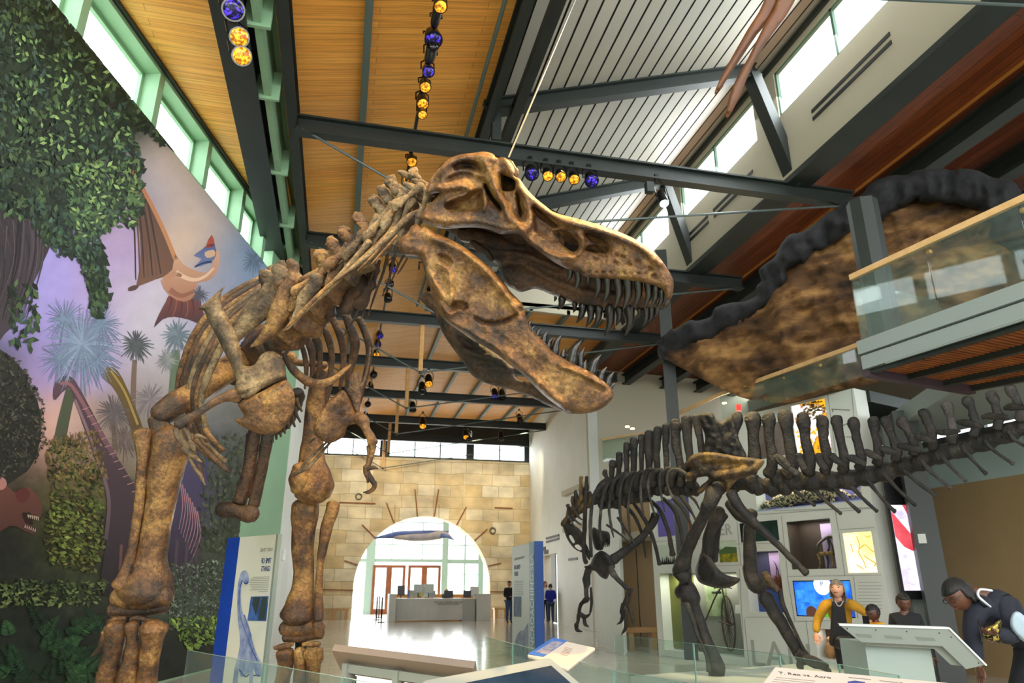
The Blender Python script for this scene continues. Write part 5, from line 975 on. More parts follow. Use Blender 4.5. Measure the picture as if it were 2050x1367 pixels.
seam = [(z, a, b) for z, a, b in ((ZR, (665, 650), (1200, 612)), (ZR, (1205, 625), (1225, 755)), (ZR, (1205, 630), (1460, 605)), (ZR, (1225, 752), (1470, 738)), (ZR, (1228, 760), (1270, 1065)), (ZR, (880, 1072), (1520, 1062)), (ZR, (835, 660), (880, 1075)), (ZR, (530, 680), (560, 1000)), (ZR, (560, 995), (380, 1000)), (ZR, (530, 850), (840, 845)), (ZR, (1330, 1075), (1360, 1360)), (Z6D, (160, 835), (480, 830)), (Z6D, (262, 830), (300, 1130)), (Z6D, (110, 470), (170, 830)), (ZC, (1600, 810), (1640, 1210)), (ZC, (1560, 400), (1600, 1140)), (ZC, (1610, 800), (1900, 800)), (ZB, (440, 120), (520, 700)), (ZB, (635, 75), (680, 560)), (ZB, (0, 1075), (780, 1050)), (ZC, (920, 1115), (1640, 1210)), (ZA, (860, 1250), (1250, 1220)))]
for z, a, b in seam:
    p, q = EW(*es(*z(*a)[:2]), .002), EW(*es(*z(*b)[:2]), .002); m.beam(p, q, .006, .012, EN)
ew = m.build('wall_exhibit', [CASEW, mat('seam_grey', '#8a8d86', .7)], kind='structure')
def back(key, name, mt, label, cat, off=-.3, par=None, inset=0):
    a, b, z0, z1 = N_[key]; o = MB().slab([EW(a+inset, z0+inset, off), EW(b-inset, z0+inset, off), EW(b-inset, z1-inset, off), EW(a+inset, z1-inset, off)], EN*.02).build(name, mt, par or (ew if name in ('niche_back', 'violet_panel', 'glass_pane') else None))
    return tag(o, label, cat) if label and o.parent is None else o
def npt(key, u, v, off=-.2): a, b, z0, z1 = N_[key]; return EW(a+(b-a)*u, z0+(z1-z0)*v, off)
def nglass(key): back(key, 'glass_pane', glassmat('case_glass', '#f4f8f6', .15, .01) if 'case_glass' not in MATS else MATS['case_glass'], 'clear glass front of the %s' % {'chair': 'niche holding the horn chair', 'cycle': 'large niche holding the high-wheel bicycle', 'cat': 'long niche holding the spotted cat'}[key], 'glass pane', -.012)
# horn chair niche
back('chair', 'niche_back', mat('dark_brown_niche', '#33211a', .7), 'dark brown back panel of the horn chair niche', 'panel')
a, b, z0, z1 = N_['chair']; MB().slab([npt('chair', .56, .02, -.27), npt('chair', .98, .02, -.27), npt('chair', .98, .93, -.27), npt('chair', .56, .93, -.27)], EN*.02).build('lilac_panel', mat('lilac_paper', '#a08ab0', .7), ew)
HORN = mat('dark_horn', '#2e1f15', .4); HIDE = mat('spotted_hide', '#a9834c', .8, 0, '#5a3c1c', 30)
hc = root('horn_chair', npt('chair', .7, 0), 'small dark horn-framed armchair with tan hide seat in lit niche', 'chair')
MB().slab([npt('chair', .54, .27, -.08), npt('chair', .88, .27, -.08), npt('chair', .9, .27, -.25), npt('chair', .58, .27, -.25)], (0, 0, .06)).build('seat', HIDE, hc, bevel=.02)
MB().tube([npt('chair', .56, .32, -.08), npt('chair', .56, .46, -.1), npt('chair', .64, .6, -.2), npt('chair', .76, .66, -.24), npt('chair', .9, .6, -.22), npt('chair', .95, .46, -.12), npt('chair', .93, .34, -.08)], [.02, .024, .026, .028, .026, .024, .02], 8).build('back_rail', HORN, hc, True)
for u0, u1 in ((.66, .7), (.76, .72), (.82, .86), (.9, .84)): MB().tube([npt('chair', u0, .32, -.22), npt('chair', (u0+u1)/2+.03, .46, -.25), npt('chair', u1, .62, -.23)], [.014, .018, .012], 8).build('back_horn', HORN, hc, True)
for u, o in ((.57, -.08), (.86, -.08), (.62, -.24), (.9, -.24)): MB().tube([npt('chair', u, .28, o), npt('chair', u+.02, .14, o), npt('chair', u-.02, .0, o)], [.024, .018, .012], 8).build('leg', HORN if o < -.1 else HIDE, hc, True)
m = MB()
a, b, z0, z1 = N_['chair']
for p_, q_ in (((a+.004, z0), (a+.004, z1)), ((b-.004, z0), (b-.004, z1)), ((a, z1-.004), (b, z1-.004))): m.quad(EW(*p_, -.005), EW(*q_, -.005), EW(*q_, -.3), EW(*p_, -.3))
m.build('niche_lining', MATS['dark_brown_niche'], ew)
nglass('chair')
# amber light box and wall screen
lb = back('amber', 'light_box', mat('amber_glow', '#ffe27a', .5, 0, '#fff6c0', 1.6, mix=(.4, .6), emit=1.0), 'bright amber light box with brown branching pattern on the exhibit wall', 'light box', -.05)
m = MB()
for pts in ([(.2, .72), (.22, .6), (.24, .52)], [(.45, .9), (.5, .7), (.44, .5), (.55, .3), (.6, .12)], [(.5, .6), (.7, .68), (.85, .55), (.95, .5)], [(.6, .42), (.8, .3), (.95, .22), (.9, .16)], [(.3, .2), (.4, .15), (.5, .1)], [(.75, .9), (.85, .86), (.9, .9)]): m.tube([npt('amber', *p, -.028) for p in pts], [.008]*len(pts), 6)
m.build('branch_print', mat('amber_brown', '#c98a2a', .6, emit=.4), lb)
scn = back('screen', 'screen', mat('screen_bezel', '#10131a', .3), 'blue wall screen with white round badge behind the woman in mustard', 'screen', -.04)
m = MB(); m.slab([npt('screen', .02, .03, -.019), npt('screen', .98, .03, -.019), npt('screen', .98, .97, -.019), npt('screen', .02, .97, -.019)], EN*.002)
m.build('display', mat('screen_blue', '#0f3fa8', .3, 0, '#2f7fe0', 3, emit=.9), scn)
m = MB()
for u, v, w, h in ((.12, .6, .14, .26), (.3, .62, .08, .2), (.2, .3, .2, .2), (.4, .42, .2, .16), (.62, .55, .22, .24), (.8, .4, .14, .3), (.66, .2, .24, .22), (.3, .12, .3, .1), (.78, .82, .34, .22)): m.slab([npt('screen', u-w/2, v-h/2, -.016), npt('screen', u+w/2, v-h/2, -.016), npt('screen', u+w/2, v+h/2, -.016), npt('screen', u-w/2, v+h/2, -.016)], EN*.001)
m.build('display_tile', mat('screen_tile', '#3b8be6', .3, 0, '#1d57b8', 5, emit=.8), scn)
def disc(key, u, v, ru, off): a, b, z0, z1 = N_[key]; k = (b-a)/(z1-z0); return [npt(key, u+ru*math.cos(t), v+ru*k*math.sin(t), off) for t in [2*math.pi*i/28 for i in range(28)]]
MB().slab(disc('screen', .52, .88, .145, -.014), EN*.001).build('badge', mat('screen_white', '#dfe8f8', .3, emit=.9), scn)
tm, mm = text('t', 'P', None, npt('screen', .49, .84, -.011), -ED if False else ED, (0, 0, 1), .11); tm.build('badge_mark', mat('screen_grey', '#5a6a8a', .5), scn)
MB().slab(disc('screen', .28, .1, .1, -.014), EN*.001).build('badge', mat('screen_brown', '#5c3a30', .3, emit=.4), scn); MB().slab(disc('screen', .53, .1, .11, -.013), EN*.001).build('badge', mat('screen_green', '#4f9a30', .3, emit=.6), scn)
# spotted cat niche
VIO = mat('violet_back', '#5f5a96', .6)
back('cat', 'niche_back', VIO, 'violet back panel behind the spotted cat', 'panel')
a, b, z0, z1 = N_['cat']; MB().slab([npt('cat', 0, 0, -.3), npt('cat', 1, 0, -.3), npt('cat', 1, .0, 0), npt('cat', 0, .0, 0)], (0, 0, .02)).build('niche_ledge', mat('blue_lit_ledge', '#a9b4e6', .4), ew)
CAT = mat('rosette_coat', '#d9c19a', .8, 0, '#1d140e', 26, 2, (.47, .53))
m = MB(); m.tube([npt('cat', .1, .28, -.14), npt('cat', .2, .34, -.14), npt('cat', .4, .42, -.14), npt('cat', .6, .44, -.14), npt('cat', .72, .42, -.14)], [.06, .11, .12, .12, .1], 12)
for u in (.22, .3, .62, .7): m.tube([npt('cat', u, .4, -.12), npt('cat', u+.01, .2, -.12), npt('cat', u, .03, -.12)], [.06, .04, .035], 8)
m.tube([npt('cat', .72, .44, -.15), npt('cat', .8, .4, -.15), npt('cat', .86, .2, -.15), npt('cat', .92, .25, -.15), npt('cat', .95, .4, -.15)], [.04, .03, .03, .028, .02], 8)
m.ball(npt('cat', .07, .25, -.12), (.09, .09, .08)); m.ball(npt('cat', .03, .18, -.09), .045)
cat = m.build('spotted_cat', CAT, None, True, label='mounted spotted wild cat stretched along violet lit niche', cat='mounted animal')
nglass('cat')
# pictures
pm = mat('autumn_picture', '#e0a020', .5, 0, '#f4e9f0', 2.2, 4, (.42, .55), emit=.75, col3='#8a5a10')
o = back('picture', 'lit_picture', pm, 'backlit picture of golden trees at the top of the exhibit wall', 'picture', -.06)
m = MB(); R5 = random.Random(3)
for i in range(60): u, v = R5.gauss(.62, .14), R5.uniform(.66, .98); m.slab([npt('picture', u-.06, v, -.038), npt('picture', u+.06, v-.01, -.038), npt('picture', u+.02, v+.03, -.038)], EN*.001)
m.build('tree_print', mat('olive_print', '#7a6a24', .6), o)
m = MB()
for i in range(70): u, v = R5.uniform(.05, .95), R5.uniform(.05, .5); m.slab([npt('picture', u-.05, v, -.038), npt('picture', u+.05, v, -.038), npt('picture', u, v+.07, -.038)], EN*.001)
m.build('leaf_print', mat('gold_print', '#e89a10', .6, emit=.7), o)
o = back('night', 'dark_picture', mat('night_picture', '#0c1a18', .25, 0, '#1c3a34', 2), 'dark green-black picture panel beside the upper leg bone', 'picture', -.03)
o = back('meadow', 'meadow_picture', mat('meadow_green', '#3f5a20', .5, 0, '#b8a820', 9), 'landscape picture of green hills and yellow flowers', 'picture', -.03)
m = MB(); m.slab([npt('meadow', 0, .62, -.008), npt('meadow', 1, .55, -.008), npt('meadow', 1, 1, -.008), npt('meadow', 0, 1, -.008)], EN*.001); m.build('sky_print', mat('meadow_sky', '#c8d8c0', .6), o)
m = MB(); m.slab([npt('meadow', 0, .5, -.006), npt('meadow', .4, .72, -.006), npt('meadow', 1, .66, -.006), npt('meadow', 1, .4, -.006), npt('meadow', 0, .4, -.006)], EN*.001); m.build('hill_print', mat('meadow_hill', '#4c6a3c', .6), o)
o = back('reeds', 'reed_picture', mat('reed_sky', '#c9d2c0', .5), 'pale picture with dark reeds behind the rib tips', 'picture', -.03)
m = MB()
for i in range(50): u = R5.uniform(0, 1); h = R5.uniform(.15, .55); m.slab([npt('reeds', u-.02, 0, -.008), npt('reeds', u+.02, 0, -.008), npt('reeds', u+R5.uniform(-.03, .03), h, -.008)], EN*.001)
m.build('reed_print', mat('reed_dark', '#1f2a18', .7), o)
o = back('violet', 'violet_panel', mat('indigo_back', '#3a3a5c', .6, 0, '#2a2c48', 2), 'indigo back panel of the tall narrow niche', 'panel')
MB().slab([npt('violet', .45, .35, -.26), npt('violet', .98, .35, -.26), npt('violet', .98, .98, -.26), npt('violet', .45, .98, -.26)], EN*.01).build('lilac_panel', MATS['lilac_paper'], ew)
MB().slab([npt('violet', 0, 0, -.25), npt('violet', .8, 0, -.25), npt('violet', .8, .36, -.25), npt('violet', 0, .36, -.25)], EN*.01).build('blue_panel', mat('deep_blue_panel', '#2f4f9a', .5), ew)
m = MB(); m.tube([npt('violet', .7, .5, -.15), npt('violet', .74, .72, -.15), npt('violet', .68, .84, -.15)], [.01, .008, .002], 6); m.tube([npt('violet', .8, .5, -.15), npt('violet', .76, .72, -.15), npt('violet', .68, .84, -.15)], [.01, .008, .002], 6)
m.build('forked_tool', mat('dark_wood', '#2c1d16', .5), None, True, label='thin dark forked tool standing in the tall narrow niche', cat='tool')
m = MB()
for i in range(120):
    a = R5.uniform(0, 6.28); q = npt('violet', .8, .36, -.1); d = Vector((R5.gauss(0, .09), R5.gauss(0, .05), R5.uniform(-.05, .3))); m.tube([q, q+d*.6+Vector((0, 0, .05)), q+d], [.012, .01, .003], 5, .3, 1)
m.build('shaggy_bundle', mat('russet_fibre', '#7a4a38', .9), None, True, label='russet shaggy bundle at the edge of the tall narrow niche', cat='bundle')
o = back('figure', 'violet_panel', mat('lavender_panel', '#6f64b4', .6), 'lavender panel with an orange figure behind the ribs', 'panel', -.06)
m = MB(); m.slab([npt('figure', .62, .03, -.038), npt('figure', .9, .03, -.038), npt('figure', .95, .4, -.038), npt('figure', .85, .75, -.038), npt('figure', .72, .78, -.038), npt('figure', .66, .5, -.038)], EN*.002); m.build('figure_print', mat('orange_print', '#c9703c', .6, 0, '#8a8060', 9), o)
back('bowl', 'grey_picture', mat('grey_brown_picture', '#8a8078', .5, 0, '#6a5a50', 2), 'grey-brown picture panel behind the tallest tail spines', 'picture', -.05)
back('low', 'niche_back', mat('dark_umber', '#4a2c1c', .6), 'dark umber back of the floor niche by the woman', 'panel')
m = MB(); m.tube([npt('low', .5, .02, -.12), npt('low', .5, .2, -.12), npt('low', .52, .42, -.12), npt('low', .5, .55, -.12), npt('low', .5, .62, -.12)], [.05, .1, .085, .04, .05], 14); m.build('clay_vase', mat('tan_clay', '#b98a5a', .6), None, True, label='small tan clay vase in the dark floor niche', cat='vase')
# the high-wheel bicycle niche
back('cycle', 'niche_back', mat('case_grey', '#9b9a90', .6, 0, '#7d7c70', 1.2), 'grey back wall of the high-wheel bicycle niche', 'panel')
MB().slab([npt('cycle', 0, .02, -.28), npt('cycle', .33, .02, -.28), npt('cycle', .33, .98, -.28), npt('cycle', 0, .98, -.28)], EN*.02).build('olive_panel', mat('olive_paper', '#7d7f2e', .6, 0, '#5c6424', 1.5), ew)
MB().slab([npt('cycle', .48, .45, -.28), npt('cycle', .74, .45, -.28), npt('cycle', .74, .96, -.28), npt('cycle', .48, .96, -.28)], EN*.02).build('green_photo', mat('garden_photo', '#a9b48c', .6, 0, '#5f7a44', 4), ew)
IRON = mat('rusty_iron', '#4a2a1c', .6, .3); by = root('high_wheel_bicycle', npt('cycle', .8, 0), 'rust-brown high-wheel bicycle standing in the glass niche', 'bicycle')
def wheel(key, u, v, ru, rv, off, n, tilt=0):
    w = MB(); c = npt(key, u, v, off); P = []
    def at_(t, k=1): return npt(key, u+ru*k*math.cos(t), v+rv*k*math.sin(t), off+tilt*math.cos(t))
    w.tube([at_(2*math.pi*i/30) for i in range(31)], [.016]*31, 6, 0, 1)
    for i in range(n): w.tube([c, at_(2*math.pi*i/n)], [.006, .006], 4, 0, 0)
    w.cyl(c-EN*.06, c+EN*.06, .03, 10); return w.build('wheel', IRON, by)
wheel('cycle', .79, .38, .1, .33, -.14, 18, .06); wheel('cycle', .4, .22, .06, .2, -.18, 12, .04)
MB().tube([npt('cycle', .79, .38, -.1), npt('cycle', .78, .72, -.1), npt('cycle', .76, .8, -.1), npt('cycle', .66, .7, -.15), npt('cycle', .52, .45, -.18), npt('cycle', .4, .22, -.18)], [.02, .018, .018, .016, .016, .014], 8).build('frame', IRON, by, True)
MB().tube([npt('cycle', .70, .8, -.05), npt('cycle', .76, .83, -.1), npt('cycle', .84, .8, -.2)], [.012]*3, 8).build('handlebar', IRON, by, True)
MB().box(npt('cycle', .68, .75, -.14), (.12, .2, .05)).build('saddle', BLACK, by, bevel=.015)
MB().tube([npt('cycle', .72, .4, -.05), npt('cycle', .86, .36, -.05), npt('cycle', .9, .4, -.05)], [.014]*3, 8).build('crank', IRON, by, True)
MB().slab([npt('cycle', .9, .5, -.1), npt('cycle', .99, .5, -.1), npt('cycle', .99, .6, -.14), npt('cycle', .9, .6, -.14)], EN*.01).build('label_card', mat('white_card', '#dcdcd6', .6), label='small white card in the bicycle niche', cat='label')
nglass('cycle')
LET = mat('letter_grey', '#a7aaa0', .5)
def wtext(s, x, y, size, name, label, z=ZC, mt=None, sx=1):
    p = EW(*es(*z(x, y)[:2]), .004); mb, _ = text('t', s, None, p, ED, (0, 0, 1), size, ext=.006, sx=sx); tag(mb.build(name, mt or LET), label, 'lettering')
wtext('LAN', 1655, 1195, .62, 'wall_lettering', 'large grey LAN letters low on the exhibit wall', sx=1.1)
wtext('ER', 1395, 130, .30, 'wall_lettering', 'grey letters ER on the exhibit wall behind the leg bones')
for k in range(9):
    a, zz_ = es(*Z6D(690, 520+k*26)[:2]); tag(MB().slab([EW(a, zz_, .002), EW(a+random.uniform(.3, .44), zz_, .002), EW(a+.4, zz_+.012, .002), EW(a, zz_+.012, .002)], EN*.001).build('text_line', mat('text_grey', '#b4b7ae', .7)), 'faint grey line of wall text right of the blue screen', 'text line', 'text lines on the exhibit wall')
for sq in ([(475, 240), (620, 250)], [(475, 240), (485, 265)], [(560, 380), (620, 350)], [(590, 470), (640, 470)]):
    p, q = (EW(*es(*ZB(*c)[:2]), .006) for c in sq); tag(MB().beam(p, q, .01, .012, EN).build('wire_hook', mat('wire_grey', '#77776e', .4, .6)), 'thin grey wire fixed near the top corner of the exhibit wall', 'wire', 'wires on the exhibit wall')
# pillar, tan recess left of the exhibit wall
def at(x, y, D): return aD(x, y, D)
g0 = aZ(1197, 1262, 0); 
struct('wall_pillar', MB().slab([aZ(1197, 1290, 0), aZ(1250, 1312, 0), aZ(1256, 1306, 0), aZ(1204, 1285, 0)], (0, 0, 3.3)), WHITEW)
b0, b1 = aZ(1247, 1290, 0), aZ(1322, 1296, 0)
struct('wall_recess', MB().slab([b0, b1, b1+Vector((0, .2, 0)), b0+Vector((0, .2, 0))], (0, 0, 3.4)), mat('tan_doors', '#b59a74', .6))
struct('trim_70', MB().slab([(b0+b1)/2+Vector((-.01, -.02, 0)), (b0+b1)/2+Vector((.01, -.02, 0)), (b0+b1)/2+Vector((.01, -.01, 0)), (b0+b1)/2+Vector((-.01, -.01, 0))], (0, 0, 2.2)), BLACK)
struct('ceiling_recess', MB().slab([b0+Vector((-.3, -2.5, 2.45)), b1+Vector((.3, -2.0, 2.45)), b1+Vector((.3, .2, 2.45)), b0+Vector((-.3, .2, 2.45))], (0, 0, .15)), BEIGE)
bn = root('bench', aZ(1285, 1292, 0), 'low pale timber bench in the tan recess', 'bench'); c = aZ(1285, 1300, 0)
MB().box(c+Vector((0, 0, .42)), (.8, .4, .1), -.2).build('seat', mat('pale_timber', '#b98f5c', .5), bn); 
for dx in (-.28, .28): MB().box(c+Vector((dx, -dx*-.2*0, .18)), (.12, .36, .37), -.2).build('leg', MATS['pale_timber'], bn)
# tall lit screen, dark column, brown wall, upper band
p0, p1 = at(1779, 1004, 10.8), at(1811, 1182, 10.8); q0, q1 = at(1806, 1000, 10.8), at(1853, 1181, 10.8)
sc_ = root('banner_screen', p1, 'tall narrow glowing screen with a red bird leg, beside the dark column', 'screen')
nrm = Vector((-FW.x, -FW.y, 0)).normalized()
x0 = p1; xd = (q1-p1); xd.z = 0
H = p0.z-p1.z
def bs(u, v, o=0): return x0+xd*u+Vector((0, 0, H*v))+nrm*o
MB().slab([bs(-.06, -.1, -.06), bs(1.06, -.1, -.06), bs(1.06, 1.4, -.06), bs(-.06, 1.4, -.06)], nrm*.05).build('casing', BLACK, sc_)
MB().slab([bs(0, 0, -.005), bs(1, 0, -.005), bs(1, 1, -.005), bs(0, 1, -.005)], nrm*.004).build('display', mat('snow_display', '#b9b0d2', .4, 0, '#eceaf6', 3.5, 4, (.4, .62), emit=.75), sc_)
m = MB(); m.slab([bs(0, .93), bs(0, .62), bs(.35, .5), bs(.98, .42), bs(1, .56), bs(.7, .68), bs(.3, .82)], nrm*.002); m.slab([bs(.6, 1), bs(.8, 1), bs(1.0, .86), bs(.95, .8), bs(.75, .9)], nrm*.002); m.build('bird_print', mat('red_print', '#d02f45', .5, 0, '#e8606a', 3, emit=.5), sc_)
struct('column_right_dark', MB().box(at(1872, 1180, 10.6).to_2d().to_3d()+Vector((0, 0, 2)), (.34, .34, 4), -.6), mat('dark_grey_column', '#3a3f3d', .5))
struct('column_right_grey', MB().box(at(1838, 1180, 11.2).to_2d().to_3d()+Vector((0, 0, 2)), (.26, .3, 4), -.6), mat('mid_grey_column', '#6d7470', .5))
tag(MB().box(at(1846, 1078, 10.3), (.1, .03, .13), -.6).build('notice_sign', mat('notice_white', '#c9ccc6', .5)), 'small pale notice plate on the dark column', 'notice')
w0, w1 = at(1850, 1180, 12.6), at(2250, 1180, 9.6); w0.z = w1.z = 0; wd = (w1-w0).normalized(); wn = Vector((-wd.y, wd.x, 0))
struct('wall_right_brown', MB().slab([w0, w1, w1+wn*.2, w0+wn*.2], (0, 0, 3.0)), BROWNW)
struct('wall_right_band', MB().slab([w0-wd*1.2+Vector((0, 0, 3)), w1+Vector((0, 0, 3)), w1+wn*.2+Vector((0, 0, 3)), w0-wd*1.2+wn*.2+Vector((0, 0, 3))], (0, 0, .75)), mat('grey_blue_band', '#9fb0ae', .6))
struct('wall_right_low', MB().slab([w0-wd*2.6, w0, w0+wn*.2, w0-wd*2.6+wn*.2], (0, 0, 3)), mat('grey_block_wall', '#8b8a82', .7))
# right outer wall with a window strip seen through the balcony glass
m = MB()
XR = 15
for z0, z1 in ((0, 4.3), (5.5, 8.2)): m.slab([(XR, -4, z0), (XR, 27, z0), (XR, 27, z1), (XR, -4, z1)], (.2, 0, 0))
struct('wall_right_outer', m, mat('dim_taupe_wall', '#6d6352', .8))
fr = MB()
for y in (2, 5, 8, 11, 14, 17, 20, 23, 26): fr.box((XR+.05, y, 4.9), (.12, .25, 1.2))
o = struct('window_30', fr, STEEL); MB().box((XR+.1, 11, 4.9), (.012, 30, 1.2)).build('pane', WINGL, o)
# ================================================================== balcony, rails, rock canopy, columns
RO, RDir = Vector((5.83, 6.8, 0)), Vector((.4, -2.03, 0)).normalized(); RNm = Vector((-RDir.y, RDir.x, 0)); RNm = RNm if RNm.x > 0 else -RNm
def BP(s, z, off=0): p = RO+RDir*s+RNm*off; return Vector((p.x, p.y, z))
FAS = mat('grey_fascia', '#8d9894', .45, .1); OAKR = mat('oak_handrail', '#d9b27c', .4, 0, '#c99f66', 6)
struct('floor_balcony', MB().slab([BP(0, 3.82), BP(6, 3.82), BP(6, 3.82, 6), Vector((w1.x, w1.y, 3.82)), Vector((w0.x-.6, w0.y+.3, 3.82)), BP(0, 3.82, 1.9)], (0, 0, .26)), FAS)
struct('wall_right_shadow', MB().slab([w0-wd*.6+Vector((0, 0, 3.72)), w1+Vector((0, 0, 3.72)), w1-wn*.05+Vector((0, 0, 3.72)), w0-wd*.6-wn*.05+Vector((0, 0, 3.72))], (0, 0, .1)), STEEL)  # dark strip standing in for the shadow between wall band and balcony
m = MB(); m.beam(BP(0, 3.98, -.03), BP(6, 3.98, -.03), .08, .16); m.beam(BP(0, 3.8, -.01), BP(6, 3.8, -.01), .06, .16); m.beam(BP(.3, 3.72, -.02), BP(6, 3.72, -.02), .03, .03)
struct('trim_80', m, FAS)
struct('trim_81', MB().beam(BP(0, 3.74, 0), BP(-.02, 3.74, 1.9), .1, .2), mat('plum_steel', '#42343c', .5))
for k, off in enumerate((.05, .68, 1.32, 1.85)): struct('trim_%d' % (82+k), MB().beam(BP(0, 3.72, off), BP(6, 3.72, off*1.9+.05), .07, .1), STEEL)
SLAT = mat('cedar_slat', '#a8622c', .5, 0, '#7c421c', 5)
m = MB()
for i in range(96):
    s = .06+i*.0612; o1 = 1.88+ (4-1.9)*s/6; m.beam(BP(s, 3.76, .06), BP(s, 3.76, o1), .032, .05)
tag(m.build('slatted_soffit', SLAT), 'cedar slatted soffit under the glass-railed balcony', 'soffit')
def rail(name, A, B, npan, label, glass=True, h=.86, zb=None, ret=None):
    r = root(name, A, label, 'railing'); A, B = Vector(A), Vector(B)
    MB().beam(A, B, .05, .07).build('handrail', OAKR, r)
    d = (B-A)/npan
    for i in range(npan):
        a = A+d*i+(B-A).normalized()*.008; b = A+d*(i+1)-(B-A).normalized()*.008
        MB().slab([a-Vector((0, 0, .02)), b-Vector((0, 0, .02)), b-Vector((0, 0, h)), a-Vector((0, 0, h))], (B-A).normalized().cross(Vector((0, 0, 1)))*.012).build('glass_panel', GLASS, r)
        if i: MB().box(A+d*i+Vector((.03, 0, -.1)), (.04, .04, .04)).build('bracket', mat('brass_bracket', '#b98a3c', .4, .6), r)
    return r
r1 = rail('glass_railing', BP(0, 4.9, .02), BP(6, 4.9, .02), 6, 'near balcony railing of clear glass with a straight oak handrail', zb=4.08)
MB().slab([BP(0, 4.86, .04), BP(0, 4.86, 1.6), BP(0, 4.08, 1.6), BP(0, 4.08, .04)], RDir*.012).build('glass_panel', GLASS, r1)
A2, B2 = Vector((7.65, 8.97, 4.9)), Vector((7.03, 12.2, 4.9))
r2 = rail('glass_railing', A2, B2, 4, 'far glass railing above the exhibit wall, its oak handrail bending down', h=.5)
e2 = aP(1378, 822, B2, Vector((1, .3, 0))); MB().beam(B2, Vector((e2.x-.1, e2.y+.5, e2.z)), .05, .07).build('handrail', OAKR, r2)
struct('floor_gallery', MB().slab([EW(-.5, 4.3, -.36), EW(SE+.05, 4.3, -.36), EW(SE+.05, 4.3, -3), EW(-.5, 4.3, -3)], (0, 0, .2)), STEEL)
q0, q1 = aP(1205, 880, Vector((8.6, 23.6, 0)), Vector((0, 1, 0))), aP(1290, 866, Vector((8.6, 23.6, 0)), Vector((0, 1, 0)))
rail('glass_railing', q0, q1, 2, 'small distant glass railing under the gallery downlights', h=.8)
rim = [(1313, 700), (1318, 676), (1340, 660), (1400, 640), (1460, 612), (1510, 588), (1528, 545), (1560, 492), (1640, 442), (1700, 402), (1780, 356), (1870, 336), (1960, 345), (2050, 385), (2120, 450), (2100, 560), (1990, 470), (1960, 420), (1890, 400), (1830, 400), (1780, 430), (1700, 465), (1630, 510), (1575, 545), (1560, 600), (1500, 640), (1420, 680), (1340, 716)]
def drk(x, y): return float(np.interp(x, [1313, 1600, 2120], [14.6, 12.6, 10.6]))
rim = [(x+_q.uniform(-9, 9), y+_q.uniform(-7, 7)) for x, y in cr(rim, 3) for _q in [random.Random(int(x*7+y))]]
rc = root('rock_canopy', aD(1700, 600, 12.6), 'huge sculpted rock canopy with black rim and tan underside, hung from the right roof', 'sculpted canopy')
plate(MB(), rim, drk, .3, 34, 7, (), (), [([(x, y-34), (x+14, y+6), (x+6, y+50)], 4+(i*7 % 9), ((-.12, .05, .1, -.04, .02)[i % 5])) for i, (x, y) in enumerate([(a+((i_*13) % 17)*2-16, b) for i_, (a, b) in enumerate(cr([(1330, 680), (1460, 630), (1530, 560), (1640, 460), (1790, 385), (1900, 365), (2040, 430)], 5, False))])], 1, .1, 2.6).build('rim', mat('charcoal_rock', '#0c0d0e', .9, 0, '#2a2a2d', 3.5, 10, (.35, .7), .9, 7), rc, True)
_r = random.Random(5); CR_ = [([(x0+40*k, y0-22*k+_r.uniform(-12, 12)) for k in range(7)], 9, _r.uniform(-.16, .14)) for x0, y0 in [(_r.uniform(1330, 1850), _r.uniform(520, 800)) for _ in range(26)]]
und = [(1316, 706), (1350, 690), (1420, 660), (1500, 615), (1555, 560), (1580, 520), (1640, 485), (1700, 440), (1780, 405), (1860, 372), (1930, 390), (1990, 440), (2080, 520), (2120, 640), (2000, 700), (1850, 740), (1740, 770), (1660, 785), (1580, 806), (1500, 800), (1440, 776), (1380, 745)]
plate(MB(), und, lambda x, y: drk(x, y)+.1-.0012*(y-560), .2, 50, 8, (), (), CR_, 1, .22, 2.2).build('underside', mat('tan_rock', '#24170c', .9, 0, '#a07846', 1.5, 12, (.34, .66), .9, 4, '#5f4122', stretch=(.6, .6, 1.7)), rc, True)
p = aD(1768, 640, 8.9); tag(MB().cyl((p.x, p.y, 4.06), (p.x, p.y, 6.15), .19, 8).build('column_balcony', STEEL), kind='structure')
p = aD(1343, 780, 14.6); tag(MB().box((p.x, p.y, 4.2), (.24, .24, 8.2), -.4).build('column_gallery', STEEL), kind='structure')
# ================================================================== visitors
def skin(nodes, edges, rt, sub=1):
    """one smooth limb-and-trunk surface grown over a jointed stick figure; nodes: name -> (point, radius)"""
    names = list(nodes); me = bpy.data.meshes.new('s'); me.from_pydata([tuple(nodes[n][0]) for n in names], [(names.index(a), names.index(b)) for a, b in edges], [])
    o = bpy.data.objects.new('s', me); COL.objects.link(o)
    md = o.modifiers.new('skin', 'SKIN'); md.use_smooth_shade = True
    lay = me.skin_vertices[0].data if me.skin_vertices else None
    if lay is None:
        import bmesh
        bm = bmesh.new(); bm.from_mesh(me); bm.verts.layers.skin.verify(); bm.to_mesh(me); bm.free(); lay = me.skin_vertices[0].data
    for i, n in enumerate(names):
        r = nodes[n][1]; lay[i].radius = r if isinstance(r, tuple) else (r, r); lay[i].use_root = (n == rt)
    md2 = o.modifiers.new('sub', 'SUBSURF'); md2.levels = sub; md2.render_levels = sub
    bpy.context.view_layer.update()
    m2 = bpy.data.meshes.new_from_object(o.evaluated_get(bpy.context.evaluated_depsgraph_get()))
    out = ([v.co.copy() for v in m2.vertices], [tuple(p.vertices) for p in m2.polygons])
    bpy.data.objects.remove(o); return out
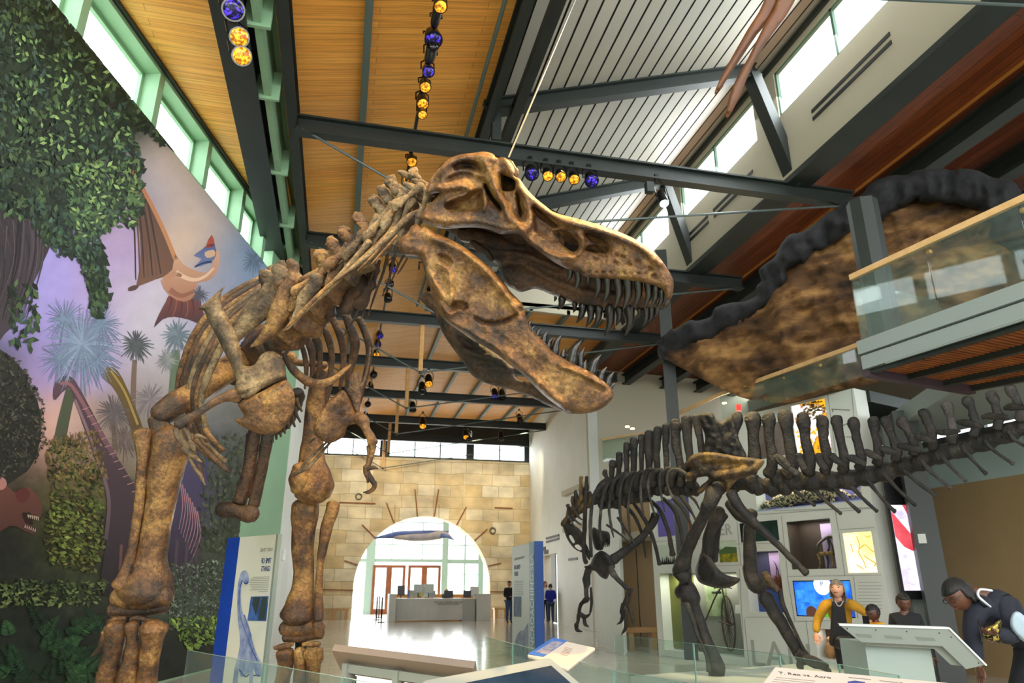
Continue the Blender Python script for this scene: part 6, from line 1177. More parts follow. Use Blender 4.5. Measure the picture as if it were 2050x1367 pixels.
def head_pts(h, kind, fringe=.5, long=0):
    P = []; n, m = 24, 20; ids = []
    for i in range(m+1):
        a = math.pi*i/m
        for j in range(n):
            b = 2*math.pi*j/n; x, y, z = math.sin(a)*math.cos(b), math.sin(a)*math.sin(b), math.cos(a)
            if 1:
                t = max(0, -z); X = x*.375*(1-.38*t**1.6); Y = y*.46*(1-.22*t**2)+(.05*t if y > 0 else -.02*t); Z = z*.5
                if y > 0:
                    X_ = x; Y += .075*math.exp(-((x/.17)**2))*max(0, 1-abs((z+.17)/.3)); Y -= .03*math.exp(-(((abs(x)-.38)/.18)**2+((z-.06)/.14)**2))
                    Y += .022*math.exp(-((x/.3)**2+((z+.5)/.09)**2)); Y += .02*math.exp(-((z-.25)/.12)**2)*(abs(x) < .6)
                P.append(Vector((X, Y, Z))*h)
    return P, [(i*n+j, i*n+(j+1) % n, (i+1)*n+(j+1) % n, (i+1)*n+j) for i in range(m) for j in range(n)]
def hair_pts(h, fringe, long):
    """a cap of hair: crown dome, then a curtain hanging to -long, open over the face"""
    n = 28; rows = [(math.sin(a), math.cos(a)) for a in [math.pi/2*i/9 for i in range(10)]]; L = [(1, -long*t) for t in (.12, .25, .4, .55, .7, .85, 1)]; P = []; Fh = []
    R = rows+L
    for i, (q, z) in enumerate(R):
        for j in range(n):
            b = 2*math.pi*j/n; c, s = math.cos(b), math.sin(b); w = (1.12 if long > .5 else 1.05)*q; y = s*.46*w-.015; x = c*.375*w
            if i > 9: t = -z; x *= 1+.12*t-(.25*t if long < .5 else 0); y *= 1-(.1+.35*(long < .5))*t if s < 0 else 1-.5*t
            P.append(Vector((x, y, z*(.53 if long > .5 else .51)+.02))*h)
    for i in range(len(R)-1):
        for j in range(n):
            b = 2*math.pi*(j+.5)/n; z = (R[i][1]+R[i+1][1])/2
            if math.sin(b) > (-.35 if z < -.75 else .1 if z < -.3 else .12) and z < fringe: continue
            Fh.append((i*n+j, i*n+(j+1) % n, (i+1)*n+(j+1) % n, (i+1)*n+j))
    return P, Fh
def frame(fwd, up=(0, 0, 1)):
    f = Vector(fwd).normalized(); r = f.cross(Vector(up)).normalized(); u = r.cross(f); return Matrix((r, f, u)).transposed()
def hand(mb, w, d, nrm, s=.17, curl=.5):
    d = Vector(d).normalized(); n = Vector(nrm); n = (n-d*n.dot(d)).normalized(); r = d.cross(n)
    mb.tube([w, w+d*s*.22, w+d*s*.5], [(.022, .016), (.038, .017), (.04, .015)], 8, .5, 3, vd=n)
    for k, (o, L_) in enumerate(((-.03, .38), (-.011, .45), (.009, .42), (.028, .33))):
        b = w+d*s*.48+r*o; e1 = b+d*s*L_*.45+n*s*L_*.12*curl; e2 = e1+d*s*L_*(.5-.25*curl)+n*s*L_*.35*curl; mb.tube([b, e1, e2], [.0095, .0085, .0065], 6, .6, 2)
    b = w+d*s*.15-r*.03; mb.tube([b, b+d*s*.2-r*.03+n*.01, b+d*s*.42-r*.035+n*.025], [.012, .010, .008], 6, .6, 2)
def person(label, loc, nodes, clothes, hc, h, fwd, up=(0, 0, 1), skin_c='#c98f6f', hair=None, hands=(), group=None, glasses=False):
    r = root('person', loc, label, 'person', group); sm = mat('skin_'+skin_c[1:], skin_c, .5, 0, bump=.03)
    E_ = [('pelvis', 'waist'), ('waist', 'chest'), ('chest', 'neck')]+[e for s in 'lr' for e in (('pelvis', 'hip'+s), ('hip'+s, 'knee'+s), ('knee'+s, 'ankle'+s), ('ankle'+s, 'toe'+s), ('chest', 'sho'+s), ('sho'+s, 'elb'+s), ('elb'+s, 'wri'+s))]+[('neck', 'skullbase')]
    slim = {a: (p, tuple(q*.72 for q in w) if isinstance(w, tuple) else w*(.8 if a[:3] in ('hip', 'kne', 'sho', 'elb', 'ank', 'toe') else 1)) for a, (p, w) in nodes.items()}
    v, f = skin(slim, E_, 'pelvis'); mb = MB(); mb.add(v, f); R = frame(fwd, up); hc = Vector(hc)
    P, Fh = head_pts(h, 'head'); mb.add([hc+R@p for p in P], Fh)
    for s in (-1, 1): mb.ball(hc+R@Vector((s*.37*h, -.02*h, -.02*h)), (.03*h, .06*h, .1*h), 8, 6, R)
    for w, d, n, s, c in hands: hand(mb, Vector(w), d, n, s, c)
    mb.build('body', sm, r, True)
    for s in (-1, 1):
        e = MB(); e.ball(hc+R@Vector((s*.155*h, .375*h, .04*h)), (.066*h, .035*h, .034*h), 8, 6, R); e.build('eye', mat('eye_dark', '#1a1512', .2), r, True)
        MB().tube([hc+R@Vector((s*.08*h, .43*h, .115*h)), hc+R@Vector((s*.16*h, .42*h, .135*h)), hc+R@Vector((s*.24*h, .37*h, .11*h))], [.012*h]*3, 6).build('eyebrow', mat('brow', '#2a1d14', .8), r, True)
    MB().tube([hc+R@Vector((-.12*h, .41*h, -.25*h)), hc+R@Vector((0, .45*h, -.245*h)), hc+R@Vector((.12*h, .41*h, -.25*h))], [.014*h, .024*h, .014*h], 6).build('mouth', mat('lips', '#6e3a32', .5), r, True)
    if hair:
        P, Fh = hair_pts(h, hair[1], hair[2]); q = MB(); q.add([hc+R@(p+p.normalized()*.02*h*noise.noise(p*40)) for p in P], Fh); ho = q.build('hair', mat('hair_'+hair[0][1:], hair[0], .6, 0, hair[3] if len(hair) > 3 else None, 60, stretch=(1, 1, .15), bump=.3, bscale=90), r, True); sd_ = ho.modifiers.new('thick', 'SOLIDIFY'); sd_.thickness = .012; sd_.offset = -1
    if glasses:
        g = MB()
        for s in (-1, 1): c = hc+R@Vector((s*.16*h, .46*h, .03*h)); g.tube([c+R@Vector((.1*h*math.cos(t), 0, .075*h*math.sin(t))) for t in [2*math.pi*i/14 for i in range(15)]], [.01*h]*15, 5, 0, 1)
        for s in (-1, 1): g.tube([hc+R@Vector((s*.26*h, .45*h, .05*h)), hc+R@Vector((s*.38*h, .0, .04*h))], [.01*h]*2, 5, 0, 1)
        g.build('glasses', BLACK, r)
    for nm, nd, ed, rt, mt in clothes:
        v, f = skin(nd, ed, rt); q = MB(); q.add(v, f); q.build(nm, mt, r, True)
    return r
CL = lambda n, c, c2=None: mat('cloth_'+n, c, .85, 0, c2, 40, bump=.15, bscale=120)
def stand(x, y, yaw, H, arms='down', leg=.0):
    """joints of a standing adult, metres; yaw = heading"""
    f = Vector((math.sin(yaw), math.cos(yaw), 0)); r = Vector((f.y, -f.x, 0)); b = Vector((x, y, 0)); k = H/1.7
    J = lambda a, c, z: b+r*a*k+f*c*k+Vector((0, 0, z*k))
    n = {'pelvis': (J(0, 0, .92), (.14*k, .11*k)), 'waist': (J(0, 0, 1.08), (.125*k, .095*k)), 'chest': (J(0, -.01, 1.32), (.15*k, .105*k)), 'neck': (J(0, -.01, 1.46), .055*k), 'skullbase': (J(0, .01, 1.53), .055*k)}
    for s, g in (('l', -1), ('r', 1)):
        n['hip'+s] = (J(g*.09, 0, .86), .088*k); n['knee'+s] = (J(g*.09, .02+leg*g, .48), .058*k); n['ankle'+s] = (J(g*.09, -.02+leg*g*1.6, .08), .04*k); n['toe'+s] = (J(g*.1, .14+leg*g*1.6, .03), .035*k)
        n['sho'+s] = (J(g*.18, -.01, 1.38), .06*k); e, w = {'down': ((.22, -.02, 1.1), (.22, .05, .85)), 'fold': ((.22, -.02, 1.1), (.06, .2, 1.08)), 'akimbo': ((.34, -.06, 1.14), (.2, .04, .95))}[arms]
        n['elb'+s] = (J(g*e[0], e[1], e[2]), .042*k); n['wri'+s] = (J(g*w[0], w[1], w[2]), .03*k)
    return n, J, f, r, k
def grow(nodes, names, d): return {n: (nodes[n][0], tuple(v+d for v in nodes[n][1]) if isinstance(nodes[n][1], tuple) else nodes[n][1]+d) for n in names}
LEGE = [('pelvis', 'hipl'), ('pelvis', 'hipr'), ('hipl', 'kneel'), ('hipr', 'kneer'), ('kneel', 'anklel'), ('kneer', 'ankler')]; LEGN = ['pelvis', 'hipl', 'hipr', 'kneel', 'kneer', 'anklel', 'ankler']
TOPE = [('pelvis', 'waist'), ('waist', 'chest'), ('chest', 'neck'), ('chest', 'shol'), ('chest', 'shor'), ('shol', 'elbl'), ('shor', 'elbr'), ('elbl', 'wril'), ('elbr', 'wrir')]; TOPN = ['pelvis', 'waist', 'chest', 'neck', 'shol', 'shor', 'elbl', 'elbr', 'wril', 'wrir']
SHOE = mat('dark_shoe', '#1d1a18', .5)
def shoes(n): return [('shoe', grow(n, ['ankle'+s, 'toe'+s], .012), [('ankle'+s, 'toe'+s)], 'ankle'+s, SHOE) for s in 'lr']
def visitor(label, x, y, yaw, H, top, legs, skc, hair, arms='down', look=None, extra=None, group=None, glasses=False):
    n, J, f, r, k = stand(x, y, yaw, H, arms); hd = J(0, .02, 1.6); h = .235*k**.6
    hs = [(n['wri'+s][0], (n['wri'+s][0]-n['elb'+s][0]), f if arms == 'down' else Vector((0, 0, 1)), .17*k, .6) for s in 'lr']
    p = person(label, (x, y, 0), n, [('trousers', grow(n, LEGN, .014), LEGE, 'pelvis', legs), ('top', grow(n, TOPN, .016), TOPE, 'waist', top)]+shoes(n), hd, h, look or f, (0, 0, 1), skc, hair, hs, group, glasses)
    return p, n, J, f, r, k
tocam = lambda p: math.atan2(CAM.x-p.x, CAM.y-p.y)
# woman in mustard
D = 9.4; q = aD(1706, 1388, D); yw = tocam(q)
n, J, f, r, k = stand(q.x, q.y, yw, 1.4, 'akimbo')
n['neck'] = (aD(1678, 1203, D-.03), .056); n['skullbase'] = (aD(1677, 1190, D-.04), .056); TN_ = [a for a in TOPN if a != 'neck']; TE_ = [e for e in TOPE if 'neck' not in e]
n['elbr'] = (aD(1636, 1240, D+.05), .036); n['wrir'] = (aD(1634, 1268, D-.05), .026); n['elbl'] = (aD(1730, 1224, D+.05), .036); n['wril'] = (aD(1742, 1240, D-.05), .026)
n['shor'] = (aD(1653, 1209, D), .052); n['shol'] = (aD(1703, 1208, D), .052)
MUST = CL('mustard', '#b9891a', '#a67812'); BLK = CL('black', '#17171b')
wm = person('woman with long grey hair in mustard cardigan and black clothes, hand at her side', q, n, [('trousers', grow(n, LEGN, .02), LEGE, 'pelvis', BLK), ('cardigan', grow(n, TN_, .022), TE_, 'waist', MUST)]+shoes(n), aD(1676, 1179, D-.03), .225, (Vector((f.x, f.y, .15))-r*-.25), (0, 0, 1), '#c9957a', ('#8a7f72', .3, 1.5, '#5f564c'), [(n['wrir'][0], (0.02, 0, -1), f, .15, .5), (n['wril'][0], r*-.3+Vector((0, 0, -1)), f, .15, .5)])
plate(MB(), [(1666, 1204), (1676, 1206), (1688, 1204), (1693, 1230), (1698, 1265), (1700, 1292), (1662, 1292), (1662, 1262), (1664, 1230)], lambda x, y: D-.14, .05, 12, 5).build('shirt_front', BLK, wm, True)
MB().tube([aD(1672, 1203, D-.19), aD(1677, 1212, D-.2), aD(1683, 1212, D-.2), aD(1688, 1203, D-.19)], [.006]*4, 6).build('necklace', mat('silver_chain', '#c8c8d0', .3, .8), wm)
tag(plate(MB(), [(1672, 1274), (1700, 1272), (1708, 1280), (1706, 1296), (1690, 1300), (1672, 1296)], lambda x, y: D-.2, .05, 8, 4).build('waist_pouch', mat('pouch_black', '#0f0f12', .6), wm, True))
# boy with phone, boy in dark shirt
D = 7.6; q = aD(1783, 1440, D); YEL = mat('cloth_bright_yellow', '#f0c020', .7, 0, '#e06a10', 9)
yw = tocam(q)+.9; p, n, J, f, r, k = visitor('small boy in bright yellow top holding a phone to his cheek', q.x, q.y, yw, 1.12, YEL, CL('charcoal', '#26262a'), '#4a2a1c', ('#120d0b', .5, .3), 'fold', Vector((math.sin(yw-.2), math.cos(yw-.2), -.35)))
tag(MB().box(aD(1734, 1244, D-.32), (.02, .06, .11), .4).build('phone', mat('phone_black', '#15161a', .2)), 'black phone held up to the small boy\'s cheek', 'phone')
q = aD(1846, 1430, D); yw = tocam(q)-.25
visitor('boy with close-cropped hair in a plain dark shirt looking down', q.x, q.y, yw, 1.24, CL('black2', '#14151a'), CL('charcoal', '#26262a'), '#5a3626', ('#120d0b', .55, .25), 'down', Vector((math.sin(yw), math.cos(yw), -.4)))
# stooping woman with bag and phone
D = 6.0; NAVY = CL('navy', '#171a26', '#1d2130')
q = aD(2065, 1470, D+.1); q.z = 0
g = lambda x, y, d, rr: (aD(x, y, d), rr)
fw_ = aD(1880, 1260, D-.2)-aD(1965, 1215, D); 
n = {'pelvis': g(2075, 1292, D+.15, (.15, .14)), 'waist': g(2040, 1258, D+.1, (.14, .12)), 'chest': g(1992, 1218, D, (.16, .13)), 'neck': g(1958, 1190, D-.02, .06), 'skullbase': g(1940, 1184, D-.05, .06),
     'hipl': g(2062, 1318, D+.05, .1), 'hipr': g(2100, 1318, D+.2, .1), 'kneel': g(2040, 1400, D-.05, .075), 'kneer': g(2096, 1400, D+.2, .075), 'anklel': g(2048, 1478, D+.1, .05), 'ankler': g(2100, 1478, D+.3, .05), 'toel': g(2020, 1488, D-.05, .042), 'toer': g(2075, 1488, D+.15, .042),
     'shol': g(1955, 1212, D-.14, .075), 'shor': g(2005, 1200, D-.05, .075), 'elbl': g(1945, 1275, D-.2, .05), 'wril': g(1958, 1330, D-.28, .034), 'elbr': g(2030, 1275, D-.22, .055), 'wrir': g(1992, 1268, D-.36, .034)}
fz = [n['ankle'+s][0] for s in 'lr']
dzf = min(v.z for v in fz)-.09
for s in 'lr':
    for j in ('ankle', 'toe'): n[j+s][0].z = .09 if j == 'ankle' else .045
    n['knee'+s][0].z = max(n['knee'+s][0].z, .45)
lean = person('woman in navy with black bob and glasses stooping over the lectern, phone in hand', (fz[0].x, fz[0].y, 0), n, [('trousers', grow(n, LEGN, .02), LEGE, 'pelvis', CL('jet', '#121319')), ('top', grow(n, TOPN, .024), TOPE, 'waist', NAVY)]+shoes(n), aD(1918, 1190, D-.1), .25, (fw_.normalized()*.75-RT*.2+Vector((0, 0, -.3))), (.25, .1, 1), '#5d3a28', ('#0b0908', .3, 1.25), [(n['wrir'][0], aD(1955, 1262, D-.4)-n['wrir'][0], (0, 0, 1), .17, .8), (n['wril'][0], (0, 0, -1), f, .17, .5)], None, True)
MB().tube([aD(1985, 1182, D-.16), aD(1962, 1180, D-.14), aD(1958, 1192, D-.2), aD(1972, 1206, D-.24), aD(1982, 1214, D-.2)], [.01]*5, 8).build('bag_strap', mat('white_strap', '#c9cdd6', .6), lean, True)
tag(MB().box(aD(1962, 1262, D-.42), (.075, .012, .15), .9, Matrix.Rotation(.9, 3, 'Z') @ Matrix.Rotation(.5, 3, 'Y')).build('phone', MATS['phone_black'], bevel=.006), 'dark phone with pale rim held by the stooping woman', 'phone')
plate(MB(), [(2032, 1224), (2050, 1232), (2080, 1270), (2075, 1290), (2050, 1285), (2026, 1262), (2022, 1240)], lambda x, y: D-.3, .06, 8, 4).build('shoulder_bag', mat('pale_blue_bag', '#a9bcc9', .6), None, True, label='pale blue bag hanging at the stooping woman\'s hip', cat='bag')
GOLD = mat('gold_sequin', '#c9b15a', .3, .7, '#1c1a12', 30, 3, (.45, .5))
plate(MB(), [(1966, 1262), (1985, 1250), (2004, 1240), (2006, 1262), (2015, 1282), (1996, 1288), (1972, 1278)], lambda x, y: D-.32, .07, 8, 4).build('sequin_bag', GOLD, None, True, label='black and gold shiny bag under the stooping woman\'s hand', cat='bag')
# far visitors
q = aZ(1019, 1248, 0); visitor('distant man in black jacket and blue jeans beside the sea sign', q.x, q.y, tocam(q)-.5, 1.62, BLK, CL('denim', '#3c4f74', '#2f4062'), '#b98a6c', ('#1c1511', .4, .3), 'fold')
q = aZ(1103, 1248, 0); visitor('distant visitor in royal blue jacket and jeans, back turned, by the doorway', q.x, q.y, tocam(q)+3.0, 1.5, CL('royal', '#1c2fae', '#1a2a96'), CL('denim', '#3c4f74'), '#b98a6c', ('#1d1613', .4, .4), 'fold')
q = aZ(1097, 1246, 0); q = q+(q-Vector((0, 0, 0))).normalized()*.55-RT*.1; visitor('distant dark-haired visitor in white top behind the royal blue jacket', q.x, q.y, tocam(q)+.3, 1.62, CL('white', '#dcdce2'), BLK, '#c9957a', ('#2a1a12', .5, 1.4), 'down')
# ================================================================== reception desk, benches, posts
PALE = mat('pale_grey_desk', '#cfcfc8', .5, 0, '#c4c4bc', .6)
def fz(x, y): return aZ(x, y, 0)
A, B = fz(790, 1243), fz(925, 1243); yd = (A.y+B.y)/2
dk = root('reception_desk', ((A.x+B.x)/2, yd, 0), 'pale grey curved reception desk in front of the arch doors', 'desk')
sc = (B.x-A.x)/135.
def dx_(px): return A.x+(px-790)*sc
m = MB(); P = [(dx_(788), yd+.5)]+[(dx_(px), yd-.28*math.sin(math.pi*(px-788)/140)) for px in range(788, 929, 14)]+[(dx_(926), yd+.5)]
m.slab([(x, y, .04) for x, y in P], (0, 0, .86)); m.build('front_panel', PALE, dk)
m = MB(); m.slab([(x, y-.03, .9) for x, y in P], (0, 0, .04)); m.build('counter_top', mat('white_counter', '#e4e4de', .3), dk)
MB().box((dx_(781), yd+.1, .56), (.28, 1.2, 1.12)).build('end_panel', PALE, dk)
MB().box((dx_(941), yd+.35, .46), (sc*28, .6, .92)).build('side_counter', mat('mid_grey_desk', '#aeb0aa', .5), dk)
MB().box((dx_(972), yd+.3, .56), (sc*30, .9, 1.12)).build('end_panel', PALE, dk)
MB().box((dx_(880), yd+2.2, .55), (sc*190, .5, 1.1)).build('back_counter', mat('amber_wood_counter', '#c98a3c', .5), dk)
for i, (s, y) in enumerate((('VISITOR & MEMBER SERVICES', .74), ('INFORMATION DESK', .66))):
    t, _ = text('t', s, None, (dx_(896), yd-.3, y), (1, 0, 0), (0, 0, 1), .1, align='CENTER'); t.build('lettering', mat('desk_letter', '#55564f', .6), dk)
MON = mat('monitor_black', '#1c1e22', .3)
for i, (px, py, w, h, mt, lb) in enumerate(((800, 1194, .34, .42, 'dark', 'dark monitor at the left end of the desk'), (836, 1188, .42, .36, 'pale', 'pale-screened monitor right above the desk front'), (858, 1188, .44, .38, 'pale', 'pale-screened monitor beside the blond clerk'), (828, 1198, .4, .3, 'paper', 'pale brochure stand left of the yellow poster'), (841, 1196, .3, .36, 'yellow', 'small yellow framed poster on the desk'), (852, 1198, .3, .3, 'white', 'white leaflet holder right of the yellow poster'), (866, 1198, .3, .28, 'grey', 'grey card holder near the desk middle'), (901, 1201, .42, .3, 'black', 'black chair-back monitor before the blond clerk'), (941, 1200, .36, .3, 'black', 'black till screen on the side counter'), (957, 1196, .4, .42, 'white', 'tilted white screen at the right end of the desk'), (818, 1199, .16, .3, 'blue', 'blue bottle between the dark monitor and brochures'))):
    x = dx_(px); z = 1.02 + max(0, (1199-py)*.018); col = {'dark': '#2a2622', 'pale': '#b9c4c0', 'paper': '#b9b7a2', 'yellow': '#d9c95c', 'white': '#e4e6e6', 'grey': '#a9b0ae', 'black': '#222226', 'blue': '#4a6aa8'}[mt]
    o = root('desk_monitor' if mt in ('dark', 'pale', 'black') else 'desk_display', (x, yd+.25+.03*i, .94), lb, 'monitor' if mt in ('dark', 'pale', 'black') else 'display stand')
    y = yd+.25+.03*i; b = MB().box((x, y, z+h/2-.06), (w, .04, h)).build('case', mat('desk_'+mt, col, .4), o)
    MB().box((x, y-.022, z+h/2-.06), (w*.86, .006, h*.82)).build('face', mat('face_'+mt, {'dark': '#3a3430', 'pale': '#c9d4d0', 'black': '#30333a'}.get(mt, col), .3), o)
    MB().cyl((x, y+.02, .94), (x, y+.02, z), .02, 8).build('stand', MON, o)
q = Vector((dx_(900), yd+1.0, 0))
visitor('seated blond clerk in black behind the reception desk', q.x, q.y, 0.2, 1.32, CL('black3', '#1a1a1e'), BLK, '#d8ac8a', ('#c9a878', .5, 1.2), 'fold')
for px, py, lb in ((681, 1232, 'low timber bench against the stone wall just left of the arch'), (648, 1236, 'low timber bench partly behind the dark shin bone'), (1003, 1234, 'low timber bench against the stone wall right of the arch')):
    p = fz(px, py+4); p.y = 35.5; p.x = aY(px, py, 35.5).x; o = root('bench', (p.x, p.y, 0), lb, 'bench'); MB().box((p.x, p.y, .44), (.75, .45, .08)).build('seat', mat('pale_timber', '#b98f5c', .5), o)
    for d in (-.27, .27): MB().box((p.x+d, p.y, .2), (.14, .4, .4)).build('leg', mat('pale_timber', '#b98f5c', .5), o)
for k, (px, py) in enumerate(((753, 1241), (758, 1236), (763, 1246))):
    p = fz(px, py); o = root('queue_post', p, ['thin black queue post farthest left of the desk', 'thin black queue post farthest back by the doors', 'thin black queue post nearest the desk end'][k], 'post', 'queue posts left of the desk')
    MB().cyl(p, p+Vector((0, 0, 1.0)), .035, 10).build('pole', BLACK, o); MB().cyl(p, p+Vector((0, 0, .03)), .16, 16).build('foot', BLACK, o)
# blue flying sea creature hung in the arch
m = MB(); Y = 34.6; c = lambda x, y, r: (aY(x, y, Y), r)
B_ = [c(757, 1077, .03), c(780, 1073, .1), c(800, 1072, .2), c(830, 1073, .24), c(860, 1072, .24), c(880, 1070, .22), c(893, 1071, .14), c(909, 1081, .02)]
fh = root('hanging_sea_reptile', B_[3][0], 'slim blue and cream swimming reptile model hanging inside the arch', 'hanging model')
MB().tube([p for p, _ in B_], [(r, r) for _, r in B_], 12, .3, 4).build('body', mat('cream_blue_skin', '#e6d8c4', .5, 0, '#b9b4c4', 2), fh, True)
MB().tube([aY(750, 1077, Y), aY(800, 1070, Y-.1), aY(850, 1068, Y-.1), aY(899, 1064, Y)], [(.02, .05), (.1, .2), (.09, .2), (.02, .04)], 10, .3, 4).build('back_stripe', mat('violet_blue_skin', '#5f78c4', .5, 0, '#8a9ad0', 3), fh, True)
MB().tube([aY(885, 1072, Y-.15), aY(896, 1074, Y-.15), aY(908, 1081, Y-.15)], [.12, .08, .02], 8).build('jaw', mat('violet_blue_skin', '#5f78c4'), fh, True)
for x in (790, 878): MB().tube([aY(x, 1068, Y), aY(x+1, 1010, Y)], [.008]*2, 5, 0, 0).build('wire', BLACK, fh)
# ================================================================== roof rods, posts, lamps
POSTW = mat('pale_timber_post', '#d9a866', .5, 0, '#c48f4e', 5); ROD = mat('grey_rod', '#4d5854', .4, .4)
for i, y in enumerate(TY):
    if i == 0: continue
    d = ['nearest roof truss, mostly behind the skull', 'second roof truss', 'third roof truss beside the lower jaw', 'fourth roof truss', 'fifth roof truss', 'sixth roof truss', 'farthest roof truss by the stone wall'][i-1]
    o = root('hanging_post', (1.83, y, 6.9), 'pale timber post hanging from the %s' % d, 'roof post', 'timber posts under the trusses')
    MB().beam((1.83, y, 8.38), (1.83, y, 6.98), .12, .12, (0, 1, 0)).build('shaft', POSTW, o, bevel=.015)
    MB().tube([(1.83, y, 7.02), (1.83, y, 6.9)], [.05, .04], 8, 0, 0).build('shoe', STEEL, o)
    for k, e in enumerate(((-1.1, y, 8.44), (9.2, y, 8.38))):
        tag(MB().tube([(1.83, y, 6.95), e], [.022, .022], 6, 0, 0).build('hanging_tie_rod', ROD), 'thin grey tie rod running from a timber post up to a roof truss end', 'tie rod', 'tie rods under the trusses')
LENSG = mat('gold_lens', '#ffb52a', .2, 0, '#8a4a08', 26, 3, emit=.75, mix=(.4, .56)); LENSV = mat('violet_lens', '#5a3cff', .15, 0, '#0a0a30', 22, 3, emit=.35, mix=(.38, .47)); LENSB = mat('black_glass', '#0d0d12', .1); LENSW = mat('cool_lens', '#cfeaf2', .2, emit=2)
CAN = mat('black_can', '#121214', .3, .4); CHR = mat('chrome_can', '#8f9296', .25, .9)
def lamp(p, aim, r, L_, lens, label, hang=None, can=CAN, group=None):
    p = Vector(p); d = (Vector(aim)-p).normalized(); o = root('spotlight', p, label, 'spotlight', group)
    MB().tube([p-d*L_*.5, p-d*L_*.3, p+d*L_*.25, p+d*L_*.5], [r*.55, r*.9, r, r*1.04], 16, .15, 2).build('can', can, o, True)
    MB().tube([p+d*(L_*.5-.005), p+d*(L_*.5+.02)], [r*1.1, r*1.1], 16, 0, 0).build('rim', can, o)
    MB().tube([p+d*(L_*.5+.021), p+d*(L_*.5+.03)], [r*.95, r*.8], 16, .3, 0).build('lens', lens, o, True)
    h = Vector(hang) if hang else p+Vector((0, 0, .3)); s = d.cross(Vector((0, 0, 1))); s = s.normalized() if s.length > .01 else Vector((1, 0, 0))
    MB().tube([p+s*r*1.15, p+s*r*1.15+(h-p)*.6, h], [.012]*3, 6, 0, 1).build('yoke', CAN, o); MB().tube([p-s*r*1.15, p-s*r*1.15+(h-p)*.6, h], [.012]*3, 6, 0, 1).build('yoke', CAN, o)
    MB().box(h, (.07, .07, .09)).build('clamp', CAN, o); return o
SKT = aD(1060, 480, 4.3)
XT = .76
tag(MB().tube([(XT, 3, 8.95), (XT, 35.8, 8.95)], [.03, .03], 8, 0, 0).build('lamp_pipe', BLACK), 'long black pipe carrying spotlights along the board ceiling', 'pipe')
for px, py, r, L_, lens, lb, zz_ in (
    (465, 18, .115, .2, LENSV, 'largest of three chrome spotlights by the mural windows, violet lens', 0), (477, 73, .1, .2, LENSG, 'middle chrome spotlight by the mural windows, gold lens', 0), (482, 111, .1, .2, LENSG, 'lowest chrome spotlight by the mural windows, gold lens', 0)):
    p = aD(px, py, 8.0); lamp(p, CAM+Vector((.6, 1.2, .6)), r, L_, lens, lb, p+Vector((-.1, .12, .35)), CHR)
p = aD(470, 40, 8.0); tag(MB().tube([p+Vector((-.12, -.4, .36)), p+Vector((-.02, 1.0, .36))], [.025]*2, 8, 0, 0).build('lamp_bar', BLACK), 'short black bar holding the three chrome spotlights', 'bar')
for px, py, r, L_, lens, dr, lb in ((880, 6, .085, .2, LENSG, 0, 'gold-lensed ceiling spotlight at the very top edge'), (873, 35, .07, .4, LENSB, 2, 'long black ceiling spotlight just above the violet one'), (866, 72, .12, .24, LENSV, 0, 'violet-lensed round ceiling spotlight on the near pipe'), (862, 108, .085, .4, LENSB, 2, 'long black ceiling spotlight just below the violet one'), (856, 140, .085, .3, LENSV, 3, 'dark ceiling spotlight with faint violet lens above two gold ones'), (850, 168, .085, .2, LENSG, 0, 'upper of two bright gold ceiling spotlights'), (845, 202, .09, .2, LENSG, 0, 'lower of two bright gold ceiling spotlights'), (844, 224, .07, .2, LENSG, 1, 'dim gold ceiling spotlight just above the near truss'),
    (823, 318, .09, .22, LENSG, 0, 'gold ceiling spotlight just below the near truss'), (813, 352, .07, .2, LENSG, 1, 'small gold spotlight half hidden behind the neck spines'), (786, 534, .1, .24, LENSV, 0, 'violet spotlight seen between hanging neck ribs'), (779, 572, .09, .3, LENSB, 2, 'black spotlight below the violet one by the hanging neck ribs'), (776, 594, .1, .22, LENSB, 1, 'round dark spotlight just above the third truss'),
    (760, 668, .1, .24, LENSV, 0, 'upper violet spotlight beyond the third truss'), (756, 685, .1, .24, LENSV, 0, 'lower violet spotlight beyond the third truss'), (753, 706, .11, .24, LENSG, 0, 'gold spotlight above the fourth truss'), (747, 752, .12, .5, LENSB, 2, 'long black spotlight above the fifth truss'), (742, 770, .1, .3, LENSB, 1, 'short black spotlight above the fifth truss'), (736, 810, .12, .4, LENSB, 2, 'long black spotlight above the sixth truss'), (732, 829, .12, .26, LENSV, 0, 'deep blue spotlight above the sixth truss')):
    p = aX(px, py, XT); aim = (p+(CAM-p).normalized()*.55+Vector((.12, 0, -.45))) if dr == 0 else (p+Vector((.1, -.5, -.8)) if dr == 1 else p+Vector((.03, -1, -.12)) if dr == 2 else SKT)
    lamp(p, aim, r, L_, lens, lb, (XT, p.y+.1, 8.93))
for px, py, lens, lb in ((1063, 343, LENSV, 'leftmost dark violet spotlight under the near truss'), (1095, 347, LENSG, 'first gold spotlight of three under the near truss'), (1121, 349, LENSG, 'middle gold spotlight of three under the near truss'), (1147, 354, LENSG, 'last gold spotlight of three under the near truss'), (1182, 357, LENSV, 'rightmost blue-violet spotlight under the near truss')):
    p = aY(px, py, 10.3); lamp(p, p+Vector((-.05, -.62, -.78)), .115 if lens is LENSV else .09, .24, lens, lb, (p.x, 10.36, 8.42))
p = aY(1325, 395, 10.2); lamp(p, p+Vector((-.05, -.5, -1)), .085, .36, LENSW, 'cool white spotlight hanging under the near truss by the clerestory', (p.x, 10.36, 8.4)); 
tag(MB().box(aY(1300, 376, 10.3), (.14, .12, .2)).build('hanging_junction_box', STEEL), 'small grey box under the near truss beside the cool spotlight', 'box')
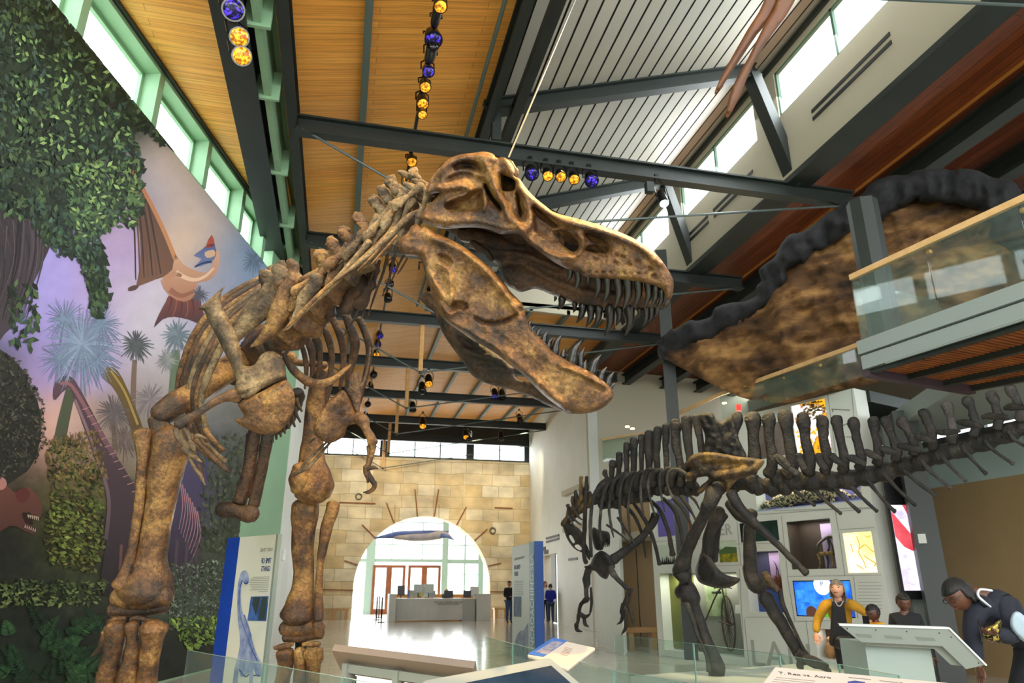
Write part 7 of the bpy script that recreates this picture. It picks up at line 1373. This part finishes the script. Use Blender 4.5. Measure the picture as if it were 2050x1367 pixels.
for px, py, Y, lens, lb in ((846, 845, 27.2, LENSG, 'far spotlight pair hanging by the fourth timber post'), (858, 760, 23.0, LENSG, 'small gold spotlight under the fourth truss right of the timber post'), (845, 775, 23.0, LENSB, 'long black spotlight hanging right of the timber post under the fourth truss'), (990, 786, 27.2, LENSV, 'far violet-lensed spotlight behind the jaw tip'), (1005, 788, 27.2, LENSB, 'far black spotlight next to the violet one behind the jaw tip'), (826, 813, 27.2, LENSB, 'small black spotlight below the fifth truss'), (1040, 836, 31.5, LENSB, 'black spotlight above the sixth truss near the white wall'), (932, 868, 31.5, LENSG, 'far gold spotlight above the back windows'), (938, 874, 31.5, LENSB, 'far black spotlight above the back windows'), (1003, 872, 31.5, LENSB, 'rightmost far black spotlight above the back windows')):
    p = aY(px, py, Y); lamp(p, p+Vector((0, -.6, -.8)), .13, .45, lens, lb, p+Vector((0, .1, .4)))
for px, py in ((472, 209),): tag(MB().cyl(aZ(px, py, 8.72), aZ(px, py, 8.72)-Vector((0, 0, .03)), .05, 14).build('ceiling_sensor', BLACK), 'small dark round sensor on the splayed board soffit', 'sensor')
for i, (y) in enumerate((6.9, 16.5, 20.6, 24.8)):
    tag(MB().tube([(1.72, y, 9.15), (1.45, y, 9.15), (1.45, y, 8.95)], [.025]*3, 6, 0, 0).build('sprinkler_arm', BLACK), 'short black bent pipe arm beside the ridge beam', 'pipe', 'pipe arms by the ridge beam')
a, b = aD(1018, 316, 4.35), aZ(1278, -300, 9.3)
tag(MB().tube([a, b], [.006, .006], 6, 0, 0).build('skull_cable', mat('steel_cable', '#9aa09c', .3, .8)), 'thin steel cable rising from the skull top to the roof', 'cable')
hb = root('hanging_spar', aD(1540, -80, 5.5), 'shorter, farther of two tapering brown wooden spars hanging at the top edge', 'hanging spar'); hb2 = root('hanging_spar', aD(1590, -80, 5.45), 'longer, nearer of two tapering brown wooden spars hanging at the top edge', 'hanging spar')
BL = mat('brown_blade', '#6b3f1a', .5, 0, '#4a2a10', 4, 6, bump=.2, stretch=(1, 1, .3))
m = MB(); plate(m, [(1558, -120), (1590, -120), (1560, 10), (1515, 70), (1468, 140), (1438, 184), (1431, 183), (1452, 138), (1496, 60), (1530, 0)], lambda x, y: 5.5, .03, 8, 5); m.build('shaft', BL, hb, True); MB().tube([aD(1574, -110, 5.5), aD(1600, -420, 5.5)], [.01]*2, 6, 0, 0).build('hanging_wire', BLACK, hb)
m = MB(); plate(m, [(1590, -120), (1640, -120), (1588, 8), (1545, 70), (1508, 130), (1480, 195), (1460, 232), (1453, 230), (1466, 175), (1498, 115), (1530, 50), (1556, 0)], lambda x, y: 5.45, .035, 8, 5); m.build('shaft', BL, hb2, True)
MB().tube([aD(1600, -110, 5.45), aD(1640, -420, 5.45)], [.01]*2, 6, 0, 0).build('hanging_wire', BLACK, hb2)
for px, py, Y in ((1450, 806, 23.0), (1266, 857, 25.8), (1256, 853, 24.6)):
    p = aZ(px, py, 4.79 if py > 820 else 4.4); p = p if py > 820 else aD(px, py, 15.8)
    tag(MB().cyl(p, p-Vector((0, 0, .02)), .05, 14).build('downlight', mat('warm_downlight', '#ffdf9a', .4, emit=6)), {1450: 'small warm downlight seen through the far gallery railing', 1266: 'warm downlight over the small distant balcony, the right one', 1256: 'warm downlight over the small distant balcony, the left one'}[px], 'downlight')
p = aD(1479, 816, 15.5); tag(MB().box(p, (.1, .05, .14)).build('exit_sign', mat('red_sign_glow', '#e0261e', .4, emit=1.5)), 'tiny glowing red sign seen through the far gallery glass', 'sign')
# ================================================================== signs and lecterns
def plane(o, n): o, n = Vector(o), Vector(n).normalized(); return lambda x, y: aP(x, y, o, n)
def sheet(pl, pts, n, t=.012): return MB().slab([pl(*p) for p in pts], Vector(n)*-t)
# jungle banner, read from its back
SA = math.radians(-38); sdir = Vector((math.sin(SA), math.cos(SA), 0)); o0 = aD(559, 1069, 6.5); sn = Vector((sdir.y, -sdir.x, 0)); sn = sn if sn.dot(CAM-o0) > 0 else -sn
pl = plane(o0, sn); zt = o0.z
def vert(x, y0, off=0):                       # a vertical line on the banner from a top point to the floor
    t = pl(x, y0); return t
TL, TM, TR = pl(456, 1075), pl(481, 1073), o0.copy()
for v in (TL, TM, TR): v.z = zt
def down(v, z=.05): return Vector((v.x, v.y, z))
jb = root('banner_sign', down(TM, 0), 'white translucent banner with blue edge and mirrored TIME OF GIANTS, by the mural', 'sign')
PAN = mat('white_banner', '#cfd1c8', .5)
MB().slab([down(TM), down(TR), TR, TM], sn*-.03).build('panel', PAN, jb)
MB().slab([down(TL), down(TM), TM, TL], sn*-.12).build('edge_strip', mat('royal_blue_edge', '#0d3fa6', .5, 0, '#0a3592', 1), jb)
MB().beam(down(TR), TR, .03, .04, sn).build('edge_frame', mat('sage_grey_frame', '#8f9a90', .4, .3), jb)
NAVYI = mat('navy_ink', '#3a4474', .6); GREYI = mat('grey_ink', '#8d8f88', .6)
xd = (TM-TR).normalized()                     # lettering runs right to left: its face is on the far side
def mirr(s, x, y, h, mt, wpx):
    p = pl(x, y)+sn*.002; p2 = pl(x-wpx, y); L0 = (p2-p).length
    mb, _ = text('t', s, None, p, xd, (0, 0, 1), 1, ext=.0); w0 = max((Vector(v)-p).dot(xd) for v in mb.v)
    hh = (pl(x, y-h)-pl(x, y)).length/.72
    mb, _ = text('t', s, None, p, xd, (0, 0, 1), hh, ext=.0015, sx=L0/(w0*hh)); mb.build('lettering', mt, jb)
mirr('TIME OF', 543, 1127, 11, NAVYI, 20); mirr('GIANTS', 541, 1143, 11, NAVYI, 18); mirr('EARLY TRAIL', 546, 1103, 7.5, GREYI, 25)
for k in range(9):
    a = pl(540-k*.45, 1155+k*3.6); b = pl((506, 502, 501, 500, 500, 502, 504, 500, 518)[k], 1155+k*3.6+1); m = MB().slab([a+sn*.002, b+sn*.002, b+sn*.002+Vector((0, 0, .005)), a+sn*.002+Vector((0, 0, .005))], sn*.001); m.build('text_line', GREYI, jb)
m = sheet(pl, [(503, 1194), (538, 1193), (533, 1243), (496, 1242)], -sn, .003); m.v = [tuple(Vector(v)+sn*.001) for v in m.v]; m.build('map_print', mat('map_navy', '#1e3f7c', .6, 0, '#3f68ae', 9), jb)
m = MB().slab([pl(*p)+sn*.005 for p in ((509, 1195), (522, 1195), (518, 1215), (513, 1232), (506, 1210))], sn*.001); m.build('map_land', mat('map_dark', '#2c3a38', .6), jb)
m = MB().slab([pl(*p)+sn*.005 for p in ((526, 1195), (536, 1195), (530, 1240), (518, 1241), (522, 1215))], sn*.001); m.build('map_land', MATS['map_dark'], jb)
Zs = sight(420, 1050, .232)
SAU = mat('banner_blue_wash', '#5a6ea8', .6, 0, '#a9b4d2', 9, 5, (.35, .7))
m = MB(); sau = [(275, 410), (300, 395), (325, 408), (342, 470), (330, 515), (300, 500), (280, 495), (272, 560), (270, 680), (290, 770), (320, 830), (350, 920), (385, 1060), (420, 1150), (450, 1210), (445, 1310), (400, 1300), (380, 1240), (370, 1400), (340, 1400), (345, 1280), (310, 1300), (270, 1310), (250, 1260), (240, 1400), (200, 1400), (215, 1240), (240, 1150), (262, 1040), (260, 940), (245, 830), (240, 680), (245, 520), (260, 450)]
P = cr([Zs(*p)[:2] for p in sau], 2); tri = geometry.tessellate_polygon([[Vector((x, y, 0)) for x, y in P]]); m.add([pl(x, y)+sn*.003 for x, y in P], [tuple(t) for t in tri]); m.build('long_neck_print', SAU, jb)
m = MB()
for ln in ([(285, 480), (262, 560), (258, 700), (275, 820), (320, 940), (360, 1060), (410, 1170)], [(300, 780), (330, 860), (360, 960)], [(300, 500), (320, 510), (335, 490)], [(260, 1250), (310, 1310), (340, 1290)], [(380, 1300), (430, 1300)]): m.tube([pl(*Zs(*p)[:2])+sn*.004 for p in ln], [.006]*len(ln), 4, 0, 3)
m.build('long_neck_shade', mat('banner_blue_dark', '#26407e', .6), jb)
# sea banner
o1 = aD(1070, 1083, 14.0); sd = Vector((math.sin(math.radians(1.6)), math.cos(math.radians(1.6)), 0)); n1 = Vector((-sd.y, sd.x, 0)); n1 = n1 if n1.dot(CAM-o1) > 0 else -n1
pl1 = plane(o1, n1); q1 = pl1(1025.5, 1095); q1.z = o1.z; j1 = pl1(1059, 1086); j1.z = o1.z
sb = root('banner_sign', down(o1, 0), 'tall banner with blue edge reading ENCROACHING SEA upwards beside the glossy floor', 'sign')
MB().slab([down(q1, .03), down(j1, .03), j1, q1], n1*-.03).build('panel', mat('pale_banner', '#cfd5cf', .5), sb)
MB().slab([down(j1, .03), down(o1, .03), o1, j1], n1*-.03).build('edge_strip', mat('mist_blue_strip', '#8fb0c9', .5, 0, '#6f9099', .8, 2), sb)
e1 = o1-n1*.0; bw = aD(1087.5, 1083, 14.0)-o1; bw.z = 0
MB().slab([down(o1, .03), down(o1, .03)+bw, o1+bw, o1], sd*.06).build('edge_face', mat('deep_blue_face', '#0b4795', .5), sb)
zA, zB = pl1(1066, 1310).z, pl1(1066, 1108).z
hh = (o1-j1).length*.62; mb, _ = text('t', 'ENCROACHING SEA', None, (0, 0, 0), (1, 0, 0), (0, 1, 0), 1); w0 = max(v[0] for v in mb.v)
xb = o1+sd*(o1-j1).length*.2; yd_ = sd
mb, _ = text('t', 'ENCROACHING SEA', None, Vector((xb.x, xb.y, zA))+n1*.004, (0, 0, 1), n1.cross(Vector((0, 0, 1))) if n1.cross(Vector((0, 0, 1))).dot(sd) > 0 else -n1.cross(Vector((0, 0, 1))), hh/.7, ext=.002, sx=(zB-zA)/(w0*hh/.7)); mb.build('lettering', mat('white_ink', '#eef2f2', .5), sb)
for ya, yb, mt in ((1125, 1130, GREYI),): MB().slab([pl1(*p)+n1*.003 for p in ((1030, 1122), (1050, 1117), (1050, 1112.5), (1030, 1117))], n1*.001).build('lettering', GREYI, sb)
for s, ya, w in (('INLAND', 1140, 12), ('TRAILS', 1153, 8)):
    p = pl1(1029.5, ya)+n1*.003; L0 = (pl1(1029.5+w, ya)-pl1(1029.5, ya)).length; mb, _ = text('t', s, None, (0, 0, 0), (1, 0, 0), (0, 1, 0), 1); w0 = max(v[0] for v in mb.v); h_ = (pl1(1030, ya-9)-pl1(1030, ya)).length/.72
    mb, _ = text('t', s, None, p, -sd, (0, 0, 1), h_, ext=.001, sx=L0/(w0*h_)); mb.build('lettering', NAVYI, sb)
for k in range(9): MB().slab([pl1(1029.5, 1163+k*3.4)+n1*.003, pl1(1048, 1163+k*3.4-.5)+n1*.003, pl1(1048, 1163+k*3.4+.5)+n1*.003, pl1(1029.5, 1163+k*3.4+1)+n1*.003], n1*.001).build('text_line', GREYI, sb)
MB().slab([pl1(*p)+n1*.003 for p in ((1028.8, 1194), (1044, 1194), (1043.5, 1235), (1028.8, 1234))], n1*.001).build('map_print', mat('map_navy2', '#2a426c', .6, 0, '#5f7490', 5), sb)
P = [(1028, 1318), (1029, 1292), (1036, 1270), (1042, 1262), (1048, 1262), (1058, 1246), (1058, 1330), (1028, 1340)]; MB().slab([pl1(*p)+n1*.003 for p in P], n1*.001).build('shell_print', mat('shell_violet', '#6f7c9c', .6, 0, '#a4adc2', 6), sb)
# wall text on the white wall
for a, b in (((1093, 1078), (1119, 1071)), ((1093, 1085), (1119, 1078)), ((1088, 1099), (1092, 1098)), ((1089, 1106), (1093, 1105)), ((1094, 1105), (1097, 1104)), ((1138, 1120), (1156, 1118))):
    p, q = (aP(*c, RA-RN*.02, RN) for c in (a, b)); tag(MB().beam(p, q, .02, .09 if a[1] < 1090 or a[1] > 1110 else .18, RN.cross(Vector((1, 0, 0))) if False else (0, 0, 1)).build('wall_lettering', mat('charcoal_ink', '#4a4c48', .7)), 'short line of dark lettering on the white wall by the doorway', 'lettering', 'lettering lines on the white wall')
p = aX(567, 1111, -1.26); tag(MB().box(p, (.08, .22, .26)).build('wall_sensor', mat('sensor_white', '#f0f0ec', .5), bevel=.03), 'small white box on the white wall beside the jungle banner', 'sensor')
# long reading rail seen from behind, bottom centre
GREYL = mat('lectern_grey', '#8d918a', .45, .1); TAUPE = mat('taupe_laminate', '#8a7a70', .5)
A, B = aD(664, 1302, 5.4), aD(948, 1338, 4.75); aw = Vector((FW.x, FW.y, 0)).normalized(); dn = aw*.42+Vector((0, 0, -.2)); ax_ = (B-A).normalized(); nn = ax_.cross(dn).normalized()
tb = root('reading_rail', Vector(((A.x+B.x)/2, (A.y+B.y)/2, 0))+aw*.2, 'long slanted taupe reading rail on grey legs, seen from behind', 'lectern')
MB().slab([A, B, B+dn, A+dn], nn*(.05 if nn.z > 0 else -.05)).build('top', TAUPE, tb)
MB().beam(A+dn*.3-Vector((0, 0, .06))+ax_*.1, B+dn*.3-Vector((0, 0, .06)), .03, .06).build('stretcher', GREYL, tb)
for t in (.1, .48, .9):
    for e in (.28, .85): p = A+(B-A)*t+dn*e; MB().beam((p.x, p.y, 0), p-Vector((0, 0, .03)), .05, .05, ax_).build('leg', GREYL, tb)
    p, q = A+(B-A)*t+dn*.28, A+(B-A)*t+dn*.85; MB().beam(p-Vector((0, 0, .05)), q-Vector((0, 0, .05)), .05, .04).build('bracket', GREYL, tb)
for t in (.1, .9): pass
# touch console, bottom centre
def desk(pl_, name, label, outer, nvec, t, base, mt):
    r = root(name, Vector((pl_(*base).x, pl_(*base).y, 0)), label, 'lectern'); sheet(pl_, outer, nvec, t).build('top', mt, r, bevel=.006); return r
c0 = aD(1096, 1317, 3.3); cn = (Vector((-FW.x, -FW.y, 0)).normalized()*.62+Vector((0, 0, .78))+RT*.18).normalized(); plc = plane(c0, cn)
cs = desk(plc, 'touch_console', 'grey slanted console with a dark glossy screen, bottom centre', [(846, 1363), (853, 1360), (1092, 1317), (1102, 1317), (1250, 1440), (1230, 1540), (800, 1540)], cn, .05, (1050, 1450), GREYL)
m = sheet(plc, [(935, 1367), (1103, 1333), (1215, 1432), (1190, 1500), (840, 1500), (842, 1392)], -cn, .002); m.v = [tuple(Vector(v)+cn*.001) for v in m.v]; m.build('screen', mat('dark_screen', '#18222c', .08, 0, '#2a3a4c', 3), cs)
p = plc(1040, 1450); MB().box((p.x, p.y, p.z/2-.05), (.45, .3, p.z-.12), -.2).build('pedestal', GREYL, cs)
# small label lectern
l0 = aD(1125, 1300, 4.3); lnv = (Vector((-FW.x, -FW.y, 0)).normalized()*.4+Vector((0, 0, .9))+RT*-.1).normalized(); pll = plane(l0, lnv)
ll = desk(pll, 'label_stand', 'small slanted label stand, blue picture half and cream text half', [(1055, 1311), (1107, 1277), (1192, 1296), (1136, 1339)], lnv, .02, (1122, 1310), mat('cream_label', '#c4b6a9', .5))
for pts, mt in (([(1056, 1310), (1107, 1277), (1136, 1283), (1088, 1315)], mat('label_blue', '#4169b0', .4)), ([(1072, 1306), (1108, 1284), (1128, 1287), (1095, 1311)], mat('label_photo', '#a9a3ac', .4, 0, '#6e6a7c', 30))):
    m = sheet(pll, pts, -lnv, .002); m.v = [tuple(Vector(v)+lnv*(.001 if mt.name == 'label_blue' else .003)) for v in m.v]; m.build('picture', mt, ll)
for k in range(6): a = pll(1124-k*2+8, 1296+k*2.6); b = pll(1146-k*2, 1300+k*2.6); MB().beam(a+lnv*.002, b+lnv*.002, .004, .002, lnv).build('text_line', mat('rose_ink', '#b99c92', .6), ll)
p = pll(1130, 1325); MB().beam((p.x, p.y, 0), p-lnv*.02, .05, .05, (0, 1, 0)).build('post', GREYL, ll)
# grey lectern by the visitors, seen from behind
g0 = aD(1790, 1255, 5.4); gn = (Vector((-FW.x, -FW.y, 0)).normalized()*.72+Vector((0, 0, -.22))-RT*.1).normalized(); plg = plane(g0, gn)
gl = root('exhibit_lectern', Vector((plg(1815, 1340).x, plg(1815, 1340).y, 0)), 'wide grey slanted lectern with three vents in front of the boys', 'lectern')
LG = mat('pale_grey_lectern', '#838a83', .5)
sheet(plg, [(1680, 1251), (1900, 1258), (1974, 1331), (1934, 1340), (1886, 1294), (1724, 1286)], gn, .05).build('desk_back', LG, gl, bevel=.004)
m = sheet(plg, [(1722, 1285), (1887, 1293), (1935, 1339), (1910, 1336), (1876, 1304), (1742, 1297)], gn, .03); m.v = [tuple(Vector(v)-gn*.05) for v in m.v]; m.build('desk_underside', mat('lectern_shade', '#8b8f86', .6), gl)
for pts in ([(1711, 1268), (1743, 1270), (1747, 1277), (1716, 1275)], [(1769, 1271), (1804, 1274), (1808, 1280), (1773, 1278)], [(1831, 1274), (1869, 1277), (1874, 1283), (1838, 1282)]):
    m = sheet(plg, pts, -gn, .002); m.build('vent', mat('vent_grey', '#6f776f', .6), gl)
for x, y in ((1696, 1258), (1753, 1261), (1815, 1264), (1880, 1267), (1904, 1275), (1959, 1327)): p = plg(x, y); MB().cyl(p, p+gn*.003, .005, 8).build('screw', BLACK, gl)
MB().beam(plg(1680, 1250)+gn*.002, plg(1900, 1257)+gn*.002, .012, .016, gn).build('top_edge', mat('lectern_white_edge', '#dfe3dc', .4), gl); MB().beam(plg(1900, 1257)+gn*.002, plg(1974, 1331)+gn*.002, .012, .016, gn).build('top_edge', MATS['lectern_white_edge'], gl)
bs_ = [plg(1742, 1297)-gn*.12, plg(1876, 1304)-gn*.12, plg(1903, 1330)-gn*.12]
b3 = [Vector((p.x, p.y, bs_[0].z)) for p in (bs_[0], bs_[1])]
MB().slab([b3[0], b3[1], b3[1]+aw*.45, b3[0]+aw*.45], (0, 0, -b3[0].z+.0)).build('pedestal', mat('pale_green_pedestal', '#8f9c94', .5), gl)
# label desk, bottom right
t0 = aD(1700, 1350, 3.1); tnv = (Vector((-FW.x, -FW.y, 0)).normalized()*.3+Vector((0, 0, .95))).normalized(); plt = plane(t0, tnv)
ld = desk(plt, 'label_desk', 'cream slanted label desk headed T. Rex vs. Acro, bottom right edge', [(1551, 1334), (1900, 1366), (1960, 1460), (1420, 1480), (1525, 1368)], tnv, .02, (1690, 1440), mat('cream_label', '#e6d9cc'))
u_ = (plt(1900, 1366)-plt(1551, 1334)).normalized(); v_ = tnv.cross(u_)
mb, _ = text('t', 'T. Rex vs. Acro', None, plt(1559, 1349)+tnv*.001, u_, v_, .034, ext=.0005); mb.build('lettering', mat('dark_ink', '#3a3634', .6), ld)
for k in range(5): a, b = plt(1553-k*3.4, 1356+k*4), plt(1632-k*3, 1363.5+k*4); MB().beam(a+tnv*.001, b+tnv*.001, .004, .001, tnv).build('text_line', mat('grey_brown_ink', '#958a82', .6), ld)
mb, _ = text('t', 'Acrocanthosaurus', None, plt(1699, 1357)+tnv*.001, u_, v_, .012, ext=.0004); mb.build('lettering', MATS['dark_ink'], ld)
mb, _ = text('t', 'Tyrannosaurus rex', None, plt(1761, 1363.5)+tnv*.001, u_, v_, .012, ext=.0004); mb.build('lettering', MATS['dark_ink'], ld)
m = sheet(plt, [(1697, 1365), (1712, 1363), (1732, 1366), (1731, 1372), (1715, 1378), (1697, 1372)], -tnv, .001); m.v = [tuple(Vector(v)+tnv*.001) for v in m.v]; m.build('icon_print', mat('icon_navy', '#1f2f78', .5), ld)
p = plt(1690, 1440); MB().box((p.x, p.y, (p.z-.05)/2), (.4, .25, p.z-.1), -.2).build('pedestal', GREYL, ld)
# glass barriers on slim posts
GEDGE = mat('green_glass_edge', '#6f8f84', .2)
def barrier(pts, Z, label):
    P = [aZ(x, y, Z) for x, y in pts]; r = root('glass_barrier', Vector((P[0].x, P[0].y, 0)), label, 'glass barrier')
    for a, b in zip(P, P[1:]):
        d = (b-a).normalized(); s = d.cross(Vector((0, 0, 1))); a2, b2 = a+d*.006, b-d*.006
        MB().slab([a2, b2, Vector((b2.x, b2.y, .03)), Vector((a2.x, a2.y, .03))], s*.012).build('glass_panel', GLASS, r)
        MB().beam(a2+s*.006+Vector((0, 0, .003)), b2+s*.006+Vector((0, 0, .001)), .012, .002).build('top_edge', GEDGE, r); MB().beam(Vector((b.x, b.y, 0)), b, .008, .012, d).build('joint', GEDGE, r)
    return r
barrier([(378, 1302), (531, 1329), (690, 1357), (760, 1370)], .9, 'clear glass barrier before the huge brown skeleton\'s feet and the jungle banner')
barrier([(973, 1275), (1026, 1288), (1130, 1315), (1228, 1343), (1380, 1368)], .9, 'clear glass barrier crossing the glossy floor by the sea banner')
barrier([(1230, 1271), (1388, 1288), (1560, 1310), (1680, 1330), (1800, 1352)], .9, 'clear glass barrier before the black-brown skeleton\'s feet')
# ================================================================== daylight, lamps, camera
w = bpy.data.worlds.new('World'); SC.world = w; w.use_nodes = True
bg = w.node_tree.nodes['Background']; bg.inputs[0].default_value = (.93, .97, 1, 1); bg.inputs[1].default_value = 4.2
def area(name, loc, to, sx, sy, e, col=(1, 1, 1)):
    l = bpy.data.lights.new(name, 'AREA'); l.shape = 'RECTANGLE'; l.size = sx; l.size_y = sy; l.energy = e; l.color = col
    o = bpy.data.objects.new(name, l); COL.objects.link(o); o.location = loc
    o.rotation_euler = (Vector(to)-Vector(loc)).to_track_quat('-Z', 'Y').to_euler(); return o
def spot(name, loc, to, e, ang, col=(1, .72, .3), blend=.6, size=.06):
    l = bpy.data.lights.new(name, 'SPOT'); l.energy = e; l.spot_size = math.radians(ang); l.spot_blend = blend; l.color = col; l.shadow_soft_size = size
    o = bpy.data.objects.new(name, l); COL.objects.link(o); o.location = loc
    o.rotation_euler = (Vector(to)-Vector(loc)).to_track_quat('-Z', 'Y').to_euler(); return o
# daylight entering at the windows the hall has, and the gallery's own lamps
for i, (a, b) in enumerate(wins): area('daylight_clerestory_%d' % i, (XW-.02, (a+b)/2, (ZS+ZT)/2), (3, (a+b)/2, 7), b-a, 1, 90, (.94, .98, 1))
area('daylight_back_windows', (4, 36.0, 8.1), (4, 26, 4), 10, .9, 70, (.94, .98, 1))
area('daylight_lobby_glass', (ax, 42.6, 2.6), (ax, 20, .5), 7, 4.6, 420, (1, .99, .96))
# gold and cool track lamps aimed at the skeletons
spot('gold_lamp_1', (1.2, .4, 8.3), aD(1000, 440, 4.3), 1500, 26, (1, .6, .16)); spot('gold_lamp_2', (2.0, .6, 8.3), aD(960, 640, 4.3), 800, 22, (1, .6, .16)); spot('gold_lamp_3', (3.9, 6.1, 8.2), aD(1060, 430, 4.2), 1300, 24, (1, .62, .2))
spot('white_lamp_1', (-.6, .2, 8.3), aD(560, 720, 5), 260, 34, (1, .9, .75)); spot('gold_lamp_4', (XT, 3.2, 8.7), aD(300, 1100, 5.1), 1100, 26, (1, .74, .36)); spot('gold_lamp_5', (XT, 3.4, 8.7), aD(620, 1050, 5.9), 800, 24, (1, .74, .36))
spot('violet_lamp', (XT, 8.2, 8.7), aD(830, 400, 4.6), 900, 20, (.42, .3, 1)); spot('gold_lamp_6', (3.3, 10.2, 8.2), aD(1440, 930, 9.0), 1500, 20, (1, .7, .26)); spot('gold_lamp_7', (3.5, 6.2, 8.2), aD(1450, 900, 9.1), 1500, 22, (1, .78, .36)); spot('gold_lamp_8', (3.1, 6.2, 8.2), aD(1580, 1020, 8.7), 700, 14, (1, .72, .26))
for i, x in enumerate((.5, 3, 5.6, 8)): spot('wall_washer_%d' % i, (x, 31.2, 8.2), (x+.3, 36, 4.8), 260, 75, (1, .88, .66))
for key, e in (('chair', 3), ('cycle', 12), ('cat', 6), ('violet', 1.2), ('low', .25)):
    a, b, z0, z1 = N_[key]; area('niche_lamp_'+key, EW((a+b)/2, z1-.03, -.1), EW((a+b)/2, z0, -.2), (b-a)*.8, .12, e, (1, .93, .82))
area('canopy_lamp', aD(1500, 860, 15.5), aD(1560, 700, 13), 1.5, .5, 40, (1, .8, .5))
c = bpy.data.cameras.new('Camera'); cam = bpy.data.objects.new('Camera', c); COL.objects.link(cam)
cam.location = CAM; cam.matrix_world = Matrix.Translation(CAM) @ Matrix((RT, UP, -FW)).transposed().to_4x4()
c.sensor_width = 36; c.lens = 36*F/2050; c.clip_end = 300
c.dof.use_dof = True; c.dof.focus_distance = 4.6; c.dof.aperture_fstop = 4.0
SC.camera = cam
v = SC.view_settings; v.view_transform = 'Standard'; v.look = 'None'; v.gamma = 1; v.use_curve_mapping = False; v.exposure = .8
SC.cycles.max_bounces = 7; SC.cycles.diffuse_bounces = 3; SC.cycles.glossy_bounces = 3; SC.cycles.transmission_bounces = 3; SC.cycles.transparent_max_bounces = 14; SC.cycles.use_adaptive_sampling = True; SC.cycles.adaptive_threshold = .04
SC.cycles.use_denoising = True; SC.cycles.sample_clamp_indirect = 8; SC.cycles.caustics_reflective = False; SC.cycles.caustics_refractive = False
